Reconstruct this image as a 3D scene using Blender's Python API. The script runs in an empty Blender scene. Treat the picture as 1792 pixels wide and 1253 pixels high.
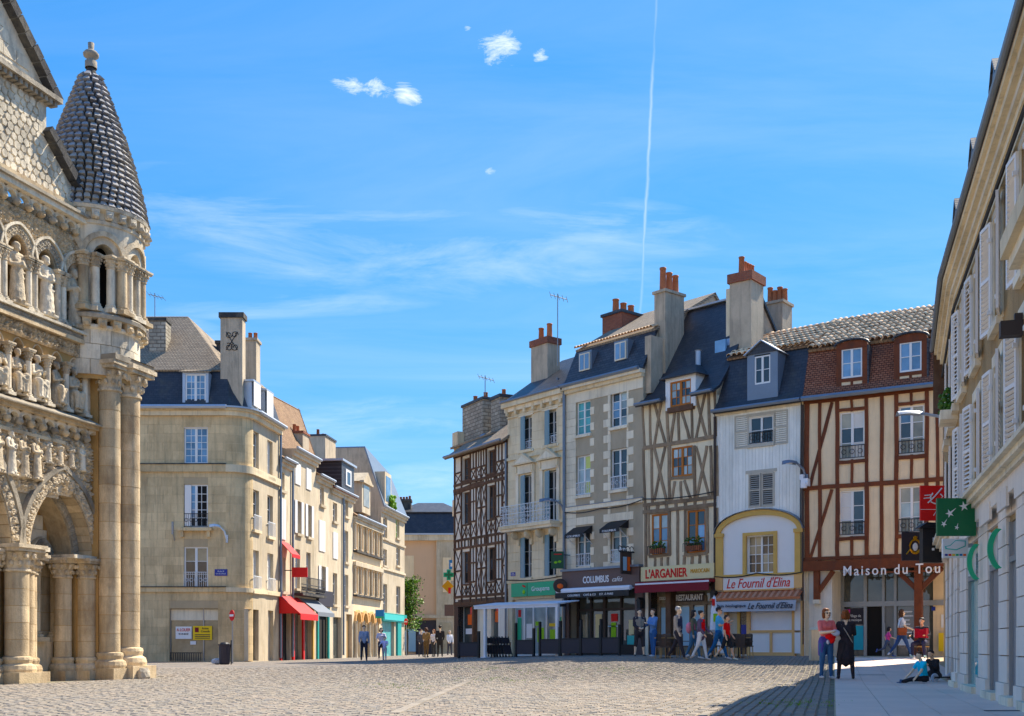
import bpy, bmesh, math, random
from mathutils import Vector, Matrix, noise
random.seed(7)
SC = bpy.context.scene
COL = SC.collection
R = math.radians
# ------------------------------------------------------------------ camera
CAMH, FPX, CX, CY = 0.85, 2000.0, 896.0, 1130.0     # camera height; focal length and principal point in photograph pixels
cam_d = bpy.data.cameras.new('camera'); cam = bpy.data.objects.new('camera', cam_d); COL.objects.link(cam)
cam.location = (0, 0, CAMH); cam.rotation_euler = (R(90), 0, 0)
cam_d.sensor_width = 36; cam_d.lens = 36*FPX/1792
cam_d.shift_y = (CY-626.5)/1792; cam_d.clip_end = 3000; cam_d.clip_start = 0.05
SC.camera = cam
# ------------------------------------------------------------------ sun and sky
SUN_AZ = Vector((0.70, 0.714)).normalized(); SUN_EL = R(49)
sun_d = bpy.data.lights.new('sun', 'SUN'); sun_d.energy = 3.0; sun_d.angle = R(0.5); sun_d.color = (1, 0.90, 0.74)
sun = bpy.data.objects.new('sun', sun_d); COL.objects.link(sun)
sv = Vector((SUN_AZ.x*math.cos(SUN_EL), SUN_AZ.y*math.cos(SUN_EL), math.sin(SUN_EL)))
sun.rotation_euler = sv.to_track_quat('Z', 'Y').to_euler(); sun.location = sv*60
SC.view_settings.view_transform = 'Standard'; SC.view_settings.look = 'None'
SC.view_settings.gamma = 1; SC.view_settings.exposure = 1.70; SC.view_settings.use_curve_mapping = False
W = bpy.data.worlds.new('World'); SC.world = W; W.use_nodes = True

class NT:                                             # small node-tree helper
    def __init__(s, tree): s.t = tree; tree.nodes.clear()
    def n(s, typ, ins=None, **kw):
        nd = s.t.nodes.new(typ)
        for k, v in kw.items(): setattr(nd, k, v)
        for k, v in (ins or {}).items():
            sk = nd.inputs[k]
            if isinstance(v, tuple) and len(v) == 2 and hasattr(v[0], 'outputs'): s.t.links.new(v[0].outputs[v[1]], sk)
            elif hasattr(v, 'outputs'): s.t.links.new(v.outputs[0], sk)
            else: sk.default_value = v
        return nd
    def m(s, op, a, b=0.0, c=0.0, clamp=False): return s.n('ShaderNodeMath', {0: a, 1: b, 2: c}, operation=op, use_clamp=clamp)
    def v(s, op, a, b=(0, 0, 0)): return s.n('ShaderNodeVectorMath', {0: a, 1: b}, operation=op)
    def ramp(s, f, p0, p1, c0=(0, 0, 0, 1), c1=(1, 1, 1, 1)):
        nd = s.n('ShaderNodeValToRGB', {0: f}); e = nd.color_ramp.elements
        e[0].position = p0; e[1].position = p1; e[0].color = c0; e[1].color = c1; return nd
    def mix(s, f, a, b, bt='MIX'):
        return s.n('ShaderNodeMix', {0: f, 6: a, 7: b}, data_type='RGBA', blend_type=bt)

def mixout(n): return (n, 2)
def build_world():
    T = NT(W.node_tree)
    sky = T.n('ShaderNodeTexSky', sky_type='NISHITA', sun_disc=False, sun_elevation=SUN_EL,
              sun_rotation=math.atan2(SUN_AZ.x, SUN_AZ.y), air_density=0.6, dust_density=0.0, ozone_density=3.0, altitude=100)
    tc = T.n('ShaderNodeTexCoord'); d = (tc, 'Generated')
    sp = T.n('ShaderNodeSeparateXYZ', {0: d})
    yy = T.m('MAXIMUM', (sp, 1), 0.02)
    a = T.m('DIVIDE', (sp, 0), yy); b = T.m('DIVIDE', (sp, 2), yy)          # direction tangents: real bearing and height in the sky
    zz = T.m('MAXIMUM', (sp, 2), 0.03)
    lay = T.n('ShaderNodeCombineXYZ', {0: T.m('DIVIDE', (sp, 0), zz), 1: T.m('DIVIDE', (sp, 1), zz), 2: 0.0})   # high flat cloud layer
    front = T.m('GREATER_THAN', (sp, 1), 0.05)
    # thin cirrus sheet, streaked
    mp = T.n('ShaderNodeMapping', {0: (lay, 0), 'Rotation': (0, 0, R(24)), 'Scale': (0.55, 1.5, 1)})
    n1 = T.n('ShaderNodeTexNoise', {'Vector': mp, 'Scale': 1.1, 'Detail': 8.0, 'Roughness': 0.62, 'Distortion': 0.7})
    n2 = T.n('ShaderNodeTexNoise', {'Vector': (lay, 0), 'Scale': 0.35, 'Detail': 2.0})
    cir = T.m('MULTIPLY', T.ramp((n1, 0), 0.36, 0.86), T.ramp((n2, 0), 0.30, 0.62))
    def ell(cx, cy, rx, ry, rot=0.0):
        dx = T.m('SUBTRACT', a, (cx-CX)/FPX); dy = T.m('SUBTRACT', b, (CY-cy)/FPX)
        c, s_ = math.cos(rot), math.sin(rot)
        u = T.m('ADD', T.m('MULTIPLY', dx, c), T.m('MULTIPLY', dy, s_)); w = T.m('SUBTRACT', T.m('MULTIPLY', dy, c), T.m('MULTIPLY', dx, s_))
        u = T.m('DIVIDE', u, rx/FPX); w = T.m('DIVIDE', w, ry/FPX)
        r = T.m('ADD', T.m('MULTIPLY', u, u), T.m('MULTIPLY', w, w))
        return T.m('MULTIPLY', T.m('SUBTRACT', 1.0, r, clamp=True), front)
    ab = T.n('ShaderNodeCombineXYZ', {0: a, 1: b})
    mp3 = T.n('ShaderNodeMapping', {0: (ab, 0), 'Rotation': (0, 0, R(24)), 'Scale': (20, 46, 1)})
    n3 = T.n('ShaderNodeTexNoise', {'Vector': mp3, 'Scale': 1.35, 'Detail': 8.0, 'Roughness': 0.74, 'Distortion': 0.6})
    mp4 = T.n('ShaderNodeMapping', {0: (ab, 0), 'Rotation': (0, 0, R(14)), 'Scale': (3.2, 15, 1)})
    n4 = T.n('ShaderNodeTexNoise', {'Vector': mp4, 'Scale': 1.6, 'Detail': 8.0, 'Roughness': 0.65, 'Distortion': 0.5})
    streak = T.ramp((n4, 0), 0.40, 0.78)
    fl = None
    for e in ((640, 152, 78, 30, -0.2), (712, 166, 40, 30, -0.7), (876, 78, 52, 56, -0.6), (858, 299, 20, 12, 0.2), (948, 94, 26, 18, 0.5), (820, 48, 14, 12, 0)):
        x = ell(*e); fl = x if fl is None else T.m('MAXIMUM', fl, x)
    puff = T.ramp(T.m('SUBTRACT', (n3, 0), T.m('MULTIPLY', T.m('SUBTRACT', 1.0, fl), 0.36)), 0.36, 0.72)
    sh = None
    for e in ((470, 400, 330, 110, -0.25), (760, 440, 520, 90, -0.12), (300, 580, 220, 40, -0.3), (650, 735, 260, 44, 0.05), (470, 535, 330, 26, 0.02), (1080, 400, 240, 60, -0.1), (760, 840, 260, 40, 0.15)):
        x = ell(*e); sh = x if sh is None else T.m('MAXIMUM', sh, x)
    sheet = T.m('MULTIPLY', T.m('POWER', sh, 0.7), streak)
    # condensation trail: a thin wavering line
    n5 = T.n('ShaderNodeTexNoise', {'Vector': ab, 'Scale': 46.0, 'Detail': 3.0})
    n6 = T.n('ShaderNodeTexNoise', {'Vector': ab, 'Scale': 9.0, 'Detail': 2.0})
    lx = T.m('MULTIPLY_ADD', b, (1150-1122)/(537.0)*0.98, (1122-CX)/FPX - (CY-537)/FPX*(28/537.0))
    lx = T.m('ADD', lx, T.m('MULTIPLY', T.m('SUBTRACT', (n5, 0), 0.5), 0.0028))
    dist = T.m('ABSOLUTE', T.m('SUBTRACT', a, lx))
    wid = T.m('MULTIPLY_ADD', T.m('SUBTRACT', b, 0.30, clamp=True), 0.001, 0.0024)
    trail = T.m('SUBTRACT', 1.0, T.m('DIVIDE', dist, wid), clamp=True)
    dens = T.m('SUBTRACT', 1.0, T.m('MULTIPLY', T.m('ABSOLUTE', T.m('SUBTRACT', b, 0.425)), 5.0), clamp=True)
    dens = T.m('MULTIPLY_ADD', dens, 0.70, 0.30)
    dens = T.m('MULTIPLY', dens, T.ramp((n6, 0), 0.18, 0.55))
    trail = T.m('MULTIPLY', T.m('MULTIPLY', trail, dens), T.m('MULTIPLY', front, T.m('GREATER_THAN', b, 0.25)))
    cl = T.m('MAXIMUM', T.m('MULTIPLY', cir, 0.20), T.m('MAXIMUM', T.m('MULTIPLY', puff, 0.9), T.m('MAXIMUM', T.m('MULTIPLY', sheet, 0.34), T.m('MULTIPLY', T.m('POWER', trail, 1.4), 0.36))), clamp=True)
    sr = T.n('ShaderNodeSeparateColor', {0: (sky, 0)})
    pw = lambda i, k, p: T.m('MULTIPLY', T.m('POWER', (sr, i), p), k)      # photographic response of the sky, the same over the whole dome
    sc_ = T.n('ShaderNodeCombineColor', {0: pw(0, 0.26, 1.32), 1: pw(1, 0.87, 0.62), 2: pw(2, 2.05, 0.30)})
    base = T.mix(cl, (sc_, 0), (4.3, 4.4, 4.6, 1))
    T.n('ShaderNodeOutputWorld', {0: T.n('ShaderNodeBackground', {0: mixout(base), 1: SKY_STRENGTH})})
SKY_STRENGTH = 0.105
build_world()

# ------------------------------------------------------------------ pixel rays, ground height
def smooth(t): t = max(0.0, min(1.0, t)); return t*t*(3-2*t)
def gz(X, Y): return 0.45*smooth((Y-24)/20)*smooth((X+12)/18)
def ray(x): return (x-CX)/FPX
def zat(y, Y): return CAMH+(CY-y)*Y/FPX
def on_ground(x, y):                                  # where the sight line through a pixel meets the square
    r = ray(x); Y = 10.0
    while Y < 140 and zat(y, Y) > gz(r*Y, Y): Y += 0.05
    return (r*Y, Y)

# ------------------------------------------------------------------ mesh helpers
def link(o, parent=None, loc=None, rot=None, scale=None):
    COL.objects.link(o)
    if parent is not None: o.parent = parent
    if loc is not None: o.location = loc
    if rot is not None: o.rotation_euler = rot
    if scale is not None: o.scale = scale
    return o
class MB:
    def __init__(s): s.v = []; s.f = []; s.mi = []; s.cur = 0
    def add(s, vs, fs):
        k = len(s.v); s.v += [tuple(p) for p in vs]
        for f in fs: s.f.append([i+k for i in f]); s.mi.append(s.cur)
        return s
    def box(s, x0, x1, y0, y1, z0, z1):
        return s.add([(x0,y0,z0),(x1,y0,z0),(x1,y1,z0),(x0,y1,z0),(x0,y0,z1),(x1,y0,z1),(x1,y1,z1),(x0,y1,z1)],
                     [(0,3,2,1),(4,5,6,7),(0,1,5,4),(1,2,6,5),(2,3,7,6),(3,0,4,7)])
    def prism(s, pts, y0, y1, back=True):             # polygon in the x-z plane, counter-clockwise seen from -y, extruded from y0 (front) to y1
        n = len(pts)
        vs = [(x, y0, z) for x, z in pts]+[(x, y1, z) for x, z in pts]
        fs = [tuple(range(n))]+([tuple(range(2*n-1, n-1, -1))] if back else [])
        for i in range(n): j = (i+1) % n; fs.append((i, i+n, j+n, j))
        return s.add(vs, fs)
    def slab(s, pts, t):                              # planar polygon thickened by t along its normal (downwards)
        P = [Vector(p) for p in pts]; nrm = Vector((0, 0, 0)); n = len(P)
        for i in range(n): nrm += (P[i]).cross(P[(i+1) % n])
        nrm.normalize(); Q = [p-nrm*t for p in P]
        fs = [tuple(range(n)), tuple(range(2*n-1, n-1, -1))]
        for i in range(n): j = (i+1) % n; fs.append((i, i+n, j+n, j))
        return s.add(P+Q, fs)
    def tube(s, pts, r, n=6, cap=True):
        P = [Vector(p) for p in pts]; rs = r if isinstance(r, (list, tuple)) else [r]*len(P)
        rings = []; up = Vector((0, 0, 1))
        for i, p in enumerate(P):
            t = (P[min(i+1, len(P)-1)]-P[max(i-1, 0)])
            if t.length < 1e-9: t = Vector((0, 0, 1))
            t.normalize(); a = t.cross(up)
            if a.length < 0.05: a = t.cross(Vector((0, 1, 0)))
            a.normalize(); b = t.cross(a)
            rings.append([p+(a*math.cos(2*math.pi*k/n)+b*math.sin(2*math.pi*k/n))*rs[i] for k in range(n)])
        fs = []
        for i in range(len(P)-1):
            for k in range(n): k2 = (k+1) % n; fs.append((i*n+k, i*n+k2, (i+1)*n+k2, (i+1)*n+k))
        if cap: fs.append(tuple(range(n-1, -1, -1))); fs.append(tuple((len(P)-1)*n+k for k in range(n)))
        return s.add([p for rg in rings for p in rg], fs)
    def lathe(s, prof, n=16, c=(0, 0, 0), a0=0.0, a1=2*math.pi):
        full = abs(a1-a0-2*math.pi) < 1e-6; m = n if full else n+1
        vs = [(c[0]+r*math.cos(a0+(a1-a0)*k/n), c[1]+r*math.sin(a0+(a1-a0)*k/n), c[2]+z) for r, z in prof for k in range(m)]
        fs = []
        for i in range(len(prof)-1):
            for k in range(n):
                k2 = (k+1) % m; fs.append((i*m+k, i*m+k2, (i+1)*m+k2, (i+1)*m+k))
        return s.add(vs, fs)
    def grid(s, fn, nu, nv):
        vs = [fn(i/nu, j/nv) for j in range(nv+1) for i in range(nu+1)]
        fs = [(j*(nu+1)+i, j*(nu+1)+i+1, (j+1)*(nu+1)+i+1, (j+1)*(nu+1)+i) for j in range(nv) for i in range(nu)]
        return s.add(vs, fs)
    def blob(s, c, r, sub=1, sc=(1, 1, 1), jit=0.0):
        bm = bmesh.new(); bmesh.ops.create_icosphere(bm, subdivisions=sub, radius=1)
        bm.verts.ensure_lookup_table()
        vs = []
        for q in bm.verts:
            k = r*(1+jit*(random.random()-0.5)); vs.append((c[0]+q.co.x*k*sc[0], c[1]+q.co.y*k*sc[1], c[2]+q.co.z*k*sc[2]))
        s.add(vs, [[x.index for x in f.verts] for f in bm.faces]); bm.free(); return s
    def mesh(s, name, mats, smooth=False):
        me = bpy.data.meshes.new(name); me.from_pydata(s.v, [], s.f)
        ml = mats if isinstance(mats, (list, tuple)) else [mats]
        for m in ml: me.materials.append(M[m] if isinstance(m, str) else m)
        if len(ml) > 1: me.polygons.foreach_set('material_index', s.mi)
        if smooth: me.polygons.foreach_set('use_smooth', [True]*len(me.polygons))
        me.update(); return me
    def build(s, name, mats, parent=None, loc=None, rot=None, smooth=False):
        return link(bpy.data.objects.new(name, s.mesh(name, mats, smooth)), parent, loc, rot)
def put(name, mesh, parent=None, loc=None, rot=None, scale=None):
    return link(bpy.data.objects.new(name, mesh), parent, loc, rot, scale)
def tag(o, label, cat, group=None):
    o['label'] = label; o['category'] = cat
    if group: o['group'] = group
    return o
def structure(o): o['kind'] = 'structure'; return o
def stuff(o): o['kind'] = 'stuff'; return o
def thing(name, label, cat, loc=(0, 0, 0), rz=0.0, group=None):
    return tag(link(bpy.data.objects.new(name, None), None, loc, (0, 0, rz)), label, cat, group)
_UC = {}
def unit_cube(m):
    if m not in _UC:
        b = 0.04; mb = MB().box(-.5, .5, -.5, .5, -.5, .5); _UC[m] = mb.mesh('block', m)
    return _UC[m]
def cube(name, parent, m, u0, u1, n0, n1, z0, z1, ry=0.0):   # n = distance out from the facade plane
    return put(name, unit_cube(m), parent, ((u0+u1)/2, -(n0+n1)/2, (z0+z1)/2), (0, ry, 0), (abs(u1-u0), abs(n1-n0), abs(z1-z0)))
_BM = {}
def beam_mesh(m):                                     # hewn timbers: four slightly crooked variants
    if m not in _BM:
        _BM[m] = []
        for k in range(4):
            mb = MB(); n = 6; vs = []; rnd = random.Random(k*7+3); dz = 0
            for i in range(n+1):
                x = -.5+i/n; dz = .10*math.sin(i*1.1+k*2)*rnd.uniform(.4, 1); w0, w1 = .5*rnd.uniform(.86, 1.08), .5*rnd.uniform(.86, 1.08)
                vs += [(x, -.5, dz-w0), (x, .5, dz-w0), (x, .5, dz+w1), (x, -.5, dz+w1)]
            fs = [(4*i+q, 4*(i+1)+q, 4*(i+1)+(q+1) % 4, 4*i+(q+1) % 4) for i in range(n) for q in range(4)]+[(0, 1, 2, 3), (4*n+3, 4*n+2, 4*n+1, 4*n)]
            _BM[m].append(mb.add(vs, fs).mesh('beam', m))
    return random.choice(_BM[m])
def beam(parent, m, a, b, w, n0, n1, name='beam'):
    du, dz = b[0]-a[0], b[1]-a[1]; L = math.hypot(du, dz); ang = math.atan2(dz, du)
    return put(name, beam_mesh(m) if name == 'beam' else unit_cube(m), parent, ((a[0]+b[0])/2, -(n0+n1)/2, (a[1]+b[1])/2), (0, -ang, 0), (L, abs(n1-n0), w))
def text_mesh(body, m, width=None, height=None, shear=0.0, depth=0.01, space=1.0, bold=0.0):
    cu = bpy.data.curves.new('lettering', 'FONT'); cu.body = body; cu.extrude = depth; cu.shear = shear
    cu.space_character = space; cu.offset = bold; cu.resolution_u = 3
    cu.align_x = 'CENTER'; cu.align_y = 'CENTER'
    o = bpy.data.objects.new('lettering', cu); COL.objects.link(o)
    dg = bpy.context.evaluated_depsgraph_get(); me = bpy.data.meshes.new_from_object(o.evaluated_get(dg))
    bpy.data.objects.remove(o)
    xs = [v.co.x for v in me.vertices]; ys = [v.co.y for v in me.vertices]
    sx = width/(max(xs)-min(xs)) if width else None; sy = height/(max(ys)-min(ys)) if height else None
    sx = sx or sy; sy = sy or sx; cx, cy = (max(xs)+min(xs))/2, (max(ys)+min(ys))/2
    for v in me.vertices: v.co = ((v.co.x-cx)*sx, -v.co.z, (v.co.y-cy)*sy)
    me.materials.clear(); me.materials.append(M[m]); me.name = 'lettering'; return me
def text(body, parent, m, u, n, z, width=None, height=None, name='lettering', rz=0.0, **kw):
    return put(name, text_mesh(body, m, width, height, **kw), parent, (u, -n, z), (0, 0, rz))

# ------------------------------------------------------------------ materials (position-based procedural)
M = {}
def rich(c, k=1.28): l = .3*c[0]+.55*c[1]+.15*c[2]; return tuple(max(.004, min(.88, l+(v-l)*k)) for v in c)
def material(name, col, rough=0.8, var=0.12, scale=1.5, bump=0.25, bscale=18.0, streak=0.0, stain=None, stain_amt=0.0, stain_scale=0.7,
             obj_var=0.0, metal=0.0, spec=0.35, coat=0.0):
    col = rich(col); stain = rich(stain) if stain else None
    m = bpy.data.materials.new(name); m.use_nodes = True; T = NT(m.node_tree); M[name] = m
    g = T.n('ShaderNodeNewGeometry'); pos = (g, 'Position')
    n1 = T.n('ShaderNodeTexNoise', {'Vector': pos, 'Scale': scale, 'Detail': 6.0, 'Roughness': 0.6})
    n2 = T.n('ShaderNodeTexNoise', {'Vector': pos, 'Scale': bscale, 'Detail': 4.0, 'Roughness': 0.65})
    f = T.m('ADD', T.m('MULTIPLY', T.m('SUBTRACT', (n1, 0), 0.5), 2.0), T.m('MULTIPLY', T.m('SUBTRACT', (n2, 0), 0.5), 0.9))
    k = T.m('MULTIPLY_ADD', f, var*1.3, 1.0)
    if obj_var:
        oi = T.n('ShaderNodeObjectInfo'); k = T.m('MULTIPLY', k, T.m('MULTIPLY_ADD', T.m('SUBTRACT', (oi, 'Random'), 0.5), obj_var*2, 1.0))
    c = T.v('SCALE', tuple(col)); T.t.links.new(k.outputs[0], c.inputs['Scale']); cc = (c, 0)
    if stain:
        n3 = T.n('ShaderNodeTexNoise', {'Vector': T.n('ShaderNodeMapping', {0: pos, 'Scale': (1, 1, 0.45)}), 'Scale': stain_scale, 'Detail': 7.0, 'Roughness': 0.7})
        cc = mixout(T.mix(T.m('MULTIPLY', T.ramp((n3, 0), 0.46, 0.70), stain_amt), cc, tuple(stain)+(1,)))
    if streak:
        n4 = T.n('ShaderNodeTexNoise', {'Vector': T.n('ShaderNodeMapping', {0: pos, 'Scale': (5, 5, 0.35)}), 'Scale': 1.2, 'Detail': 5.0, 'Roughness': 0.7})
        cc = mixout(T.mix(T.m('MULTIPLY', T.ramp((n4, 0), 0.5, 0.75), streak), cc, (0.06, 0.055, 0.05, 1)))
    bp = T.n('ShaderNodeBump', {'Strength': bump, 'Distance': 0.03, 'Height': (n2, 0)})
    rr = T.m('MULTIPLY_ADD', T.m('SUBTRACT', (n2, 0), 0.5), 0.25, rough, clamp=True)
    p = T.n('ShaderNodeBsdfPrincipled', {'Base Color': cc, 'Roughness': rr, 'Metallic': metal, 'Specular IOR Level': spec, 'Coat Weight': coat, 'Normal': bp})
    T.n('ShaderNodeOutputMaterial', {0: p}); return m
def tiled(name, col, col2, bw, bh, mortar=(0.02, 0.02, 0.02), rough=0.6, msize=0.02, bump=0.5, moss=None, var=0.3, spec=0.4, axis=None, squash=1.0):
    """shingles or courses too small to build one by one: brick pattern in the surface's own u and height"""
    m = bpy.data.materials.new(name); m.use_nodes = True; T = NT(m.node_tree); M[name] = m
    tc = T.n('ShaderNodeTexCoord'); pos = (tc, 'Object')
    sp = T.n('ShaderNodeSeparateXYZ', {0: pos})
    vec = T.n('ShaderNodeCombineXYZ', {0: T.m('ADD', (sp, 0), (sp, 1)) if axis == 'xy' else (sp, 0), 1: (sp, 2), 2: 0.0})
    br = T.n('ShaderNodeTexBrick', {'Vector': vec, 'Color1': tuple(col)+(1,), 'Color2': tuple(col2)+(1,), 'Mortar': tuple(mortar)+(1,), 'Scale': 1.0,
                                     'Mortar Size': msize, 'Mortar Smooth': 0.3, 'Brick Width': bw, 'Row Height': bh, 'Bias': 0.0})
    g = T.n('ShaderNodeNewGeometry')
    n1 = T.n('ShaderNodeTexNoise', {'Vector': (g, 'Position'), 'Scale': 0.9, 'Detail': 6.0, 'Roughness': 0.65})
    n2 = T.n('ShaderNodeTexNoise', {'Vector': (g, 'Position'), 'Scale': 9.0, 'Detail': 4.0, 'Roughness': 0.65})
    k = T.m('MULTIPLY_ADD', T.m('ADD', T.m('SUBTRACT', (n1, 0), 0.5), T.m('MULTIPLY', T.m('SUBTRACT', (n2, 0), 0.5), 0.8)), var*2.4, 1.0)
    c = T.v('SCALE', (br, 0)); T.t.links.new(k.outputs[0], c.inputs['Scale']); cc = (c, 0)
    if moss: cc = mixout(T.mix(T.m('MULTIPLY', T.ramp((n1, 0), 0.55, 0.78), 0.7), cc, tuple(moss)+(1,)))
    h = T.m('SUBTRACT', T.m('MULTIPLY', (n2, 0), 0.3), (br, 1))
    bp = T.n('ShaderNodeBump', {'Strength': bump, 'Distance': 0.02, 'Height': h})
    p = T.n('ShaderNodeBsdfPrincipled', {'Base Color': cc, 'Roughness': rough, 'Specular IOR Level': spec, 'Normal': bp})
    T.n('ShaderNodeOutputMaterial', {0: p}); return m
def glass(name, col, rough=0.03, ior=1.6, wave=0.02):
    m = bpy.data.materials.new(name); m.use_nodes = True; T = NT(m.node_tree); M[name] = m
    g = T.n('ShaderNodeNewGeometry'); oi = T.n('ShaderNodeObjectInfo')
    n1 = T.n('ShaderNodeTexNoise', {'Vector': (g, 'Position'), 'Scale': 1.6, 'Detail': 3.0})
    k = T.m('MULTIPLY_ADD', T.m('SUBTRACT', (oi, 'Random'), 0.5), 0.7, T.m('MULTIPLY_ADD', (n1, 0), 1.2, 0.4))
    c = T.v('SCALE', tuple(col)); T.t.links.new(k.outputs[0], c.inputs['Scale'])
    bp = T.n('ShaderNodeBump', {'Strength': 0.12, 'Distance': wave, 'Height': (n1, 0)})
    p = T.n('ShaderNodeBsdfPrincipled', {'Base Color': (c, 0), 'Roughness': rough, 'IOR': ior, 'Specular IOR Level': 0.5, 'Normal': bp})
    T.n('ShaderNodeOutputMaterial', {0: p}); return m
def plain(name, col, rough=0.6, spec=0.4, metal=0.0, var=0.06): return material(name, col, rough, var, 3.0, 0.08, 25.0, spec=spec, metal=metal)

material('church_stone', (0.60, 0.49, 0.345), 0.9, 0.26, 2.2, 0.6, 26, streak=0.42, stain=(0.22, 0.14, 0.08), stain_amt=0.75, stain_scale=1.3, obj_var=0.20)
material('church_pale', (0.72, 0.645, 0.52), 0.9, 0.20, 2.2, 0.6, 24, streak=0.36, stain=(0.13, 0.115, 0.10), stain_amt=0.75, stain_scale=1.7, obj_var=0.15)
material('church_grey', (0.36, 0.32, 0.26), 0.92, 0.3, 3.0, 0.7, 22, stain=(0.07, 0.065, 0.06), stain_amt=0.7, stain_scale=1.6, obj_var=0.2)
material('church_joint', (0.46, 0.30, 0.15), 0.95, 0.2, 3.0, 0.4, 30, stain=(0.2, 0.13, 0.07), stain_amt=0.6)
material('church_carved', (0.68, 0.58, 0.44), 0.92, 0.3, 4.0, 0.9, 34, streak=0.3, stain=(0.15, 0.12, 0.09), stain_amt=0.85, stain_scale=2.4, obj_var=0.1)
material('scale_stone', (0.27, 0.27, 0.28), 0.9, 0.35, 4.0, 0.7, 30, stain=(0.50, 0.46, 0.38), stain_amt=0.7, stain_scale=1.5, obj_var=0.3)
material('soot_stone', (0.045, 0.044, 0.045), 0.95, 0.35, 3.0, 0.6, 20, stain=(0.22, 0.20, 0.16), stain_amt=0.6, stain_scale=1.8)
material('ashlar', (0.70, 0.555, 0.36), 0.88, 0.2, 1.2, 0.35, 20, streak=0.42, stain=(0.26, 0.18, 0.10), stain_amt=0.6, stain_scale=0.55, obj_var=0.11)
material('ashlar_joint', (0.48, 0.39, 0.27), 0.95, 0.15, 1.2, 0.3, 20, streak=0.2)
material('cream_stone', (0.78, 0.67, 0.49), 0.85, 0.10, 1.0, 0.2, 16, streak=0.34, stain=(0.36, 0.28, 0.17), stain_amt=0.5, stain_scale=0.5, obj_var=0.07)
material('street_stone', (0.62, 0.535, 0.41), 0.85, 0.16, 1.0, 0.25, 16, streak=0.42, stain=(0.30, 0.23, 0.14), stain_amt=0.6, stain_scale=0.6, obj_var=0.12)  # copy of cream_stone with a darker colour to offset sunlight on the street
material('pale_stone', (0.84, 0.76, 0.61), 0.85, 0.09, 1.2, 0.2, 16, streak=0.30, stain=(0.36, 0.31, 0.23), stain_amt=0.5, stain_scale=0.7, obj_var=0.08)
material('white_stone', (0.87, 0.77, 0.67), 0.8, 0.08, 1.2, 0.15, 16, streak=0.14, stain=(0.55, 0.52, 0.46), stain_amt=0.3, obj_var=0.05)
material('render_brown', (0.44, 0.38, 0.29), 0.92, 0.12, 1.5, 0.35, 40, streak=0.1, stain=(0.20, 0.17, 0.12), stain_amt=0.4)
material('render_rough', (0.40, 0.29, 0.17), 0.95, 0.30, 1.6, 0.7, 26, streak=0.2, stain=(0.12, 0.09, 0.055), stain_amt=0.6)
material('render_pink', (0.66, 0.47, 0.33), 0.9, 0.06, 0.6, 0.15, 30, streak=0.06)
material('plaster_white', (0.84, 0.79, 0.69), 0.88, 0.10, 2.0, 0.3, 25, streak=0.2, stain=(0.5, 0.46, 0.38), stain_amt=0.3)
material('plaster_cream', (0.82, 0.72, 0.54), 0.88, 0.12, 2.0, 0.3, 25, streak=0.28, stain=(0.52, 0.45, 0.34), stain_amt=0.35)
material('plaster_tan', (0.86, 0.69, 0.49), 0.88, 0.10, 1.6, 0.3, 25, streak=0.2, stain=(0.52, 0.39, 0.24), stain_amt=0.3)
material('paint_white', (0.80, 0.80, 0.78), 0.5, 0.04, 2.0, 0.06, 25, stain=(0.6, 0.6, 0.58), stain_amt=0.15)
material('shutter_white', (0.83, 0.80, 0.76), 0.5, 0.05, 2.0, 0.06, 25, stain=(0.55, 0.56, 0.58), stain_amt=0.25, obj_var=0.05)
material('shutter_blue', (0.22, 0.33, 0.38), 0.5, 0.08, 3.0, 0.08, 25)
material('shutter_grey', (0.50, 0.47, 0.40), 0.7, 0.15, 3.0, 0.2, 25, streak=0.2)
material('slat_grey', (0.36, 0.34, 0.30), 0.75, 0.15, 3.0, 0.2, 25)
material('board_pale', (0.86, 0.86, 0.80), 0.65, 0.10, 1.2, 0.2, 22, streak=0.22, stain=(0.45, 0.44, 0.38), stain_amt=0.35, obj_var=0.06)
material('timber_dark', (0.10, 0.056, 0.036), 0.8, 0.4, 4.0, 0.7, 34, stain=(0.20, 0.14, 0.10), stain_amt=0.45, stain_scale=2.5, obj_var=0.3)
material('timber_grey', (0.26, 0.195, 0.135), 0.85, 0.4, 4.0, 0.7, 34, streak=0.4, stain=(0.40, 0.33, 0.25), stain_amt=0.5, stain_scale=2.5, obj_var=0.28)
material('timber_red', (0.15, 0.047, 0.021), 0.6, 0.3, 4.0, 0.5, 30, streak=0.3, stain=(0.07, 0.025, 0.013), stain_amt=0.6, stain_scale=2.2, obj_var=0.24)
material('wood_orange', (0.42, 0.16, 0.04), 0.5, 0.15, 4.0, 0.15, 26)
material('zinc', (0.20, 0.23, 0.27), 0.42, 0.12, 2.0, 0.12, 14, spec=0.5, metal=0.35)
material('zinc_light', (0.45, 0.49, 0.54), 0.4, 0.12, 2.0, 0.12, 14, spec=0.5, metal=0.3)
tiled('slate', (0.036, 0.037, 0.043), (0.066, 0.066, 0.072), 0.24, 0.13, (0.010, 0.011, 0.014), 0.45, 0.012, 0.5, var=0.35, spec=0.45)
tiled('slate_flat', (0.036, 0.037, 0.044), (0.052, 0.053, 0.060), 0.24, 0.13, (0.018, 0.020, 0.026), 0.42, 0.008, 0.25, moss=(0.10, 0.085, 0.05), var=0.4)
tiled('tile_red', (0.33, 0.105, 0.05), (0.43, 0.165, 0.085), 0.17, 0.09, (0.06, 0.022, 0.014), 0.8, 0.014, 0.6, moss=(0.09, 0.05, 0.035), var=0.4, spec=0.25)
tiled('tile_brown', (0.26, 0.155, 0.085), (0.34, 0.21, 0.12), 0.17, 0.11, (0.12, 0.075, 0.045), 0.85, 0.015, 0.6, moss=(0.30, 0.20, 0.09), var=0.35, spec=0.2)
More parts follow.
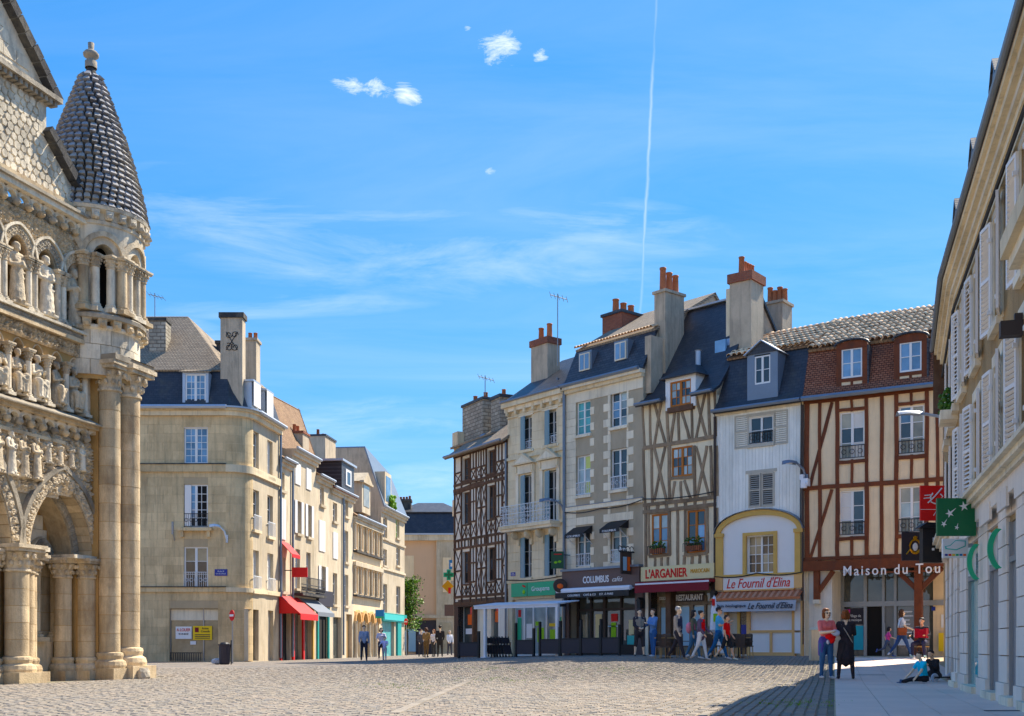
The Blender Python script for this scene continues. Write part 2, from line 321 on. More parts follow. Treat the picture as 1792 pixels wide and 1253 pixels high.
tiled('tile_grey', (0.30, 0.235, 0.165), (0.38, 0.30, 0.21), 0.17, 0.11, (0.12, 0.10, 0.08), 0.85, 0.015, 0.6, moss=(0.17, 0.15, 0.10), var=0.3, spec=0.2)
tiled('brick_red', (0.26, 0.075, 0.045), (0.33, 0.11, 0.06), 0.22, 0.075, (0.20, 0.13, 0.09), 0.85, 0.01, 0.4, var=0.3, spec=0.2, axis='xy')
tiled('rubble', (0.30, 0.265, 0.205), (0.42, 0.38, 0.30), 0.42, 0.2, (0.19, 0.16, 0.12), 0.92, 0.025, 0.7, var=0.45, spec=0.2, axis='xy')
material('stack_render', (0.52, 0.44, 0.34), 0.9, 0.16, 1.6, 0.35, 22, streak=0.45, stain=(0.15, 0.14, 0.12), stain_amt=0.6, stain_scale=0.8)
material('terracotta', (0.40, 0.165, 0.095), 0.75, 0.2, 5.0, 0.2, 25, obj_var=0.2)
material('roman_tile', (0.87, 0.62, 0.43), 0.85, 0.22, 3.0, 0.35, 25, stain=(0.25, 0.18, 0.12), stain_amt=0.5, stain_scale=2.5, obj_var=0.28)
material('iron', (0.03, 0.03, 0.032), 0.5, 0.15, 4, 0.1, 25, metal=0.3)
material('iron_white', (0.72, 0.74, 0.76), 0.5, 0.08, 4, 0.1, 25)
material('cable', (0.03, 0.03, 0.03), 0.7)
glass('glass_dark', (0.045, 0.055, 0.065))
glass('glass_blue', (0.16, 0.30, 0.46))
glass('glass_warm', (0.30, 0.27, 0.19))
glass('glass_shop', (0.10, 0.11, 0.10))
glass('glass_teal', (0.10, 0.38, 0.38))
glass('glass_pale', (0.38, 0.46, 0.46))
plain('curtain', (0.75, 0.73, 0.68), 0.9); plain('curtain_green', (0.62, 0.68, 0.30), 0.9)
plain('dark_inside', (0.012, 0.011, 0.010), 0.9)  # near-black colour painted in for the shade inside openings
plain('red', (0.55, 0.012, 0.015), 0.6); plain('red_bank', (0.62, 0.006, 0.03), 0.5); plain('burgundy', (0.17, 0.008, 0.025), 0.7)
plain('green_sign', (0.004, 0.13, 0.06), 0.4); plain('green_light', (0.02, 0.36, 0.20), 0.4); plain('green_dark', (0.006, 0.07, 0.035), 0.4)
plain('teal', (0.02, 0.30, 0.27), 0.5); plain('teal_light', (0.12, 0.50, 0.47), 0.5); plain('blue_sign', (0.015, 0.035, 0.24), 0.45); plain('blue_pan', (0.02, 0.19, 0.42), 0.45)
plain('yellow', (0.80, 0.58, 0.02), 0.5); plain('ochre', (0.60, 0.41, 0.17), 0.7, var=0.12); plain('ochre_pale', (0.70, 0.46, 0.24), 0.7, var=0.1)
plain('lime', (0.30, 0.55, 0.03), 0.6); plain('taupe', (0.135, 0.095, 0.085), 0.6); plain('taupe_dark', (0.05, 0.036, 0.03), 0.6)
plain('black', (0.012, 0.012, 0.013), 0.55); plain('charcoal', (0.032, 0.028, 0.036), 0.6); plain('white', (0.82, 0.82, 0.82), 0.5); plain('cream', (0.74, 0.66, 0.42), 0.6)
plain('fabric_white', (0.78, 0.80, 0.84), 0.85); plain('fabric_grey', (0.20, 0.22, 0.25), 0.85); plain('fabric_silver', (0.44, 0.45, 0.47), 0.8)
plain('metal_grey', (0.30, 0.31, 0.32), 0.4, metal=0.4); plain('metal_door', (0.20, 0.20, 0.19), 0.45, metal=0.2); plain('orange', (0.75, 0.17, 0.02), 0.5); plain('pink', (0.75, 0.06, 0.30), 0.5); plain('gold', (0.55, 0.30, 0.05), 0.4, metal=0.5)
plain('pale_blue', (0.36, 0.52, 0.62), 0.5); plain('cyan_panel', (0.06, 0.45, 0.60), 0.5); plain('wicker', (0.12, 0.085, 0.065), 0.8); plain('wood_leg', (0.40, 0.26, 0.13), 0.6)
material('leaf', (0.055, 0.12, 0.012), 0.55, 0.35, 5.0, 0.1, 25, obj_var=0.2); material('leaf_light', (0.17, 0.30, 0.02), 0.55, 0.3, 5.0, 0.1, 25)
material('bark', (0.10, 0.075, 0.05), 0.9, 0.3, 4.0, 0.6, 25)

# ------------------------------------------------------------------ facade frames and the common parts of houses
class Facade:
    """a wall plane through P0 (its left end) and P1 (right end) as seen from the square; local x runs right, y goes in, z up"""
    def __init__(s, P0, P1, zb=None):
        s.P0 = Vector(P0); s.P1 = Vector(P1); s.U = (s.P1-s.P0); s.L = s.U.length; s.U.normalize(); s.I = Vector((-s.U.y, s.U.x))
        s.rz = math.atan2(s.U.y, s.U.x); s.zb = min(gz(*P0), gz(*P1)) if zb is None else zb
    def at(s, x, n=0.0):                              # distance along the wall and depth where the sight line of column x meets it
        r = ray(x); P = s.P0-s.I*n
        # P + u U = Y (r, 1)
        det = -s.U.x+r*s.U.y
        u = (P.x-r*P.y)/det; Y = P.y+u*s.U.y
        return u, Y
    def p(s, x, y, n=0.0): u, Y = s.at(x, n); return (u, zat(y, Y)-s.zb)
    def rect(s, x0, y0, x1, y1, n=0.0):
        u0, _ = s.at(x0, n); u1, _ = s.at(x1, n); _, Y = s.at((x0+x1)/2, n)
        return (u0, u1, zat(y1, Y)-s.zb, zat(y0, Y)-s.zb)
    def empty(s, name, label, cat, group=None): return thing(name, label, cat, (s.P0.x, s.P0.y, s.zb), s.rz, group)
    def world(s, u, n, z): q = s.P0+s.U*u-s.I*n; return (q.x, q.y, z+s.zb)
def wall(h, L, H, D, ops, m, rev=0.28, zlow=-0.4, name='wall', HR=None, joint=None, back=True):
    """facade with true openings and reveals, closed by side and back walls; HR: height at the right end"""
    mb = MB(); HR = H if HR is None else HR
    us = sorted(set([0.0, L]+[max(0, min(L, q)) for o in ops for q in o[:2]])); zs = sorted(set([zlow]+[q for o in ops for q in o[2:4] if zlow < q < min(H, HR)]))
    top = lambda u: H+(HR-H)*u/L
    def hole(u, z): return any(o[0] < u < o[1] and o[2] < z < o[3] for o in ops)
    for i in range(len(us)-1):
        a, b = us[i], us[i+1]
        for j in range(len(zs)):
            z0 = zs[j]; last = j == len(zs)-1
            z1a, z1b = (top(a), top(b)) if last else (zs[j+1], zs[j+1])
            if not hole((a+b)/2, (z0+(z1a+z1b)/2)/2): mb.add([(a, 0, z0), (b, 0, z0), (b, 0, z1b), (a, 0, z1a)], [(0, 1, 2, 3)])
    for o in ops:
        a, b, c, d = o[:4]; r = o[4] if len(o) > 4 else rev
        mb.add([(a,0,c),(b,0,c),(b,r,c),(a,r,c)], [(0,1,2,3)]); mb.add([(a,0,d),(b,0,d),(b,r,d),(a,r,d)], [(3,2,1,0)])
        mb.add([(a,0,c),(a,r,c),(a,r,d),(a,0,d)], [(0,1,2,3)]); mb.add([(b,0,c),(b,r,c),(b,r,d),(b,0,d)], [(3,2,1,0)])
    mb.add([(0,0,zlow),(0,D,zlow),(0,D,H),(0,0,H)], [(3,2,1,0)]); mb.add([(L,0,zlow),(L,D,zlow),(L,D,HR),(L,0,HR)], [(0,1,2,3)])
    if back: mb.add([(0,D,zlow),(L,D,zlow),(L,D,HR),(0,D,H)], [(3,2,1,0)])
    return mb.build(name, m, h)
_PANE = {}
def window(h, r, cols=2, rows=3, fm='paint_white', gm='glass_dark', rec=0.16, fw=0.055, mid=True, sill=None, rail=None, rail_h=0.9, back=True,
           bar=0.028, lintel=None, open_half=None, rnd=None, arch=0.0, label=None):
    """a window set in its opening: frame and glazing bars, one object for each pane, sill and railing below it"""
    u0, u1, z0, z1 = r[:4]; w, H = u1-u0, z1-z0
    mb = MB()
    y0, y1 = rec, rec+0.06
    mb.box(0, fw, y0, y1, 0, H); mb.box(w-fw, w, y0, y1, 0, H); mb.box(fw, w-fw, y0, y1, 0, fw*1.3); mb.box(fw, w-fw, y0, y1, H-fw, H)
    if mid: mb.box(w/2-fw*0.8, w/2+fw*0.8, y0-0.008, y1-0.005, fw*1.3, H-fw)
    cu = [fw+(w-2*fw)*i/cols for i in range(cols+1)]; cz = [fw*1.3+(H-fw*2.3)*j/rows for j in range(rows+1)]
    for i in range(1, cols):
        if not (mid and i*2 == cols): mb.box(cu[i]-bar/2, cu[i]+bar/2, y0+0.006, y1-0.012, fw*1.3, H-fw)
    for j in range(1, rows): mb.box(fw, w-fw, y0+0.009, y1-0.015, cz[j]-bar/2, cz[j]+bar/2)
    wo = mb.build('window', fm, h, (u0, 0, z0))
    if label: wo['label'] = label
    gl = gm if isinstance(gm, (list, tuple)) else [gm]
    for j in range(rows):
        for i in range(cols):
            g = random.choice(gl)
            if open_half is not None and ((i*2 >= cols) == (open_half == 1)): g = 'dark_inside'  # open leaf: dark sheet painted as the shaded room
            cube('pane', wo, g, cu[i]+0.003, cu[i+1]-0.003, -(y0+0.028), -(y0+0.04), cz[j]+0.003, cz[j+1]-0.003)
    if sill: MB().box(-0.08, w+0.08, -0.10, rec, -0.12, 0.004).build('sill', sill, wo)
    if lintel: MB().box(-0.14, w+0.14, -0.03, 0.0, H+0.002, H+0.26).build('lintel', lintel, wo)
    if rail:
        rb = MB(); zb = 0.06; zt = min(rail_h, H*0.45); n = max(3, int(w/0.11))
        rb.box(0, w, -0.02, 0.015, zt-0.03, zt); rb.box(0, w, -0.015, 0.01, zb, zb+0.025)
        for k in range(n+1): rb.box(w*k/n-0.008, w*k/n+0.008, -0.012, 0.006, zb, zt)
        rg = max(2, int(w/0.24))
        for k in range(rg):
            cx = w*(k+0.5)/rg; cz_ = (zb+zt)/2; rr = min(0.09, (zt-zb)*0.3)
            rb.tube([(cx+rr*math.cos(t*math.pi/5), -0.02, cz_+rr*math.sin(t*math.pi/5)) for t in range(11)], 0.012, 4, False)
        rb.build('railing', rail, wo)
    return wo
def ashlar(h, region, course, bw, ops, m, proud=0.015, gap=0.012, name='stone', jit=0.25, bounds=None, inner=-0.01):
    """stone courses laid one block at a time round the openings"""
    u0, u1, z0, z1 = region; nrow = max(1, round((z1-z0)/course)); ch = (z1-z0)/nrow
    for j in range(nrow):
        za, zb = z0+j*ch, z0+(j+1)*ch
        a, b = (u0, u1) if bounds is None else bounds(j, (za+zb)/2)
        segs = [(a, b)]
        for o in ops:
            if o[2] < zb-0.02 and o[3] > za+0.02:
                ns = []
                for s0, s1 in segs:
                    if o[1] <= s0 or o[0] >= s1: ns.append((s0, s1)); continue
                    if o[0] > s0: ns.append((s0, o[0]))
                    if o[1] < s1: ns.append((o[1], s1))
                segs = ns
        for s0, s1 in segs:
            if s1-s0 < 0.04: continue
            n = max(1, round((s1-s0)/bw)); cuts = [s0]
            for k in range(1, n): cuts.append(s0+(s1-s0)*(k+(0.25 if j % 2 else -0.25)*(1 if n > 1 else 0)+random.uniform(-jit, jit)*0.4)/n)
            cuts.append(s1)
            for k in range(n):
                cube(name, h, m, cuts[k]+gap/2, cuts[k+1]-gap/2, inner, proud+random.uniform(-0.004, 0.006), za+gap/2, zb-gap/2)
def roof(h, pts_list, m, t=0.12, name='roof'):
    mb = MB()
    for pts in pts_list: mb.slab(pts, t)
    return mb.build(name, m, h)
def gutter(h, a, b, r=0.08, m='zinc', name='gutter'):
    return MB().tube([a, b], r, 6).build(name, m, h)
def chimney(h, u0, u1, y0, y1, z0, z1, m='stack_render', capm='stack_render', pots=2, pot_h=0.5, cap_h=0.15, band=None, pot_r=0.12, along='x', over=0.07):
    c = MB().box(0, u1-u0, 0, y1-y0, 0, z1-z0).build('chimney', m, h, (u0, y0, z0))
    w, d, H = u1-u0, y1-y0, z1-z0
    MB().box(-over, w+over, -over, d+over, H-cap_h, H+0.02).build('cap', capm, c)
    for k in range(pots):
        t = (k+0.5)/pots; px, py = (w*t, d/2) if along == 'x' else (w/2, d*t)
        ph = pot_h*random.uniform(0.75, 1.1)
        MB().lathe([(pot_r*1.1, 0), (pot_r, 0.06), (pot_r*0.86, ph*0.9), (pot_r*1.0, ph*0.92), (pot_r*1.0, ph), (pot_r*0.7, ph), (pot_r*0.7, ph*0.7)], 10).build('chimney_pot', 'terracotta', c, (px, py, H+0.02), smooth=True)
    return c
# ================================================================== ground of the square
def ground_material(name, col):
    m = bpy.data.materials.new(name); m.use_nodes = True; T = NT(m.node_tree); M[name] = m
    g = T.n('ShaderNodeNewGeometry'); pos = (g, 'Position')
    mp = T.n('ShaderNodeMapping', {0: pos, 'Rotation': (0, 0, R(15.7)), 'Scale': (1, 1, 1)})
    br = T.n('ShaderNodeTexBrick', {'Vector': mp, 'Color1': (1, 1, 1, 1), 'Color2': (0.72, 0.72, 0.72, 1), 'Mortar': (0.36, 0.34, 0.31, 1), 'Scale': 1.0, 'Mortar Size': 0.016,
                                     'Mortar Smooth': 0.4, 'Brick Width': 0.17, 'Row Height': 0.26, 'Bias': 0.0})
    n1 = T.n('ShaderNodeTexNoise', {'Vector': pos, 'Scale': 0.35, 'Detail': 5.0, 'Roughness': 0.6})
    n2 = T.n('ShaderNodeTexNoise', {'Vector': pos, 'Scale': 12.0, 'Detail': 4.0})
    k = T.m('MULTIPLY_ADD', T.m('ADD', T.m('SUBTRACT', (n1, 0), 0.5), T.m('MULTIPLY', T.m('SUBTRACT', (n2, 0), 0.5), 0.9)), 0.8, 1.0)
    c = mixout(T.mix(T.ramp((n1, 0), 0.35, 0.7), tuple(col)+(1,), (col[0]*1.08, col[1]*0.95, col[2]*0.84, 1)))
    c = mixout(T.mix(1.0, c, (br, 0), 'MULTIPLY'))
    s = T.v('SCALE', c); T.t.links.new(k.outputs[0], s.inputs['Scale'])
    bp = T.n('ShaderNodeBump', {'Strength': 0.6, 'Distance': 0.03, 'Height': T.m('SUBTRACT', T.m('MULTIPLY', (n2, 0), 0.5), (br, 1))})
    T.n('ShaderNodeOutputMaterial', {0: T.n('ShaderNodeBsdfPrincipled', {'Base Color': (s, 0), 'Roughness': 0.85, 'Specular IOR Level': 0.25, 'Normal': bp})})
ground_material('setts_far', (0.285, 0.26, 0.23))
material('joint_dirt', (0.22, 0.195, 0.155), 0.95, 0.35, 1.2, 0.6, 20, stain=(0.10, 0.13, 0.04), stain_amt=0.6, stain_scale=0.5)
material('sett', (0.275, 0.247, 0.21), 0.82, 0.22, 5.0, 0.35, 24, stain=(0.32, 0.26, 0.205), stain_amt=0.5, stain_scale=0.3, obj_var=0.16, spec=0.3)
material('sett_warm', (0.31, 0.268, 0.225), 0.82, 0.26, 5.0, 0.5, 24, obj_var=0.16, spec=0.3)
material('sett_grey', (0.24, 0.222, 0.20), 0.82, 0.22, 5.0, 0.5, 24, obj_var=0.16, spec=0.3)
material('slab', (0.76, 0.62, 0.53), 0.72, 0.08, 0.8, 0.12, 30, stain=(0.58, 0.47, 0.40), stain_amt=0.5, stain_scale=0.5, obj_var=0.05, spec=0.35)

def sheet(name, xs, ys, f, m, parent=None):
    vs = [(x, y, f(x, y)) for y in ys for x in xs]; n = len(xs)
    fs = [(j*n+i, j*n+i+1, (j+1)*n+i+1, (j+1)*n+i) for j in range(len(ys)-1) for i in range(n-1)]
    return MB().add(vs, fs).build(name, m, parent, smooth=True)
near = lambda x, y: y < 33.4
xs = [-600, -250, -120]+[i*1.0 for i in range(-60, 61)]+[120, 250, 600]
ys = [-600, -250, -100, -40]+[i*1.0 for i in range(-20, 131)]+[200, 320, 700]
square = structure(sheet('square', xs, ys, lambda x, y: gz(x, y)-(0.022 if y < 43.5 else 0.0), 'setts_far'))
DV = Vector((0.271, 0.962)).normalized(); DW = Vector((DV.y, -DV.x))      # along the arcade side of the square, and across
EDGE = lambda Y: 0.282*Y                                                 # where the smooth pavement begins
random.seed(11)
cand = []
ROW, LEN = 0.140, 0.215
bed = MB(); bed.grid(lambda a, b: ((lambda Y: (-0.55*Y+(EDGE(Y)+0.05+0.55*Y)*a, Y, gz(-0.55*Y+(EDGE(Y)+0.05+0.55*Y)*a, Y)-0.012))(9.0+35.0*b)), 40, 60)
bed.build('joint_bed', 'joint_dirt', square)
for i in range(-290, 200):
    off = random.random()*LEN
    for j in range(24, 235):
        u = i*ROW; v = j*LEN+off
        P = DW*u+DV*v
        if not (11.5 < P.y < 43.6) or P.x > EDGE(P.y)-0.09 or abs(P.x/P.y) > 0.47: continue
        if P.x < -9.2 and P.y > 23.6 and (P.x+10.6) < 0.302*(P.y-29.0)+0.8 and P.y < 31.5: continue
        cand.append((P.x, P.y))
cand.sort(key=lambda p: p[1])
def sett_shape(l, w, dz, j):
    a, b = l/2-0.010, w/2-0.009; q = [(-a,-b),(a,-b),(a,b),(-a,b)]; t = [random.uniform(-j, j) for _ in range(4)]
    top = [(x*0.90+random.uniform(-.006,.006), y*0.86+random.uniform(-.006,.006), dz+t[k]) for k, (x, y) in enumerate(q)]
    bot = [(x, y, -0.012) for x, y in q]
    return bot+top, [(4,5,6,7),(0,1,5,4),(1,2,6,5),(2,3,7,6),(3,0,4,7)]
variants = []
for k in range(9):
    vs, fs = sett_shape(LEN*random.uniform(.9, 1.0), ROW*random.uniform(.94, 1.0), 0.006, 0.003)
    variants.append(MB().add(vs, fs).mesh('sett', ('sett', 'sett_warm', 'sett_grey')[k % 3]))
ang = math.atan2(DV.y, DV.x)
big = [p for p in cand if p[0] > -0.5*p[1]][:300]
for x, y in big: put('sett', random.choice(variants), square, (x, y, gz(x, y)), (random.uniform(-.02, .02), random.uniform(-.02, .02), ang+random.uniform(-.03, .03)))
mbs = MB(); ca, sa = math.cos(ang), math.sin(ang)
for x, y in cand[300:]:
    vs, fs = sett_shape(LEN*random.uniform(.9, 1.0), ROW*random.uniform(.92, 1.0), 0.005+random.uniform(-.003, .003), 0.0022); z = gz(x, y)
    mbs.cur = random.choice((0, 0, 1, 2)); r = random.uniform(-.04, .04); c, s = math.cos(ang+r), math.sin(ang+r)
    mbs.add([(x+p[0]*c-p[1]*s, y+p[0]*s+p[1]*c, z+p[2]) for p in vs], fs)
stuff(mbs.build('setts', ['sett', 'sett_warm', 'sett_grey'], square))
# tufts of grass in the joints
random.seed(5); gm = MB()
for _ in range(240):
    c = random.choice([(965, 1174), (1085, 1171), (850, 1170), (1370, 1230), (900, 1190), (700, 1200)]); p = on_ground(c[0]+random.gauss(0, 46), c[1]+random.gauss(0, 3.5))
    if p[1] > 45: continue
    for k in range(5):
        a = random.random()*6.28; x, y = p[0]+random.gauss(0, .05), p[1]+random.gauss(0, .05); z = gz(x, y)-0.005; hgt = random.uniform(.018, .04)
        gm.add([(x-.008, y, z), (x+.008, y, z), (x+.03*math.cos(a), y+.03*math.sin(a), z+hgt)], [(0, 1, 2)])
stuff(tag(gm.build('grass', 'leaf_light'), 'sparse green grass growing in the joints between the setts', 'grass'))
# smooth stone pavement along the right-hand building
pv = MB()
def pvf(a, b):
    Y = 9.0+35.0*b; x0 = EDGE(Y); return (x0+9.5*a, Y, gz(x0+9.5*a, Y)+0.004)
pv.grid(pvf, 10, 40); pave = structure(pv.build('pavement', 'ashlar_joint', smooth=True))
random.seed(3)
SW, SL = 0.62, 1.15
for i in range(0, 12):
    off = random.uniform(0, SL)
    for j in range(6, 40):
        v = j*SL+off; P = DW*(i*SW+SW/2+0.02)+DV*v
        if P.y < 12.3 or P.y > 41 or P.x/P.y > 0.49 or (P.x > 9.8+0.3*(P.y-26)+0.4): continue
        s = put('slab', unit_cube('slab'), pave, (P.x, P.y, gz(P.x, P.y)+0.004), (0, 0, ang), (SL-0.010, SW-0.010, 0.016))
        e = 0.5; s.rotation_euler = (math.atan2(-(gz(*(P+DW*e))-gz(*(P-DW*e))), 2*e), -math.atan2(gz(*(P+DV*e))-gz(*(P-DV*e)), 2*e), ang)
# a straight run of pale drainage stones across the square
a, b = Vector(on_ground(690, 1249)), Vector(on_ground(848, 1172)); n = int((b-a).length/0.8); dirv = (b-a).normalized()
for k in range(n):
    P = a+dirv*(k+0.5)*0.8
    put('drain_stone', unit_cube('sett'), square, (P.x, P.y, gz(P.x, P.y)-0.002), (0, 0, math.atan2(dirv.y, dirv.x)), (0.78, 0.14, 0.03))
p = on_ground(1524, 1182); tag(MB().box(-.36, .36, -.06, .06, 0, .006).build('drain_grate', 'iron', None, (p[0], p[1], gz(*p)+0.0125)), 'narrow dark drain slot in the smooth pavement near the seated children', 'drain')
p = on_ground(1765, 1246); tag(MB().box(-.3, .3, -.05, .05, 0, .006).build('drain_grate', 'iron', None, (p[0], p[1], gz(*p)+0.0125)), 'dark drain slot in the pavement against the white stone wall', 'drain')
# ================================================================== Romanesque church, right part of its west front
random.seed(21)
FC = Facade((-12.48, 22.78), (-10.6, 29.0), 0.0)
church = FC.empty('church', 'pale Romanesque church front with statue niches and a round turret capped by a scaled cone', 'church')
def arch_pts(c, z0, a, h, d, n=14):
    Rr = (a*a+h*h)/(2*a); cx = Rr-a; r = Rr-d; out = []
    th = math.acos(max(-1, min(1, cx/r)))
    for i in range(n+1): t = th*i/n; out.append((c+cx-r*math.cos(t), z0+r*math.sin(t)))
    for i in range(n-1, -1, -1): t = th*i/n; out.append((c-cx+r*math.cos(t), z0+r*math.sin(t)))
    return out
def arch_ring(mb, c, z0, a, h, d0, d1, n0, n1, n=14):        # d0 outer, d1 inner; n0 front, n1 back
    A, B = arch_pts(c, z0, a, h, d0, n), arch_pts(c, z0, a, h, d1, n); k = len(A)
    vs = [(x, -n0, z) for x, z in A]+[(x, -n0, z) for x, z in B]+[(x, -n1, z) for x, z in A]+[(x, -n1, z) for x, z in B]
    fs = []
    for i in range(k-1):
        fs += [(i, k+i, k+i+1, i+1), (k+i, 3*k+i, 3*k+i+1, k+i+1), (i+1, 2*k+i+1, 2*k+i, i)]
    return mb.add(vs, fs)
def arch_fill(mb, c, z0, a, h, d, n_, u0, u1, ztop, steps=14):  # flat wall between an arch and a straight top
    A = arch_pts(c, z0, a, h, d, steps)
    for (x0, za), (x1, zb) in zip(A[:-1], A[1:]): mb.add([(x0, -n_, za), (x1, -n_, zb), (x1, -n_, ztop), (x0, -n_, ztop)], [(0, 1, 2, 3)])
    if u0 < A[0][0]: mb.add([(u0, -n_, z0), (A[0][0], -n_, z0), (A[0][0], -n_, ztop), (u0, -n_, ztop)], [(0, 1, 2, 3)])
    if u1 > A[-1][0]: mb.add([(A[-1][0], -n_, z0), (u1, -n_, z0), (u1, -n_, ztop), (A[-1][0], -n_, ztop)], [(0, 1, 2, 3)])
def voussoirs(c, z0, a, h, d0, d1, n0, n1, m, cnt, lump=0.0, gap=0.012):
    A, B = arch_pts(c, z0, a, h, d0, 60), arch_pts(c, z0, a, h, d1, 60); K = len(A)-1
    for i in range(cnt):
        f0, f1 = i*K/cnt, (i+1)*K/cnt; mb = MB(); ids = [int(round(f0+(f1-f0)*q/3)) for q in range(4)]
        pa = [Vector(A[q]) for q in ids]; pb = [Vector(B[q]) for q in ids]
        sh = lambda p, cen: cen+(p-cen)*0.94
        cen = sum(pa+pb, Vector((0, 0)))/8; poly = [sh(p, cen) for p in pb][::-1]+[sh(p, cen) for p in pa]
        pr = n0+random.uniform(0, 0.012)
        mb.prism([(p.x, p.y) for p in poly], -pr, -n1)
        if lump:
            t = (pa[1]-pb[1]); L = t.length
            for q in range(5):
                f = random.uniform(0.15, 0.85); w = (pa[0].lerp(pa[3], random.uniform(.15, .85))); e = (pb[0].lerp(pb[3], random.uniform(.15, .85))); g = e.lerp(w, f)
                mb.blob((g.x, -pr, g.y), lump*random.uniform(.6, 1.2), 1, (1, .8, 1), .5)
            e = pb[0].lerp(pb[3], .5).lerp(pa[0].lerp(pa[3], .5), .5); rr = L*0.30
            mb.tube([(e.x+rr*math.cos(q*1.05)*(1-q*.09), -pr-.01, e.y+rr*math.sin(q*1.05)*(1-q*.09)) for q in range(8)], L*0.085, 5)
        mb.build('voussoir', m, church)
def relief(name, u0, u1, z0, z1, n_, amp, cell, m='church_carved', res=0.035, seed=0):
    nu, nv = max(2, int((u1-u0)/res)), max(2, int((z1-z0)/res))
    def f(a, b):
        u, z = u0+(u1-u0)*a, z0+(z1-z0)*b; w = noise.noise(Vector((u*3, z*3, seed)))*0.35
        cu, cz = (u/cell+w) % 1-.5, ((z-z0)/cell+w*0.8) % 1-.5; d = math.hypot(cu, cz); t = math.atan2(cz, cu)
        h = 0.5+0.5*math.cos(d*15+t*2)+0.6*noise.noise(Vector((u*9, z*9, seed+4)))
        e = min(a, 1-a, b, 1-b)*12
        return (u, -(n_+amp*max(0.0, min(1.3, h))*min(1, e)), z)
    return MB().grid(f, nu, nv).build(name, m, church)
_ST = {}
def statue_mesh(seated, v):                                  # weathered draped figure one unit high, grown from limbs, folds and drapery into one surface
    if (seated, v) in _ST: return _ST[(seated, v)]
    rnd = random.Random(v*5+seated); mb = MB()
    def t(a, b, ra, rb): mb.tube([a, b], [ra, rb], 9); mb.blob(a, ra, 1); mb.blob(b, rb, 1)
    if not seated:
        t((0, 0, .02), (0, 0, .42), .125, .095); t((0, 0, .42), (0, 0, .66), .10, .10); t((-.10, 0, .745), (.10, 0, .745), .055, .055)
        for k in range(11): a = math.pi+math.pi*(k+.5)/11; r0, r1 = .135, .10; t((r0*math.cos(a)*1.05, r0*math.sin(a), .0), (r1*math.cos(a+.15)*1.05, r1*math.sin(a+.15), .48+.16*rnd.random()), .020, .013)
        for k in range(4): t((-.10+.03*k, -.095, .56-.06*k), (.10, -.10, .66-.09*k), .016, .014)
        for sd in (-1, 1): z = .52+.12*rnd.random(); t((sd*.145, 0, .73), (sd*.165, -.03, .58), .045, .04); t((sd*.165, -.03, .58), (sd*.04*rnd.random(), -.135, z), .036, .026)
        mb.blob((.02, -.15, .60), .045, 1, (1, .5, 1.3)); hz, hy = .885, -.02
        for sd in (-.05, .05): mb.blob((sd, -.14, .02), .03, 1, (1, 1.6, .7))
    else:
        t((0, .03, .30), (0, .02, .60), .12, .11); t((-.11, .01, .69), (.11, .01, .69), .055, .055)
        for sd in (-1, 1):
            t((sd*.07, .02, .34), (sd*.11, -.17, .36), .085, .075); t((sd*.11, -.17, .36), (sd*.08, -.15, .05), .07, .055); mb.blob((sd*.08, -.21, .03), .035, 1, (1, 1.5, .7))
            t((sd*.15, .0, .68), (sd*.175, -.04, .50), .045, .042); t((sd*.175, -.04, .50), (sd*.05, -.17, .50+.1*rnd.random()), .036, .028)
        for k in range(7): x = -.14+.047*k; t((x, -.17-.02*(k % 2), .02), (x*.9, -.20, .36), .018, .016)
        t((-.1, -.2, .34), (.12, -.21, .24), .022, .018); t((-.1, -.18, .26), (.1, -.2, .16), .02, .016); mb.box(-.17, .17, -.08, .14, .0, .3)
        hz, hy = .86, -.02
    t((0, 0, .72 if seated else .78), (0, -.01, hz-.05), .04, .04); mb.blob((0, hy, hz), .068, 2, (.88, .98, 1.2)); mb.blob((0, .015, hz+.015), .08, 1, (.98, .85, 1.05)); mb.blob((0, hy-.06, hz-.055), .035, 1, (1, .8, 1.2)); mb.blob((0, hy-.068, hz), .014, 1, (.8, 1, 1.6))
    mb.box(-.16, .16, -.14, .12, -.05, .0)
    me = bpy.data.meshes.new('tmp'); me.from_pydata(mb.v, [], mb.f); o = bpy.data.objects.new('tmp', me); COL.objects.link(o); md = o.modifiers.new('r', 'REMESH'); md.mode = 'VOXEL'; md.voxel_size = .017
    dg = bpy.context.evaluated_depsgraph_get(); dg.update(); nm = bpy.data.meshes.new_from_object(o.evaluated_get(dg)); bpy.data.objects.remove(o)
    for q in nm.vertices: q.co += q.normal*(noise.noise(q.co*16+Vector((v*3, 0, 0)))*.008)
    nm.materials.clear(); nm.materials.append(M['church_pale' if v % 2 else 'church_carved']); nm.name = 'statue'; nm.polygons.foreach_set('use_smooth', [True]*len(nm.polygons)); _ST[(seated, v)] = nm; return nm
def statue(u, n_, z, H, seated=False, seed=0, name='statue'):
    return put(name, statue_mesh(seated, seed % 3), church, (u, -n_, z+.05*H), (0, 0, random.uniform(-.35, .35)), (H*random.uniform(.95, 1.05), H, H/.97))
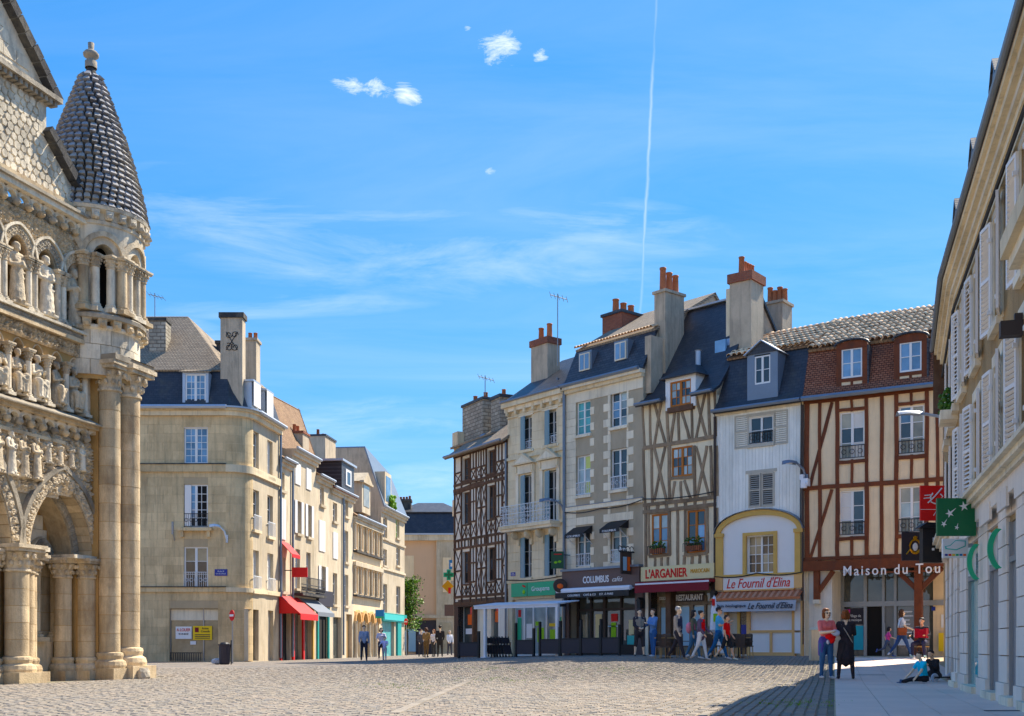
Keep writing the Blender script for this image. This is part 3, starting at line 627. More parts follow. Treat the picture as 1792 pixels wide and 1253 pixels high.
def column(u, n_, r, z0, z1, base=0.4, cap=0.4, m='church_stone', dr=0.42, plinth=True, nseg=16, carved=True, twist=False, parent=None):
    P = parent or church
    b = MB()
    if plinth: b.box(-r*1.7, r*1.7, -r*1.7, r*1.7, 0, base*.45)
    b.lathe([(r*1.55, base*.45), (r*1.6, base*.55), (r*1.5, base*.68), (r*1.2, base*.75), (r*1.3, base*.88), (r*1.25, base*.97), (r*1.0, base)], nseg)
    b.build('column_base', m, P, (u, -n_, z0))
    zs, ze = z0+base, z1-cap
    if twist:
        mb = MB(); k = 26; ns = 18
        vs = []
        for i in range(k+1):
            t = i/k
            for q in range(ns): a = 2*math.pi*q/ns; rr = r*(1+.16*math.cos(4*(a+t*9))); vs.append((rr*math.cos(a), rr*math.sin(a), (ze-zs)*t))
        mb.add(vs, [(i*ns+q, i*ns+(q+1) % ns, (i+1)*ns+(q+1) % ns, (i+1)*ns+q) for i in range(k) for q in range(ns)])
        mb.build('shaft', 'church_grey', P, (u, -n_, zs))
    elif dr:
        nd = max(1, round((ze-zs)/dr)); hh = (ze-zs)/nd
        core = MB().lathe([(r*.975, 0), (r*.975, ze-zs)], nseg).build('shaft_core', 'church_joint', P, (u, -n_, zs), smooth=True)
        for i in range(nd):
            h2 = hh; e = .008
            rr_ = r*(1+random.uniform(-.012, .012)); MB().lathe([(rr_, e*.6), (rr_, h2-e*.6)], nseg).build('drum', m, P, (u, -n_, zs+i*hh), smooth=True)
    else:
        MB().lathe([(r, 0), (r*.96, ze-zs)], nseg).build('shaft', m, P, (u, -n_, zs), smooth=True)
    c = MB().lathe([(r*1.0, 0), (r*1.16, .02), (r*1.16, cap*.10), (r*1.02, cap*.12), (r*1.12, cap*.4), (r*1.45, cap*.72)], nseg)
    if carved:
        for q in range(10):
            a = q*.628; rr = r*1.28
            for zz, s_ in ((.32, .9), (.58, 1.15)): c.blob((rr*s_*math.cos(a+zz), rr*s_*math.sin(a+zz), cap*zz), r*.24, 1, (1, 1, 1.3), .4)
    c.box(-r*1.6, r*1.6, -r*1.6, r*1.6, cap*.74, cap*.86); c.box(-r*1.75, r*1.75, -r*1.75, r*1.75, cap*.86, cap)
    c.build('capital', 'church_carved' if carved else m, P, (u, -n_, ze))
SPZ = 3.02                                                    # springing of the ground-floor arches
# ---- right-hand blind portal
a1, h1 = 1.46, 2.12; c1 = 5.17
c0, a0, h0 = 1.95, 1.80, 2.75
w = MB()
arch_fill(w, c1, SPZ, a1, h1, 0.02, 0.0, 3.6, 7.0, 6.3); arch_fill(w, c0, SPZ, a0, h0, 0.02, 0.0, 0.0, 3.6, 6.3)
w.add([(3.45, 0, -.3), (3.72, 0, -.3), (3.72, 0, SPZ), (3.45, 0, SPZ)], [(0, 1, 2, 3)]); w.add([(6.55, 0, -.3), (7.0, 0, -.3), (7.0, 0, SPZ), (6.55, 0, SPZ)], [(0, 1, 2, 3)])
w.build('wall', 'church_stone', church)
nv = MB(); nv.box(-3, 6.4, 1.5, 22, -.3, 11.4); nv.slab([(-3.5, 1.2, 10.6), (6.9, 1.2, 10.6), (6.9, 22, 10.6), (-3.5, 22, 10.6)], .1); nv.build('nave_wall', 'church_stone', church)
for (c, a, h, full) in ((c1, a1, h1, True), (c0, a0, h0, False)):
    lab = MB(); arch_ring(lab, c, SPZ, a, h, -.10, .02, .16, 0.0, 24); lab.build('hood_mould', 'church_grey', church)
    voussoirs(c, SPZ, a, h, .02, .30, .10, -.1, 'church_carved', 27 if full else 33, lump=.05)
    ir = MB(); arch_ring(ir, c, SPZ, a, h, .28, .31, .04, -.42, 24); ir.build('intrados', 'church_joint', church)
    # soffit stones
    A = arch_pts(c, SPZ, a, h, .31, 40); K = len(A)-1; ns = 22
    for i in range(ns):
        p, q = Vector(A[int(i*K/ns)]), Vector(A[int((i+1)*K/ns)]); d = (q-p)*.03
        B = [p+d, q-d]; nn = Vector((-(q-p).y, (q-p).x)).normalized()*(-.02)
        mb = MB(); mb.add([(B[0].x, -.08, B[0].y), (B[1].x, -.08, B[1].y), (B[1].x, .40, B[1].y), (B[0].x, .40, B[0].y)]+[((B[0]+nn).x, -.08, (B[0]+nn).y), ((B[1]+nn).x, -.08, (B[1]+nn).y), ((B[1]+nn).x, .40, (B[1]+nn).y), ((B[0]+nn).x, .40, (B[0]+nn).y)],
                     [(4, 5, 6, 7), (0, 1, 5, 4), (1, 2, 6, 5), (2, 3, 7, 6), (3, 0, 4, 7)])
        mb.build('soffit_stone', 'church_stone', church)
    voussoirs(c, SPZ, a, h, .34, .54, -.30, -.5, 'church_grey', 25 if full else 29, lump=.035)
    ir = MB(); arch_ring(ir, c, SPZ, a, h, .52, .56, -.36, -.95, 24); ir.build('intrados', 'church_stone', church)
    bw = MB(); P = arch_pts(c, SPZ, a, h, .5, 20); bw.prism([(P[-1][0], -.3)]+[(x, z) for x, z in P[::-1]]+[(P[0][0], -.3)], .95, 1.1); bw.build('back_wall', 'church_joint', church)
ashlar(church, (c1-.95, c1+.95, -.1, SPZ), .42, .62, [], 'church_stone', proud=-.925, inner=-1.0)
for j in range(5):                                            # courses inside the arch head, narrowing
    z = SPZ+.36*j; half = .92*math.sqrt(max(0.05, 1-(z+.36-SPZ)/1.7)); n_ = max(2, int(half*2/.5))
    for k in range(n_): cube('stone', church, 'church_grey' if random.random() < .35 else 'church_pale', c1-half+2*half*k/n_+.006, c1-half+2*half*(k+1)/n_-.006, -1.0, -.925, z+.006, z+.354)
# small twin blind arches on the back wall
for cc in (c1-.42, c1+.40):
    sm = MB(); arch_ring(sm, cc, SPZ+.02, .40, .52, 0, .20, -.80, -.93, 10); sm.build('small_arch', 'church_carved', church); voussoirs(cc, SPZ+.02, .40, .52, .03, .18, -.77, -.9, 'church_grey', 9, lump=.02)
    MB().prism([(x, z) for x, z in arch_pts(cc, SPZ+.02, .40, .52, .2, 8)][::-1], .90, .92).build('small_arch_field', 'church_joint', church)
cube('low_wall', church, 'church_stone', c1-1.0, c1+.55, -.95, -.62, -.2, .95)
for uu, nn, rr in ((c1-.82, -.72, .15), (c1-.02, -.72, .15), (c1+.80, -.72, .15)): column(uu, nn, rr, .95, SPZ, .25, .38, nseg=14, plinth=True)
# jambs with their engaged columns
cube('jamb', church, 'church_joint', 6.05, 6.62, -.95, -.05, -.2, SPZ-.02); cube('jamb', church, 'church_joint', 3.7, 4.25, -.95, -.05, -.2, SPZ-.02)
column(5.78, -.38, .21, -.05, SPZ, .62, .50); column(6.22, -.02, .22, -.05, SPZ, .62, .50); column(6.60, .10, .14, .0, SPZ, .5, .45, dr=0, twist=True)
column(4.52, -.38, .21, -.05, SPZ, .62, .50); column(4.05, -.05, .20, -.05, SPZ, .62, .50); column(3.44, .22, .27, -.05, SPZ+.12, .66, .62)
cube('impost', church, 'church_pale', 5.45, 6.75, -.5, .22, SPZ-.02, SPZ+.07); cube('impost', church, 'church_pale', 3.1, 4.35, -.5, .40, SPZ+.03, SPZ+.13)
column(2.95, -.1, .22, -.05, SPZ, .62, .5); cube('jamb', church, 'church_joint', 2.6, 3.5, -1.2, -.2, -.2, SPZ)
# ---- figure frieze above the arches
relief('carved_frieze', 0.0, 3.42, 4.2, 5.95, .03, .10, .30, seed=2); relief('carved_frieze', 3.42, 5.1, 4.4, 5.95, .03, .12, .26, seed=3)
relief('carved_frieze', 5.1, 6.45, 4.5, 5.95, .03, .12, .22, seed=5); relief('carved_pier', 6.40, 6.98, 3.3, 5.9, .06, .08, .32, 'church_grey', seed=8)
for k in range(8):
    uu = 2.95+.42*k
    if abs(uu-c1) < .75: zz, HH = 5.18, .66
    else: zz, HH = 4.72, 1.0
    if uu > 6.2: zz, HH = 4.85, .9
    statue(uu, .10, zz, HH, False, 30+k, 'relief_figure')
cube('string_course', church, 'church_stone', 2.6, 5.2, .0, .16, 5.72, 5.80)
# ---- lower corbel table and cornice
def corbel_row(u0, u1, z, sp, n_=.05, sz=.17, arcs=True):
    k = int((u1-u0)/sp)
    for i in range(k+1):
        u = u0+sp*i; mb = MB()
        mb.prism([(-sz*.5, .0), (sz*.5, .0), (sz*.55, sz*.75), (-sz*.55, sz*.75)], -.02, .22)
        mb.blob((0, -.10, sz*.25), sz*.62, 2, (.85, 1.0, .95), .22); mb.blob((0, -.17, sz*.05), sz*.30, 1, (1, 1, .8), .4)
        mb.build('corbel', 'church_stone' if i % 3 else 'church_grey', church, (u, -n_, z), (0, 0, 0))
        if arcs and i < k:
            m2 = MB(); arch_ring(m2, sp/2, .05, sp*.42, sp*.42, -.10, .0, .15, 0, 6); m2.build('corbel_arch', 'church_pale', church, (u, -n_+.0, z))
corbel_row(1.2, 6.9, 5.96, .40)
cube('cornice', church, 'church_stone', 0, 7.05, -.05, .30, 6.24, 6.33); MB().prism([(0, 6.33), (6.55, 6.33), (6.55, 6.36), (0, 6.36)], -.42, 0).build('cornice_lip', 'church_grey', church)
MB().add([(0, -.44, 6.36), (6.2, -.44, 6.36), (6.2, .1, 6.62), (0, .1, 6.62), (0, -.44, 6.33), (6.2, -.44, 6.33)], [(0, 1, 2, 3), (4, 5, 1, 0)]).build('weathered_ledge', 'church_grey', church)
# ---- two storeys of statue niches
def niche_row(cs, half, z0, zs, rise, ztop, depth, umin, umax, ringw, cols2, stat, carved_band):
    w = MB(); prev = umin
    bounds = [umin]+[(cs[i]+cs[i+1])/2 for i in range(len(cs)-1)]+[umax]
    for i, c in enumerate(cs):
        arch_fill(w, c, zs, half, rise, 0, 0, bounds[i], bounds[i+1], ztop, 8)
        w.add([(bounds[i], 0, z0), (c-half, 0, z0), (c-half, 0, zs), (bounds[i], 0, zs)], [(0, 1, 2, 3)]); w.add([(c+half, 0, z0), (bounds[i+1], 0, z0), (bounds[i+1], 0, zs), (c+half, 0, zs)], [(0, 1, 2, 3)])
        for sd in (-1, 1): u = c+sd*half; w.add([(u, 0, z0), (u, depth, z0), (u, depth, zs), (u, 0, zs)], [(0, 1, 2, 3)])
        ir = MB(); arch_ring(ir, c, zs, half, rise, 0, .03, .01, -depth, 8); ir.build('niche_arch', 'church_stone', church)
        w.add([(c-half, depth, z0), (c+half, depth, z0), (c+half, depth, zs+rise), (c-half, depth, zs+rise)], [(0, 1, 2, 3)])
        if ringw: voussoirs(c, zs, half+ringw, rise+ringw, 0, ringw, .05, -.02, 'church_grey' if i % 2 else 'church_carved', 13, lump=.028); hm = MB(); arch_ring(hm, c, zs, half+ringw, rise+ringw, -.06, 0, .11, 0, 10); hm.build('hood_mould', 'church_pale', church)
        stat(c, i)
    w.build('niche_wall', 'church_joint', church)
    for i in range(len(cs)):
        x = (cs[i]+half+bounds[i+1])/2 if i < len(cs)-1 else cs[i]+half+.12
        for q in ((-.10, .10) if cols2 else (0,)):
            column(x+q, .06, .085 if cols2 else .075, z0, zs+.03, .16, .34 if cols2 else .28, 'church_pale', dr=0, nseg=12)
niche_row([1.28, 1.95, 2.61, 3.08+.0, 3.745, 4.40, 5.075, 5.725], .205, 6.55, 7.72, .26, 8.35, .42, .9, 6.15, 0, False,
          lambda c, i: statue(c, -.02, 6.62, 1.08, True, 50+i, 'seated_statue'), None)
relief('carved_frieze', .9, 6.2, 7.99, 8.33, .02, .10, .15, seed=11, res=.025)
ashlar(church, (6.1, 6.75, 6.4, 8.3), .4, .4, [], 'church_pale', proud=.03)
cube('string_course', church, 'church_stone', 0, 6.45, -.1, .20, 8.32, 8.42); relief('carved_moulding', .0, 6.4, 8.42, 8.54, .18, .03, .10, 'church_grey', seed=12); cube('string_course', church, 'church_pale', 0, 6.5, -.1, .26, 8.54, 8.60)
niche_row([1.67, 2.68, 3.695, 4.69, 5.73], .345, 8.60, 9.86, .46, 11.0, .5, .9, 6.35, .22, True,
          lambda c, i: statue(c, -.02, 8.68, 1.42, False, 70+i), None)
relief('carved_spandrel', .9, 6.3, 10.42, 10.98, .0, .08, .13, seed=14, res=.025)
corbel_row(1.1, 6.5, 10.98, .41, .02)
cube('cornice', church, 'church_pale', 0, 6.55, -.1, .30, 11.27, 11.40); cube('cornice', church, 'church_grey', 0, 6.4, -.1, .38, 11.40, 11.47); cube('string_course', church, 'church_stone', 0, 6.35, -.1, .1, 11.47, 11.72)
# ---- gable faced with round stones
gp = [(0, 11.7), (6.30, 11.7), (4.66, 12.98), (4.66, 13.95), (4.9, 13.95), (0, 18.4)]
MB().prism(gp, .02, .5).build('gable_wall', 'church_pale', church)
random.seed(8); rs = .104
for j in range(0, 40):
    z = 11.84+j*rs*1.72
    for i in range(0, 40):
        u = 1.5+i*rs*2.02+(rs if j % 2 else 0)+random.uniform(-.02, .02); zz = z+random.uniform(-.02, .02)
        lim = 6.30-(zz-11.7)*1.28-.22 if zz < 12.98 else (4.55 if zz < 13.75 else -1)
        if u > lim-.02 or u < 3.0 or zz > 13.72: continue
        r0 = rs*random.uniform(.80, 1.0); k = random.choice((5, 6, 7, 8)); ph = random.random()
        pts = [(u+r0*(1+random.uniform(-.06, .05))*math.cos(2*math.pi*q/k+ph), zz+r0*1.02*math.sin(2*math.pi*q/k+ph)) for q in range(k)]
        MB().prism(pts, -.012-random.uniform(0, .012), .03, back=False).build('round_stone', 'church_pale', church)
# upper gable triangle: plain diagonal stones
for j in range(14):
    z = 14.28+j*.30
    for i in range(14):
        u0_ = 1.6+i*.42+(.21 if j % 2 else 0); lim = 4.9-(z+.3-13.95)*1.10-.05
        if u0_+.4 > lim or z > 16.8: continue
        cube('stone', church, 'church_pale', u0_, u0_+.405, -.05, .0+random.uniform(0, .012), z, z+.285)
def coping(a, b, wd, m):
    L = math.hypot(b[0]-a[0], b[1]-a[1]); k = max(1, int(L/.32))
    for i in range(k):
        p = (a[0]+(b[0]-a[0])*(i+.03)/k, a[1]+(b[1]-a[1])*(i+.03)/k); q = (a[0]+(b[0]-a[0])*(i+.97)/k, a[1]+(b[1]-a[1])*(i+.97)/k)
        beam(church, m, p, q, wd*random.uniform(.9, 1.1), -.4, .20+random.uniform(-.01, .03), 'coping_stone')
coping((6.36, 11.74), (4.60, 13.14), .20, 'soot_stone'); coping((5.02, 13.95), (0, 18.55), .22, 'soot_stone')
cube('cornice', church, 'church_grey', 0, 4.98, -.3, .26, 13.86, 13.98); 
for i in range(22): cube('dentil', church, 'church_grey', 1.2+i*.17, 1.29+i*.17, 0, .20, 13.74, 13.86)
cube('quoin', church, 'church_pale', 4.42, 4.68, -.4, .02, 13.0, 13.86)
# ---- clustered buttress columns at the corner
cube('pier', church, 'church_joint', 6.3, 7.65, -.9, .26, -.2, 7.9)
ashlar(church, (6.62, 7.0, .1, 7.2), .42, .4, [], 'church_stone', proud=.29, inner=.2)
column(6.52, .44, .26, -.05, 7.98, .74, .74, dr=.46, nseg=20); column(7.17, .52, .295, -.05, 7.98, .86, .78, dr=.46, nseg=22)
column(7.62, .05, .2, -.05, 7.9, .6, .6, dr=.46, nseg=14)
MB().prism([(6.1, 7.98), (7.72, 7.98), (7.72, 8.12), (6.1, 8.12)], -.92, .3).build('abacus', 'church_grey', church)
MB().add([(6.75, -.95, 8.12), (7.75, -.95, 8.12), (7.75, .2, 8.12), (6.75, .2, 8.12), (7.02, .05, 8.62), (7.5, .05, 8.5)], [(0, 1, 5, 4), (0, 4, 3), (1, 2, 5), (3, 4, 5, 2)]).build('sloping_cap', 'church_grey', church)
mb = MB(); mb.blob((6.98, -1.12, .06), .25, 2, (.75, .7, 1.0), .25); mb.build('guard_stone', 'church_pale', church)
# ---- turret
TU, TY, TZ = 6.9, 0.4, -0.40                                             # axis of the turret in the facade frame
def polar(r, a, z): return (TU+r*math.cos(a), TY+r*math.sin(a), z+TZ)
MB().lathe([(1.16, 7.9), (1.16, 9.1)], 40, (TU, TY, TZ)).build('turret_core', 'church_joint', church, smooth=True)
def curved_block(r0, r1, a0, a1, z0, z1, m, name='stone', k=3):
    mb = MB(); vs = []
    for r in (r1, r0):
        for z in (z0, z1):
            for i in range(k+1): a = a0+(a1-a0)*i/k; vs.append(polar(r, a, z))
    n = k+1; fs = []
    for i in range(k): fs += [(i, i+1, n+i+1, n+i), (n+i, n+i+1, 3*n+i+1, 3*n+i), (i+1, i, 2*n+i, 2*n+i+1)]
    fs += [(0, n, 3*n, 2*n), (k, 2*n+k, 3*n+k, n+k)]
    mb.add(vs, fs); return mb.build(name, m, church)
for j in range(3):
    for i in range(15):
        da = 2*math.pi/15; a = i*da+(da/2 if j % 2 else 0)
        if math.sin(a+da/2) > .55: continue
        curved_block(1.14, 1.20+random.uniform(0, .012), a+.006, a+da-.006, 8.0+j*.38+.006, 8.38+j*.38-.006, 'church_pale')
MB().lathe([(1.20, 9.12), (1.28, 9.16), (1.24, 9.24)], 40, (TU, TY, TZ)).build('ring_moulding', 'church_pale', church, smooth=True)
for i in range(22):
    a = i*2*math.pi/22
    if math.sin(a) > .6: continue
    mb = MB(); mb.prism([(-.09, 0), (.09, 0), (.11, .22), (-.11, .22)], -.12, .08); mb.blob((0, -.12, .06), .10, 1, (.9, 1, .9), .4)
    mb.build('corbel', 'church_stone', church, polar(1.21, a, 9.16), (0, 0, a+math.pi/2))
MB().lathe([(1.14, 9.36), (1.37, 9.38), (1.39, 9.47), (1.30, 9.54), (0.2, 9.56)], 44, (TU, TY, TZ)).build('turret_gallery', 'church_grey', church, smooth=False)
NB = 8; OFF = R(-90)+R(6)
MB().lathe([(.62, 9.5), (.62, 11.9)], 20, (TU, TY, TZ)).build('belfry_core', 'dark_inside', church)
for k in range(NB):
    ac = OFF+k*2*math.pi/NB; half = 2*math.pi/NB/2
    pa = ac+half
    curved_block(.95, 1.14, pa-.17, pa+.17, 9.55, 10.95, 'church_pale', 'pier')
    for q in (-.235, .235): 
        x, y, z = polar(1.18, pa+q, 0); column(x, -y, .105, 9.55+TZ, 10.98+TZ, .22, .32, 'church_pale', dr=0, nseg=12)
    x, y, z = polar(1.23, pa, 0); column(x, -y, .13, 9.55+TZ, 10.98+TZ, .22, .32, 'church_stone', dr=0, nseg=12)
    # arch over the opening, bent round the drum
    for (d0, d1, r0, r1, mm) in ((.0, .13, 1.12, 1.35, 'church_carved'), (.13, .30, .90, 1.27, 'church_pale')):
        A, B = arch_pts(0, 0, .56, .60, d0, 8), arch_pts(0, 0, .56, .60, d1, 8); n = len(A); vs = []
        for r in (r1, r0):
            for L in (A, B):
                for (x_, z_) in L: vs.append(polar(r, ac+x_/1.26, 10.95+z_))
        fs = []
        for i in range(n-1): fs += [(i, n+i, n+i+1, i+1), (n+i, 3*n+i, 3*n+i+1, n+i+1), (i+1, 2*n+i+1, 2*n+i, i)]
        MB().add(vs, fs).build('belfry_arch', mm, church)
    n = 8; vs = []; A = arch_pts(0, 0, .56, .60, .02, 8)      # wall above the arch
    for (x_, z_) in A: vs.append(polar(1.29, ac+x_/1.26, 10.95+z_)); vs.append(polar(1.29, ac+x_/1.26, 11.72))
    MB().add(vs, [(2*i, 2*i+2, 2*i+3, 2*i+1) for i in range(len(A)-1)]).build('belfry_wall', 'church_pale', church)
MB().lathe([(1.27, 11.68), (1.33, 11.72), (1.33, 11.80), (1.29, 11.83), (1.29, 12.0), (1.43, 12.06), (1.45, 12.14), (1.34, 12.22)], 44, (TU, TY, TZ)).build('turret_cornice', 'church_pale', church)
for i in range(26):
    a = i*2*math.pi/26
    if math.sin(a) > .6: continue
    mb = MB(); mb.prism([(-.08, 0), (.08, 0), (.10, .2), (-.10, .2)], -.12, .05); mb.blob((0, -.11, .05), .10, 1, (.9, 1, .9), .4); mb.build('corbel', 'church_pale', church, polar(1.30, a, 11.84), (0, 0, a+math.pi/2))
CZ0, CZ1, CR = 12.12, 16.26, 1.37
def cone_r(t): return CR*(1-t)**0.93*(1+.10*math.sin(math.pi*t))+.10*t
MB().lathe([(cone_r(i/12)-.05, CZ0+(CZ1-CZ0)*i/12) for i in range(13)], 30, (TU, TY, TZ)).build('cone', 'soot_stone', church, smooth=True)
sc_mesh = []
for k in range(4):
    mb = MB(); w_, h_ = .078, .165; pts = [(-w_, 0), (w_, 0), (w_*.98, h_*.45), (w_*.72, h_*.8), (w_*.3, h_*.98), (-w_*.3, h_*.98), (-w_*.72, h_*.8), (-w_*.98, h_*.45)]
    pts = [(x*random.uniform(.92, 1.04), z*random.uniform(.94, 1.04)) for x, z in pts]
    n = len(pts); mb.add([(x, -.085*(1-z/h_*.9), z) for x, z in pts]+[(x, .05, z) for x, z in pts], [tuple(range(n))]+[(i, i+n, (i+1) % n+n, (i+1) % n) for i in range(n)]); sc_mesh.append(mb.mesh('stone_scale', 'scale_stone'))
rows = 25; lst = []; fw = MB()
for j in range(rows):
    t = j/rows*.93; z = CZ0+.02+(CZ1-CZ0)*t; r = cone_r(t); cnt = max(9, int(2*math.pi*r/.195)); rr2 = cone_r(t+.05); tilt = math.atan2(r-rr2, (CZ1-CZ0)*.05)
    for i in range(cnt):
        a = (i+(.5 if j % 2 else 0))*2*math.pi/cnt; face = math.sin(a)*.9-math.cos(a)*.15
        lst.append((face, r, a, z, tilt))
lst.sort()
for q, (face, r, a, z, tilt) in enumerate(lst):
    if q < 300:
        k_ = min(1, r/.5+.3); o = put('stone_scale', random.choice(sc_mesh), church, polar(r+random.uniform(-.008, .01), a+random.uniform(-.008, .008), z+random.uniform(-.008, .008)), None, (k_*random.uniform(.9, 1.04), k_*random.uniform(.9, 1.2), k_*random.uniform(.9, 1.04)))
        o.rotation_euler = Matrix.Rotation(a+math.pi/2, 4, 'Z').to_3x3().to_4x4().to_euler() if False else (Matrix.Rotation(a+math.pi/2, 3, 'Z') @ Matrix.Rotation(-tilt+random.uniform(-.06, .05), 3, 'X') @ Matrix.Rotation(random.uniform(-.05, .05), 3, 'Y')).to_euler()
    else:
        Mx = Matrix.Translation(polar(r, a, z)) @ (Matrix.Rotation(a+math.pi/2, 3, 'Z') @ Matrix.Rotation(-tilt, 3, 'X')).to_4x4()
        me = sc_mesh[q % 4]; fw.add([Mx @ v.co for v in me.vertices], [tuple(p.vertices) for p in me.polygons])
stuff(fw.build('stone_scales', 'scale_stone', church))
MB().lathe([(.15, 16.15), (.15, 16.32), (.10, 16.36), (.11, 16.40), (.19, 16.46), (.20, 16.52), (.15, 16.58), (.08, 16.62), (.07, 16.64), (.08, 16.80), (0.001, 16.82)], 16, (TU, TY, TZ)).build('finial', 'church_grey', church, smooth=True)
# ================================================================== row of old houses along the far side of the square
random.seed(31)
def step(P, vp, x1):
    d = Vector(((vp-CX)/FPX, 1.0)).normalized(); r = ray(x1); t = (r*P.y-P.x)/(d.x-r*d.y); return P+d*t
PA = Vector((ray(1254)*47, 47)); PC = step(PA, -1010, 1126); PG = step(PC, -840, 989); PT = step(PG, -665, 889); PL = step(PT, -250, 795)
PF = step(PA, -1670, 1407); PM = step(PF, -2480, 1660)
FT, FG, FCo, FA, FF, FM = Facade(PL, PT), Facade(PT, PG), Facade(PG, PC), Facade(PC, PA), Facade(PA, PF), Facade(PF, PM)
def fthing(F, name, label, cat, u, n, z, group=None): return thing(name, label, cat, F.world(u, n, z), F.rz, group)
class Timber:
    def __init__(s, h, m, n=.05): s.h, s.m, s.n, s.k = h, m, n, 1.0
    def b(s, a, b, w=.14, k=0): beam(s.h, s.m, a, b, w*s.k*random.uniform(.9, 1.1), -.03, s.n+random.uniform(-.012, .012)+k)
    def post(s, u, z0, z1, w=.14): s.b((u, z0), (u+random.uniform(-.02, .02), z1), w)
    def rail(s, z, u0, u1, w=.15, dz=0): s.b((u0, z), (u1, z+dz), w, .012)
    def cross(s, u0, u1, z0, z1, w=.075):
        s.b((u0, z0), (u1, z1), w, -.018); s.b((u0, z1), (u1, z0), w, -.022)
# ------------------------------------------------------------------ dark half-timbered house
hT = FT.empty('timber_house', 'narrow house with dense dark-brown timber crosses and white infill at the street corner', 'house')
L = FT.L; U = lambda x: FT.at(x)[0]; Z = lambda y, x=888: FT.p(x, y)[1]
z_e, z_b1t, z_b1b, z_b2t, z_b2b, z_bot = Z(768), Z(826), Z(834), Z(932), Z(947), Z(1040)
us = [U(x) for x in (797.6, 808.7, 823.9, 834, 842.5, 852, 867.8, 879, 888.6)]
us[0] = .08; us[-1] = L-.08
wins = [(us[1]+.08, us[2]-.08, z_b1b+.15, z_e-.32), (us[5]+.08, us[6]-.08, z_b1b+.3, z_e-.30),
        (us[1]+.08, us[2]-.08, z_b2t+.85, z_b1b-.25), (us[5]+.08, us[6]-.08, z_b2t+.85, z_b1b-.22), (us[1]+.08, us[2]-.08, z_bot+.75, z_b2b-.2), (us[5]+.08, us[6]-.08, z_bot+.75, z_b2b-.18)]
shop = (.5, L-1.0, .0, 2.75, 1.0)
wall(hT, L, z_e, 6.5, wins+[shop], 'plaster_white', rev=.22)
for w_ in wins: window(hT, w_, 2, 3, 'timber_dark', ['glass_dark', 'dark_inside', 'glass_dark'], rec=.12, fw=.07)
tb = Timber(hT, 'timber_dark'); tb.k = .68
for z in (z_e-.12, z_b1t, z_b1b-.05, z_b2t+.02, z_b2b, z_bot+.05, z_bot-.32): tb.rail(z, 0, L, .20)
tb.b((0, z_b1b-.12), (us[5]-.3, z_b1b-.02), .42, .01)
for k in range(16): tb.post(.2+k*(L-.4)/15, z_b2t, z_b2b, .10) if k % 1 == 0 else None
for k in range(8): tb.post(us[5]+.2+k*.3, z_b1t, z_b1b, .08) if us[5]+.2+k*.3 < L else None
for u in us: tb.post(u, z_bot-.32, z_e, .16)
for (za, zb, sill) in ((z_b1t, z_e-.12, None), (z_b2t, z_b1b, z_b2t+.85), (z_bot, z_b2b, z_bot+.75)):
    top = sill is None; zm = za+(zb-za)*(.42 if top else .55)
    for i in (0, 2, 3, 4, 6, 7):
        a, b = us[i]+.07, us[i+1]-.07
        if top:
            tb.rail(zm, a, b, .11); tb.cross(a, b, za+.08, zm-.04)
            if i in (2, 3, 4, 6): tb.post((a+b)/2, zm, zb, .08)
        elif i in (2, 6):
            tb.rail(sill+.05, a, b, .12); tb.rail(zb-.85, a, b, .1); tb.post((a+b)/2, sill, zb, .07); tb.cross(a, b, za+.1, sill-.02)
        else:
            tb.rail(zm, a, b, .12); tb.cross(a, b, za+.1, zm-.04); tb.cross(a, b, zm+.05, zb-.08)
    for i in (1, 5):
        a, b = us[i]+.07, us[i+1]-.07; sz = za+.12 if top else sill-.06
        tb.rail(sz, a-.05, b+.05, .13)
        if not top: tb.cross(a, (a+b)/2, za+.1, sz-.06); tb.cross((a+b)/2, b, za+.1, sz-.06); tb.post((a+b)/2, za, sz, .06)
rp = 3.3
roof(hT, [[(-.45, -.42, z_e-.10), (L+.15, -.42, z_e-.10), (L+.15, rp, z_e+rp*.74), (-.45, rp, z_e+rp*.74)], [(L+.15, rp, z_e+rp*.74), (L+.15, 6.8, z_e), (-.45, 6.8, z_e), (-.45, rp, z_e+rp*.74)]], 'tile_grey')
MB().prism([(0, 0), (0.001, 0)], 0, 1) if False else None
MB().add([(0, 0, z_e), (0, 6.5, z_e), (0, rp, z_e+rp*.74-.1), (L, 0, z_e), (L, 6.5, z_e), (L, rp, z_e+rp*.74-.1)], [(0, 1, 2), (3, 5, 4)]).build('gable', 'rubble', hT)
gutter(hT, (-.4, -.46, z_e-.08), (L, -.46, z_e-.08), .07); gutter(hT, (L-.03, -.12, z_e-.2), (L-.03, -.12, .4), .05, name='downpipe')
MB().box(0, .5, 0, .05, 0, .7).build('skylight', 'zinc', hT, (.7, .85, z_e+.6), (R(-36), 0, 0))
cube('shop_frame', hT, 'taupe_dark', 0, .5, -.3, .02, 0, 3.0); cube('shop_frame', hT, 'taupe_dark', .5, L, -.25, .03, 2.72, 3.1)
MB().box(0, 1.6, 0, .06, 0, 2.7).build('shop_glass', 'glass_shop', hT, (.5, .35, 0)); cube('shop_post', hT, 'timber_dark', 2.05, 2.2, -.4, .0, 0, 2.75)
MB().box(0, 1.5, 0, .3, 0, 2.72).build('shop_wall', 'pale_stone', hT, (2.2, .25, 0)); MB().box(0, 1.1, 0, .06, 0, 2.7).build('shop_glass', 'glass_shop', hT, (3.75, .4, 0))
cube('poster', hT, 'orange', .95, 1.5, -.34, -.33, 1.75, 2.3); cube('poster', hT, 'white', .7, 1.7, -.34, -.332, 1.25, 1.55); cube('poster', hT, 'orange', 3.9, 4.25, -.39, -.38, 1.85, 2.4); cube('shop_base', hT, 'taupe_dark', .5, 2.05, -.34, -.05, 0, .45)
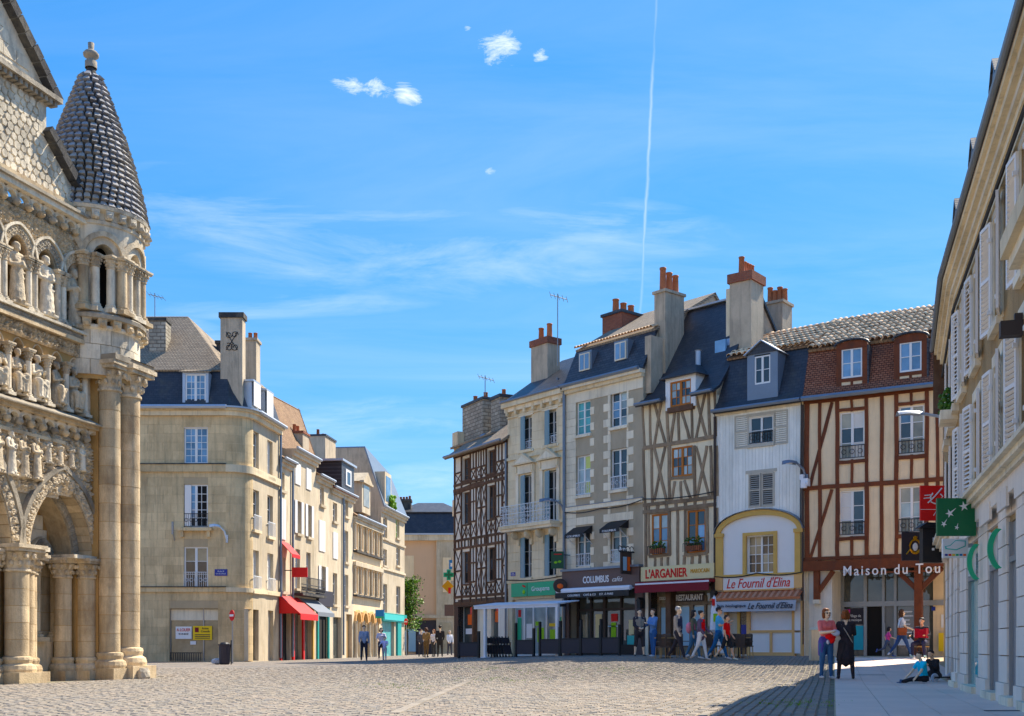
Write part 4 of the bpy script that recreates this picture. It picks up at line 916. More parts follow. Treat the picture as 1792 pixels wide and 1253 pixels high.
# rubble-stone house behind it with a chimney wall
FB2 = Facade((-3.2, 64.6), (-.9, 60.2))
hB = FB2.empty('stone_house', 'rubble-stone gable wall with two orange chimney pots rising behind the dark timber house', 'house')
zt = FB2.p(840, 692)[1]
wall(hB, FB2.L, zt-2.4, 8, [], 'rubble'); 
cs = chimney(hB, .3, 2.9, .3, 1.3, zt-3.2, zt, 'rubble', 'slate', 2, .45, .12, pot_r=.13); chimney(hB, 3.5, 4.6, .5, 1.5, zt-2.6, zt-.15, 'rubble', 'slate', 1, .4)
for z in (zt-2.4, zt-6.2, zt-9.4): cube('string_course', hB, 'cream_stone', -.2, .5, -.3, .1, z, z+.9)
cube('side_wall', hB, 'cream_stone', -.1, .0, -.5, .05, 0, zt-1.5)
roof(hB, [[(-.3, -.2, zt-2.3), (FB2.L, -.2, zt-2.3), (FB2.L, 4, zt-1.2), (-.3, 4, zt-1.2)]], 'tile_grey')
# ------------------------------------------------------------------ cream stone house with balcony
hG = FG.empty('balcony_house', 'cream stone house with blue shutters, little pediments and a white iron balcony', 'house')
L = FG.L; Q = FG.rect; z_e = FG.p(935, 700)[1]
w1, w2 = Q(913, 729, 929, 789), Q(955, 718, 972.5, 776)
w3, w4 = Q(913, 832, 929, 918), Q(957, 823, 972.5, 913)
w5, w6 = Q(913, 941, 929.5, 1012), Q(957, 935, 973.5, 1007)
u1_, u2_ = (w1[0]+w1[1])/2, (w2[0]+w2[1])/2; hw = .44
ws = []
for a, b in ((w1, w2), (w3, w4), (w5, w6)):
    z0, z1 = (a[2]+b[2])/2, (a[3]+b[3])/2; ws += [(u1_-hw, u1_+hw, z0, z1), (u2_-hw, u2_+hw, z0, z1)]
zs = FG.p(930, 1048)[1]; shop = (.35, L-.25, 0, zs, .6)
wall(hG, L, z_e, 8, ws+[shop], 'cream_stone', rev=.30)
for k, w_ in enumerate(ws):
    wo = window(hG, w_, 2, 3, 'paint_white', 'glass_dark', rec=.2, sill='cream_stone', rail='iron_white' if k < 2 else None, rail_h=.42)
    sh = MB(); H = w_[3]-w_[2]; sh.box(0, .46, -.02, .02, 0, H)
    for q in range(int(H/.09)): sh.box(.05, .41, -.032, -.018, .05+q*.09, .05+q*.09+.05)
    for sd in ((0, 1) if k < 4 else (0, 1)): sh.build('shutter', 'shutter_blue', hG, (w_[0]+.02 if sd == 0 else w_[1]-.02, -.01 if sd == 0 else .18, w_[2]), (0, 0, R(-14) if sd == 0 else R(100)))
cube('cornice', hG, 'cream_stone', -.1, L+.05, -.1, .38, z_e-.12, z_e+.12); cube('cornice', hG, 'pale_stone', -.05, L+.02, 0, .20, z_e-.32, z_e-.12); cube('cornice', hG, 'cream_stone', -.02, L, 0, .08, z_e-.62, z_e-.56)
for k in range(7): MB().prism([(-.07, 0), (.07, 0), (.09, .34), (-.09, .34)], -.22, 0).build('bracket', 'cream_stone', hG, (.15+k*(L-.3)/6, 0, z_e-.5))
for z, t in ((ws[0][2]-.32, .10), (ws[2][2]-.05, .12), (ws[4][3]+.28, .05), (FG.p(935, 1016)[1], .10)): cube('string_course', hG, 'cream_stone', 0, L, 0, t, z-.07, z+.07)
zb2 = ws[2][3]
for u in (u1_, u2_):                                        # pediments and pilaster frames of the first floor
    MB().prism([(-.85, 0), (.85, 0), (0, .55)], -.30, 0).build('pediment', 'cream_stone', hG, (u, 0, zb2+.52)); MB().prism([(-.55, .07), (.55, .07), (0, .40)], -.305, -.29).build('tympanum', 'pale_stone', hG, (u, 0, zb2+.52))
    cube('entablature', hG, 'pale_stone', u-.72, u+.72, 0, .14, zb2+.08, zb2+.50)
    for sd in (-1, 1): cube('pilaster', hG, 'pale_stone', u+sd*.62-.10, u+sd*.62+.10, 0, .10, ws[2][2], zb2+.1); cube('bracket', hG, 'cream_stone', u+sd*.62-.08, u+sd*.62+.08, .0, .2, zb2+.15, zb2+.46)
    for z in (ws[0][3]+.02,): cube('architrave', hG, 'pale_stone', u-.6, u+.6, 0, .07, ws[0][2], ws[0][2]-.14); cube('architrave', hG, 'pale_stone', u-.6, u+.6, 0, .07, z, z+.16)
ashlar(hG, (0, L, zs+.55, ws[4][3]+.2), .42, 1.2, ws, 'cream_stone', proud=.03, gap=.025); ashlar(hG, (0, L, ws[2][2]+.1, z_e-.66), .42, 1.1, ws+[(u1_-.75, u1_+.75, ws[2][2], zb2+1.1), (u2_-.75, u2_+.75, ws[2][2], zb2+1.1), (0, L, ws[0][2]-.42, ws[0][2]-.22)], 'cream_stone', proud=.018, gap=.012)
zbal = ws[2][2]
cube('balcony_slab', hG, 'cream_stone', .15, L-.25, 0, .72, zbal-.20, zbal-.05); cube('balcony_slab', hG, 'pale_stone', .2, L-.3, 0, .62, zbal-.32, zbal-.20)
for u in (u1_-.5, u1_+.5, u2_-.5, u2_+.5):
    MB().prism([(0, 0), (.18, 0), (.18, .7), (0, .7)], -.14, 0).build('corbel', 'cream_stone', hG, (u-.09, 0, zbal-1.0)); MB().blob((0, -.28, -.12), .22, 2, (.45, 1.3, 1.0)).build('corbel_scroll', 'cream_stone', hG, (u, 0, zbal-.40), smooth=True)
br = MB(); bw = L-.5
for z in (.02, .55, .95): br.box(0, bw, -.015, .015, z, z+.03)
for k in range(int(bw/.24)):
    cx = .12+k*.24
    for rr, cz in ((.11, .17), (.08, .40), (.10, .75)): br.tube([(cx+rr*(1-.09*t)*math.cos(t*.7+k), 0, cz+rr*(1-.09*t)*math.sin(t*.7+k)) for t in range(10)], .017, 4, False)
    br.box(cx+.11, cx+.13, -.01, .01, 0, .95)
br.build('balcony_railing', 'iron_white', hG, (.2, -.66, zbal-.05))
for sd in (0, 1): MB().box(-.012, .012, 0, .66, .02, .05).box(-.012, .012, 0, .66, .95, .98).box(-.01, .01, .2, .22, 0, .95).box(-.01, .01, .42, .44, 0, .95).build('balcony_side_rail', 'iron_white', hG, (.2+sd*bw, -.66, zbal-.05))
rp = 3.6
roof(hG, [[(-.1, -.38, z_e+.13), (L+.1, -.38, z_e+.13), (L+.1, rp, z_e+.13+2.75), (-.1, rp, z_e+.13+2.75)], [(L+.1, rp, z_e+2.88), (L+.1, 8, z_e), (-.1, 8, z_e), (-.1, rp, z_e+2.88)]], 'slate')
u, zc = FG.at(953, -1.6)[0], FG.p(953, 592, -1.6)[1]
chimney(hG, u-.95, u+.35, 1.5, 2.3, z_e+.6, zc, 'stack_render', 'brick_red', 2, .75, .3, pot_r=.15); gutter(hG, (-.1, -.42, z_e+.16), (L, -.42, z_e+.16), .06)
gutter(hG, (L+.06, -.12, z_e), (L+.06, -.12, .45), .07, name='downpipe')
for k in range(2): cube('skylight', hG, 'zinc', 0, .1, 0, .1, 0, .1).location = (3.2, .55, z_e+.9)
# shop front under it
sf = [.35, 1.05, 1.75, 2.75, 3.6, L-.25]
for a in sf: cube('shop_mullion', hG, 'paint_white', a-.05, a+.05, -.3, -.2, 0, zs)
for a, b in zip(sf[:-1], sf[1:]): MB().box(a+.05, b-.05, .27, .29, .1, zs-.1).build('shop_glass', 'glass_pale', hG)
cube('shop_transom', hG, 'paint_white', .35, L-.25, -.31, -.19, zs-.14, zs); cube('shop_sill', hG, 'paint_white', .35, L-.25, -.32, -.18, 0, .14)
for (a, b, c, d, m) in ((.45, .75, .5, 1.9, 'green_light'), (.5, .72, 1.95, 2.3, 'red'), (1.85, 2.25, 1.5, 1.7, 'lime'), (2.0, 2.5, .7, 1.4, 'lime'), (2.9, 3.4, 1.45, 1.6, 'yellow'), (2.95, 3.45, .55, 1.3, 'lime'), (1.15, 1.6, .9, 1.6, 'white'), (3.7, 3.95, 1.2, 1.9, 'green_light')): cube('poster', hG, m, a, b, -.265, -.255, c, d)
sg = fthing(FG, 'shop_sign', 'long green shop fascia reading Groupama below the cream balcony house', 'sign', 0, 0, 0)
r = Q(895, 1019, 972, 1043, .12); cube('board', sg, 'green_light', r[0], r[1], .06, .14, r[2], r[3]); cube('panel', sg, 'green_sign', r[0]+1.25, r[0]+1.29, .06, .15, r[2], r[3])
text('Groupama', sg, 'white', r[0]+2.3, .15, (r[2]+r[3])/2-.02, width=1.35); MB().blob((r[0]+1.02, -.15, r[2]+.22), .12, 1, (1, .3, 1)).build('emblem', 'lime', sg); cube('emblem', sg, 'red', r[0]+.9, r[0]+1.15, .14, .16, r[3]-.2, r[3]-.12, .3)
# ------------------------------------------------------------------ house with toothed stone quoins above the café
hC = FCo.empty('quoin_house', 'tall grey-brown rendered house with toothed cream quoins and a slate mansard roof', 'house')
L = FCo.L; Q = FCo.rect; z_e = FCo.p(1060, 664)[1]
def col_align(rs, hw):                                       # windows above each other share their axis
    c = sum((r[0]+r[1])/2 for r in rs)/len(rs); return [(c-hw, c+hw, r[2], r[3]) for r in rs]
wl = col_align([Q(1008, 702, 1031, 761), Q(1009, 797, 1032, 867), Q(1012, 925, 1033, 992)], .47)
wr = col_align([Q(1069, 685, 1094, 747), Q(1070, 785, 1096, 857), Q(1073, 915, 1097, 985)], .50)
ws = wl+wr; zs = FCo.p(1060, 1032)[1]
shop = (.3, L-.45, 0, zs, .9)
wall(hC, L, z_e, 9, ws+[shop], 'render_brown', rev=.25)
gms = ['glass_teal', ['glass_pale', 'curtain_green'], 'glass_dark', ['glass_blue', 'glass_dark', 'glass_pale'], 'glass_dark', ['glass_dark', 'glass_pale']]
for k, w_ in enumerate(ws): window(hC, w_, 2, 4 if k % 3 == 0 else 3, 'paint_white', gms[k], rec=.10, fw=.06, sill='pale_stone', rail='iron_white' if k % 3 else None, rail_h=.62)
ub = [FCo.at(x)[0] for x in (1036, 1061, 1104)]; big = [(w_[0]-.0, w_[1]+.0, w_[2]-.0, w_[3]+.0) for w_ in ws]
zq0, zq1 = zs+.55, z_e-.75
dec = [(w_[0]+.02, w_[1]-.02, w_[2]-.75, w_[2]-.2) for w_ in ws if w_[2] > 4.2]
ashlar(hC, (0, ub[0], zq0, zq1), .36, .62, big+dec, 'pale_stone', proud=.03, bounds=lambda j, z: (0, ub[0]+(.16 if j % 2 else -.12)))
ashlar(hC, (ub[1], ub[2], zq0, zq1), .36, .62, big+dec, 'pale_stone', proud=.03, bounds=lambda j, z: (ub[1]-(.16 if j % 2 else -.12), ub[2]+(.18 if j % 2 else -.12)))
cube('frieze', hC, 'pale_stone', 0, L-.02, -.01, .034, zq1, z_e-.28); cube('cornice', hC, 'cream_stone', -.05, L+.02, -.05, .16, z_e-.28, z_e-.12); cube('cornice', hC, 'pale_stone', -.1, L+.05, -.05, .30, z_e-.12, z_e+.05)
zf = FCo.p(1060, 884)[1]; cube('string_course', hC, 'pale_stone', 0, L, -.01, .10, zf-.09, zf+.10); cube('string_course', hC, 'zinc', 0, L, -.01, .13, zf+.10, zf+.13)
zm = 1.85; mi = .75
MS = lambda u0, u1, t0, t1: [(u0, -.15+t0*(mi+.15), z_e+.08+t0*zm), (u1, -.15+t0*(mi+.15), z_e+.08+t0*zm), (u1, -.15+t1*(mi+.15), z_e+.08+t1*zm), (u0, -.15+t1*(mi+.15), z_e+.08+t1*zm)]
roof(hC, [MS(0, L+.1, 0, 1)], 'slate'); roof(hC, [[(0, mi-.08, z_e+zm+.08), (L+.1, mi-.08, z_e+zm+.08), (L+.1, 4.8, z_e+zm+2.5), (0, 4.8, z_e+zm+2.5)], [(L+.1, 4.8, z_e+zm+2.5), (L+.1, 9.2, z_e), (0, 9.2, z_e), (0, 4.8, z_e+zm+2.5)]], 'tile_grey', name='upper_roof')
MB().add([(0, 0, z_e), (0, 9, z_e), (0, 4.8, z_e+zm+2.4), (0, mi, z_e+zm), (L, 0, z_e), (L, 9, z_e), (L, 4.8, z_e+zm+2.4), (L, mi, z_e+zm)], [(0, 1, 2, 3), (7, 6, 5, 4)]).build('gable', 'stack_render', hC)
for k in range(26): MB().lathe([(.09, 0), (.11, .45)], 6, a0=math.pi, a1=2*math.pi).build('ridge_tile', 'roman_tile', hC, (.1+k*L/26, mi-.18, z_e+zm+.16), (R(-72), 0, 0))
gutter(hC, (-.05, -.34, z_e+.08), (L, -.34, z_e+.08), .09)
for (x, y) in ((1025, 634), (1087, 615)):
    t = .52; u, z = FCo.p(x, y, -.2); z0 = z-.45
    d = MB(); d.box(-.42, .42, 0, .95, 0, .95); dm = d.build('dormer', 'zinc', hC, (u, (z0-z_e)/zm*(mi)-.10, z0))
    MB().box(-.34, .34, -.05, -.005, .06, .86).build('dormer_frame', 'pale_stone', dm)
    for sd in (-1, 1): cube('pane', dm, 'glass_blue', sd*.16-.13, sd*.16+.13, .052, .06, .12, .80)
u, zc = FCo.at(1076, -3.2)[0], FCo.p(1076, 548, -3.2)[1]
chimney(hC, u-.65, u+.65, 3.0, 4.6, z_e+1.2, zc, 'brick_red', 'slate', 3, .62, .12, pot_r=.17, along='y')
u, zc = FCo.at(1152, -1.2)[0], FCo.p(1168, 512, -1.4)[1]
chimney(hC, L-.22, L+.42, .95, 2.2, z_e-.4, zc, 'stack_render', 'stack_render', 3, 1.0, .1, pot_r=.15, along='y')
cube('party_wall', hC, 'stack_render', L-.05, L+.30, -3.6, -.15, z_e-1.0, z_e+1.5)
# café shop front
cube('shop_pier', hC, 'taupe', .0, .3, -.1, .06, 0, zs+.9); cube('shop_pier', hC, 'taupe', L-.45, L, -.1, .06, 0, zs+.9)
for (a, b) in ((.3, .45), (1.18, 1.3), (2.02, 2.2), (3.1, 3.2), (L-.55, L-.45)): cube('shop_mullion', hC, 'taupe_dark', a, b, -.6, -.45, 0, zs)
cube('shop_transom', hC, 'taupe_dark', .3, L-.45, -.6, -.44, 2.05, 2.15); cube('shop_transom', hC, 'taupe_dark', .3, L-.45, -.6, -.44, 0, .5)
MB().box(.3, L-.45, .53, .55, 0, zs).build('shop_glass', 'glass_shop', hC)
for (a, b, c, d, m) in ((.6, 1.0, .6, 1.9, 'glass_warm'), (1.5, 1.9, .6, 1.9, 'cream'), (2.5, 2.8, .55, 1.5, 'lime'), (2.5, 2.9, 1.55, 1.9, 'red'), (2.3, 3.0, 1.3, 1.36, 'pale_blue'), (3.5, 4.0, .2, .9, 'teal_light'), (3.6, 3.9, .95, 1.6, 'cream')): cube('shop_display', hC, m, a, b, -.52, -.50, c, d)
sg = fthing(FCo, 'shop_sign', 'dark brown fascia with white COLUMBUS lettering above the café window', 'sign', 0, 0, 0)
r = Q(990, 996, 1126, 1033, .2); cube('board', sg, 'taupe', .02, L-.05, .06, .22, zs+.05, zs+.92); cube('zinc_flashing', sg, 'zinc', 0, L, .0, .32, zs+.92, zs+1.02)
text('COLUMBUS', sg, 'white', 2.25, .235, zs+.48, width=1.65, height=.32, bold=.02); text('cafés', sg, 'white', 3.6, .235, zs+.44, width=.62, shear=.3)
aw = fthing(FCo, 'awning', 'rolled white awning with a black lettered valance over the café front', 'awning', 0, 0, zs)
MB().tube([(-.1, -.42, .02), (L-.35, -.42, .02)], .11, 8).build('roller_box', 'fabric_white', aw); MB().slab([(-.1, -.52, -.06), (L-.35, -.52, -.06), (L-.35, -.12, .06), (-.1, -.12, .06)], .02).build('canvas', 'fabric_white', aw)
MB().box(-.1, L-.35, -.55, -.54, -.34, -.08).build('valance', 'black', aw); text('COLUMBUS     CAFÉ & CO     EST. À PARIS', aw, 'white', 2.2, .556, -.21, width=2.9, height=.12)
for r_, lb in ((wl[2], 'left'), (wr[2], 'right')):
    a = fthing(FCo, 'window_awning', 'small black lettered awning over the %s first-floor window above the café' % lb, 'awning', (r_[0]+r_[1])/2, 0, r_[3], 'black window awnings above the café')
    MB().slab([(-.6, -.62, -.28), (.6, -.62, -.28), (.6, -.0, .10), (-.6, -.0, .10)], .02).build('canvas', 'black', a); MB().box(-.6, .6, -.63, -.61, -.46, -.28).build('valance', 'black', a); text('COLUMBUS', a, 'white', 0, .635, -.38, width=.85, height=.09)
    for sd in (-1, 1): MB().add([(sd*.6, -.62, -.28), (sd*.6, 0, .1), (sd*.6, 0, -.28)], [(0, 1, 2)]).build('side', 'black', a); MB().tube([(sd*.57, -.6, -.3), (sd*.57, 0, -.75)], .015, 5).build('arm', 'iron_white', a)
hs = fthing(FCo, 'hanging_sign', 'dark wrought-iron framed sign hanging beside the COLUMBUS fascia', 'sign', L-.55, .5, zs+.55)
MB().box(-.04, .04, -.36, .30, .05, 1.0).build('panel', 'taupe_dark', hs); MB().box(.041, .05, -.25, -.02, .2, .8).build('picture', 'pale_blue', hs); MB().box(.041, .05, .02, .2, .2, .8).build('picture', 'orange', hs)
ir = MB()
for k in range(4): ir.tube([(0, -.4+.25*k+.12*math.cos(t*.8), 1.15+.12*math.sin(t*.8)) for t in range(8)], .02, 4)
ir.tube([(0, -.45, 1.02), (0, .5, 1.02)], .03, 5); ir.build('bracket', 'iron', hs)
# ------------------------------------------------------------------ half-timbered restaurant house
hA = FA.empty('timber_house', 'half-timbered house with grey beams, cream plaster, orange window frames and a steep slate roof', 'house')
L = FA.L; Q = FA.rect; P = FA.p; z_e = P(1190, 690)[1]
k3 = lambda x, y: (1110+x/3.387, 430+y/3.387); k4 = lambda x, y: (1110+x/3.132, 780+y/3.132)
def q3(x0, y0, x1, y1): a, b = k3(x0, y0), k3(x1, y1); return Q(a[0], a[1], b[0], b[1])
def q4(x0, y0, x1, y1): a, b = k4(x0, y0), k4(x1, y1); return Q(a[0], a[1], b[0], b[1])
wD = q3(210, 805, 318, 955); wM = q4(205, 5, 320, 170); wL_ = q4(95, 375, 186, 605); wR_ = q4(290, 352, 390, 585)
zmn = (wL_[2]+wR_[2])/2; zmx = (wL_[3]+wR_[3])/2; wL_, wR_ = (wL_[0], wL_[1], zmn, zmx), (wR_[0], wR_[1], zmn, zmx); wD = (wM[0], wM[1], wD[2], wD[3])
zs = P(1190, 1022)[1]; shop = (.45, L-.25, 0, zs, .8)
wall(hA, L, z_e, 8, [wM, wL_, wR_, shop, (wD[0], wD[1], wD[2], z_e+.01)], 'plaster_cream', rev=.22)
for w_, g, c, rw in ((wM, ['glass_dark', 'glass_pale'], 4, 3), (wL_, ['glass_blue', 'glass_pale'], 2, 3), (wR_, ['glass_blue', 'glass_dark'], 2, 3)): window(hA, w_, c, rw, 'wood_orange', g, rec=.03, fw=.07)
tb = Timber(hA, 'timber_grey', .04)
zb1 = P(1190, 774)[1]; zb2, zb3 = P(1190, 877)[1], P(1190, 889)[1]; zb4 = P(1190, 1000)[1]
for z in (zb1, zb2, zb3-.02, zb4): tb.rail(z, 0, L, .17)
for k in range(7): tb.post(.3+k*.5, zb3, zb2, .16)
for x in (1112+.0,): pass
def B3(x0, y0, x1, y1, w=.13): tb.b(P(*k3(x0, y0)), P(*k3(x1, y1)), w)
def B4(x0, y0, x1, y1, w=.13): tb.b(P(*k4(x0, y0)), P(*k4(x1, y1)), w)
for l in ((48, 920, 62, 1200), (92, 915, 98, 1190), (190, 895, 205, 1170), (340, 870, 345, 1150), (440, 850, 450, 1140), (478, 845, 486, 1130), (115, 915, 185, 1170), (165, 905, 120, 1180), (240, 990, 218, 1160), (285, 985, 330, 1150), (262, 990, 266, 1160), (360, 870, 430, 1140), (425, 855, 365, 1150)): B3(*l, .12)
for l in ((50, 15, 60, 320), (95, 10, 100, 310), (190, 5, 195, 300), (330, 0, 335, 285), (420, 0, 428, 275), (455, 0, 458, 275), (110, 10, 178, 300), (170, 5, 110, 300), (225, 195, 205, 300), (275, 190, 310, 290), (255, 195, 258, 295), (340, 5, 412, 280), (400, 0, 345, 285), (196, 0, 196, 190), (328, 0, 328, 180), (198, 180, 325, 172)): B4(*l, .12)
for l in ((62, 330, 66, 680), (80, 365, 82, 605), (193, 355, 196, 600), (238, 350, 240, 675), (280, 350, 283, 600), (400, 340, 402, 590), (456, 340, 456, 670), (66, 372, 200, 360), (275, 350, 405, 340), (82, 608, 200, 598), (275, 600, 402, 590), (115, 615, 115, 680), (150, 612, 150, 680), (185, 610, 185, 678), (275, 600, 275, 670), (318, 605, 318, 668), (360, 600, 360, 665), (400, 600, 402, 662)): B4(*l, .13)
# steep slate roof with a flared foot
rz_ = P(1235, 536, -3.0)[1]; rp = 3.0; prof = [(-.45, z_e-.22), (.05, z_e+.10), (.6, z_e+.80), (rp, rz_)]
fl = []
for (y0, za), (y1, zb) in zip(prof[:-1], prof[1:]):
    if za < wD[3]+.4 and y0 < .3: fl += [[(-.12, y0, za), (wD[0]-.22, y0, za), (wD[0]-.22, y1, zb), (-.12, y1, zb)], [(wD[1]+.22, y0, za), (L+.12, y0, za), (L+.12, y1, zb), (wD[1]+.22, y1, zb)]]
    else: fl += [[(-.12, y0, za), (L+.12, y0, za), (L+.12, y1, zb), (-.12, y1, zb)]]
roof(hA, fl+[[(L+.12, rp, rz_), (L+.12, 7, z_e), (-.12, 7, z_e), (-.12, rp, rz_)]], 'slate_flat', .1)
MB().add([(0, 0, z_e-.3), (0, 7, z_e-.3), (0, rp, rz_-.1), (L, 0, z_e-.3), (L, 7, z_e-.3), (L, rp, rz_-.1)], [(0, 1, 2), (3, 5, 4)]).build('gable', 'stack_render', hA)
cube('ridge', hA, 'zinc_light', -.1, L+.1, -rp-.12, -rp+.16, rz_-.02, rz_+.06)
for a, b in ((-.1, wD[0]-.25), (wD[1]+.25, L+.1)): gutter(hA, (a, -.5, z_e-.2), (b, -.5, z_e-.2), .07)
dm = MB(); dm.box(wD[0]-.24, wD[0], -.12, 1.5, wD[2]-.1, wD[3]+.2); dm.box(wD[1], wD[1]+.24, -.12, 1.5, wD[2]-.1, wD[3]+.2); dm.box(wD[0], wD[1], -.12, 1.5, wD[3], wD[3]+.2); dmo = dm.build('dormer', 'paint_white', hA)
window(hA, wD, 4, 3, 'wood_orange', ['glass_dark', 'glass_pale'], rec=-.08, fw=.07)
cube('dormer_sill', hA, 'timber_dark', wD[0]-.12, wD[1]+.12, -.05, .16, wD[2]-.22, wD[2])
uc = (wD[0]+wD[1])/2
roof(hA, [[(wD[0]-.45, -.32, wD[3]+.16), (wD[1]+.45, -.32, wD[3]+.16), (uc+.35, .5, wD[3]+.72), (uc-.35, .5, wD[3]+.72)], [(wD[1]+.45, -.32, wD[3]+.16), (wD[1]+.45, 1.6, wD[3]+.16), (uc+.35, 1.6, wD[3]+.72), (uc+.35, .5, wD[3]+.72)], [(wD[0]-.45, 1.6, wD[3]+.16), (wD[0]-.45, -.32, wD[3]+.16), (uc-.35, .5, wD[3]+.72), (uc-.35, 1.6, wD[3]+.72)], [(uc-.35, .5, wD[3]+.72), (uc+.35, .5, wD[3]+.72), (uc+.35, 1.6, wD[3]+.78), (uc-.35, 1.6, wD[3]+.78)]], 'slate_flat', .05, 'dormer_roof')
MB().tube([(0, 0, 0), (0, 0, .75), (0, 0, .78)], [.11, .11, .15], 8).build('vent_pipe', 'zinc_light', hA, (uc+.2, .85, wD[3]+.62)); MB().box(-.35, .35, -.04, .04, 0, .7).build('skylight', 'zinc_light', hA, (uc+1.05, 1.32, z_e+1.7), (R(-20), 0, R(0)))
cube('skylight_glass', hA, 'glass_blue', uc+.78, uc+1.32, -1.34, -1.24, z_e+1.78, z_e+2.3)
for x in (wL_, wR_):                                         # window boxes
    cube('planter', hA, 'terracotta', x[0]+.12, x[1]-.12, .06, .26, x[2]+.10, x[2]+.30)
    mb = MB()
    for _ in range(60): c = (random.uniform(x[0]+.1, x[1]-.1), -random.uniform(.02, .3), x[2]+.3+random.random()**2*.35); mb.blob(c, .05, 0, (1, 1, .8), .6)
    mb.build('flowers', 'leaf', hA); rl = MB(); rl.box(x[0], x[1], -.30, -.28, x[2]+.38, x[2]+.41)
    for k in range(10): rl.box(x[0]+(x[1]-x[0])*k/9-.008, x[0]+(x[1]-x[0])*k/9+.008, -.30, -.28, x[2]+.05, x[2]+.4)
    rl.build('railing', 'iron', hA)
# restaurant front
cube('shop_pier', hA, 'taupe_dark', 0, .45, -.4, .04, 0, zs); cube('shop_pier', hA, 'pale_stone', .18, .34, .045, .10, 0, zs); cube('shop_pier', hA, 'timber_dark', L-.25, L, -.4, .04, 0, zs)
cube('shop_post', hA, 'timber_dark', 1.18, 1.45, -.45, -.05, 0, zs)
for (a, b) in ((.45, .62), (1.02, 1.18), (1.45, 1.6), (2.18, 2.38), (2.95, 3.05)): cube('shop_frame', hA, 'timber_grey', a, b, -.5, -.4, 0, zs-.5)
cube('shop_transom', hA, 'timber_grey', .45, L-.25, -.5, -.39, 2.12, 2.26); cube('shop_transom', hA, 'timber_dark', .45, L-.25, -.5, -.39, zs-.12, zs)
MB().box(.45, L-.25, .47, .49, 0, zs).build('shop_glass', 'glass_warm', hA)
for (a, b) in ((.62, 1.02), (1.62, 2.16), (2.4, 2.92)): cube('net_curtain', hA, 'pale_blue', a, b, -.465, -.455, .4, 2.05)
cube('sign_strip', hA, 'taupe_dark', 1.5, 2.98, -.38, -.37, 2.27, 2.66); text('RESTAURANT', hA, 'white', 2.22, -.36, 2.45, width=1.42, height=.26, bold=.02); text('COUSCOUS', hA, 'white', .82, -.38, 2.45, width=.5, height=.14)
sg = fthing(FA, 'shop_sign', "cream fascia with dark red L'ARGANIER lettering on the timber restaurant", 'sign', 0, 0, 0)
r = Q(1127, 991, 1255, 1014, .2); r = (.02, L, r[2], r[3]+.06); cube('board', sg, 'cream', r[0], r[1], .08, .2, r[2], r[3])
text("L'ARGANIER", sg, 'red', 1.42, .212, (r[2]+r[3])/2, width=2.25, height=.40, bold=.02); text('MAROCAIN', sg, 'gold', 3.2, .212, (r[2]+r[3])/2+.02, width=.95, height=.17)
aw = fthing(FA, 'awning', 'rolled burgundy awning with a white stripe below the ARGANIER fascia', 'awning', 0, 0, zs)
MB().box(.0, L+.05, -.55, -.04, .0, .13).build('case', 'burgundy', aw); MB().box(.02, L+.03, -.58, -.555, .0, .07).build('stripe', 'fabric_white', aw); MB().box(0, L+.05, -.60, -.585, -.34, .0).build('valance', 'burgundy', aw)
# ------------------------------------------------------------------ bakery with boarded upper floors and arched shop surround
hF = FF.empty('boarded_house', 'pale vertical-boarded house with an ochre arched bakery front and grey shutters', 'house')
L = FF.L; Q = FF.rect; P = FF.p; z_e = P(1330, 709)[1]
k3 = lambda x, y: (1110+x/3.387, 430+y/3.387)
w1 = Q(*k3(683, 1010), *k3(822, 1175)); w2 = q4 and Q(*k4(628, 150), *k4(768, 335)); w3 = Q(*k4(618, 490), *k4(768, 700))
c = (w1[0]+w1[1])/2
zs = P(1330, 1045)[1]; zar = P(1330, 895)[1]
wall(hF, L, z_e, 8, [w1, w2, w3], 'board_pale', rev=.2)
window(hF, w1, 2, 2, 'paint_white', ['glass_blue', 'glass_dark'], rec=.06, sill='shutter_grey', rail='iron', rail_h=.62); window(hF, w3, 4, 4, 'paint_white', ['glass_dark', 'glass_warm'], rec=.12, fw=.05)
wo = window(hF, w2, 2, 2, 'shutter_grey', 'dark_inside', rec=.04)
def shutter(h, u, z0, z1, w, m='shutter_white', sm=None, rz=0.0, n=.03, slats=True, cnt=None, parts=False):
    H = z1-z0; mb = MB(); f = .055; sg_ = 1 if w > 0 else -1; w = abs(w); X = (lambda x: x) if sg_ > 0 else (lambda x: -x)
    def bx(a, b, y0, y1, c, d): a, b = sorted((X(a), X(b))); mb.box(a, b, y0, y1, c, d)
    bx(0, f, -.022, .022, 0, H); bx(w-f, w, -.022, .022, 0, H)
    for z in (0, H*.48, H-f): bx(f, w-f, -.022, .022, z, z+f*1.1)
    o = mb.build('shutter', m, h, (u, -n, z0), (0, 0, rz)); sl = MB(); cnt = cnt or int(H/.085)
    for k in range(cnt):
        z = f+(H-2*f)*(k+.5)/cnt
        if abs(z-H*.5) < f*1.2: continue
        a, b = sorted((X(f), X(w-f)))
        if parts: put('slat', unit_cube(sm or m), o, ((a+b)/2, 0, z), (R(-38), 0, 0), (b-a, .05, .012))
        else: sl.add([(a, -.018, z-.025), (b, -.018, z-.025), (b, .018, z+.025), (a, .018, z+.025), (a, -.008, z-.03), (b, -.008, z-.03), (b, .024, z+.02), (a, .024, z+.02)], [(0, 1, 2, 3), (7, 6, 5, 4), (0, 4, 5, 1)])
    if not parts: sl.build('slats', sm or m, o)
    return o
shutter(hF, w1[0]-.03, w1[2]-.1, w1[3]+.12, -.62, 'shutter_grey', 'shutter_grey'); shutter(hF, w1[1]+.03, w1[2]-.1, w1[3]+.12, .62, 'shutter_grey', 'shutter_grey')
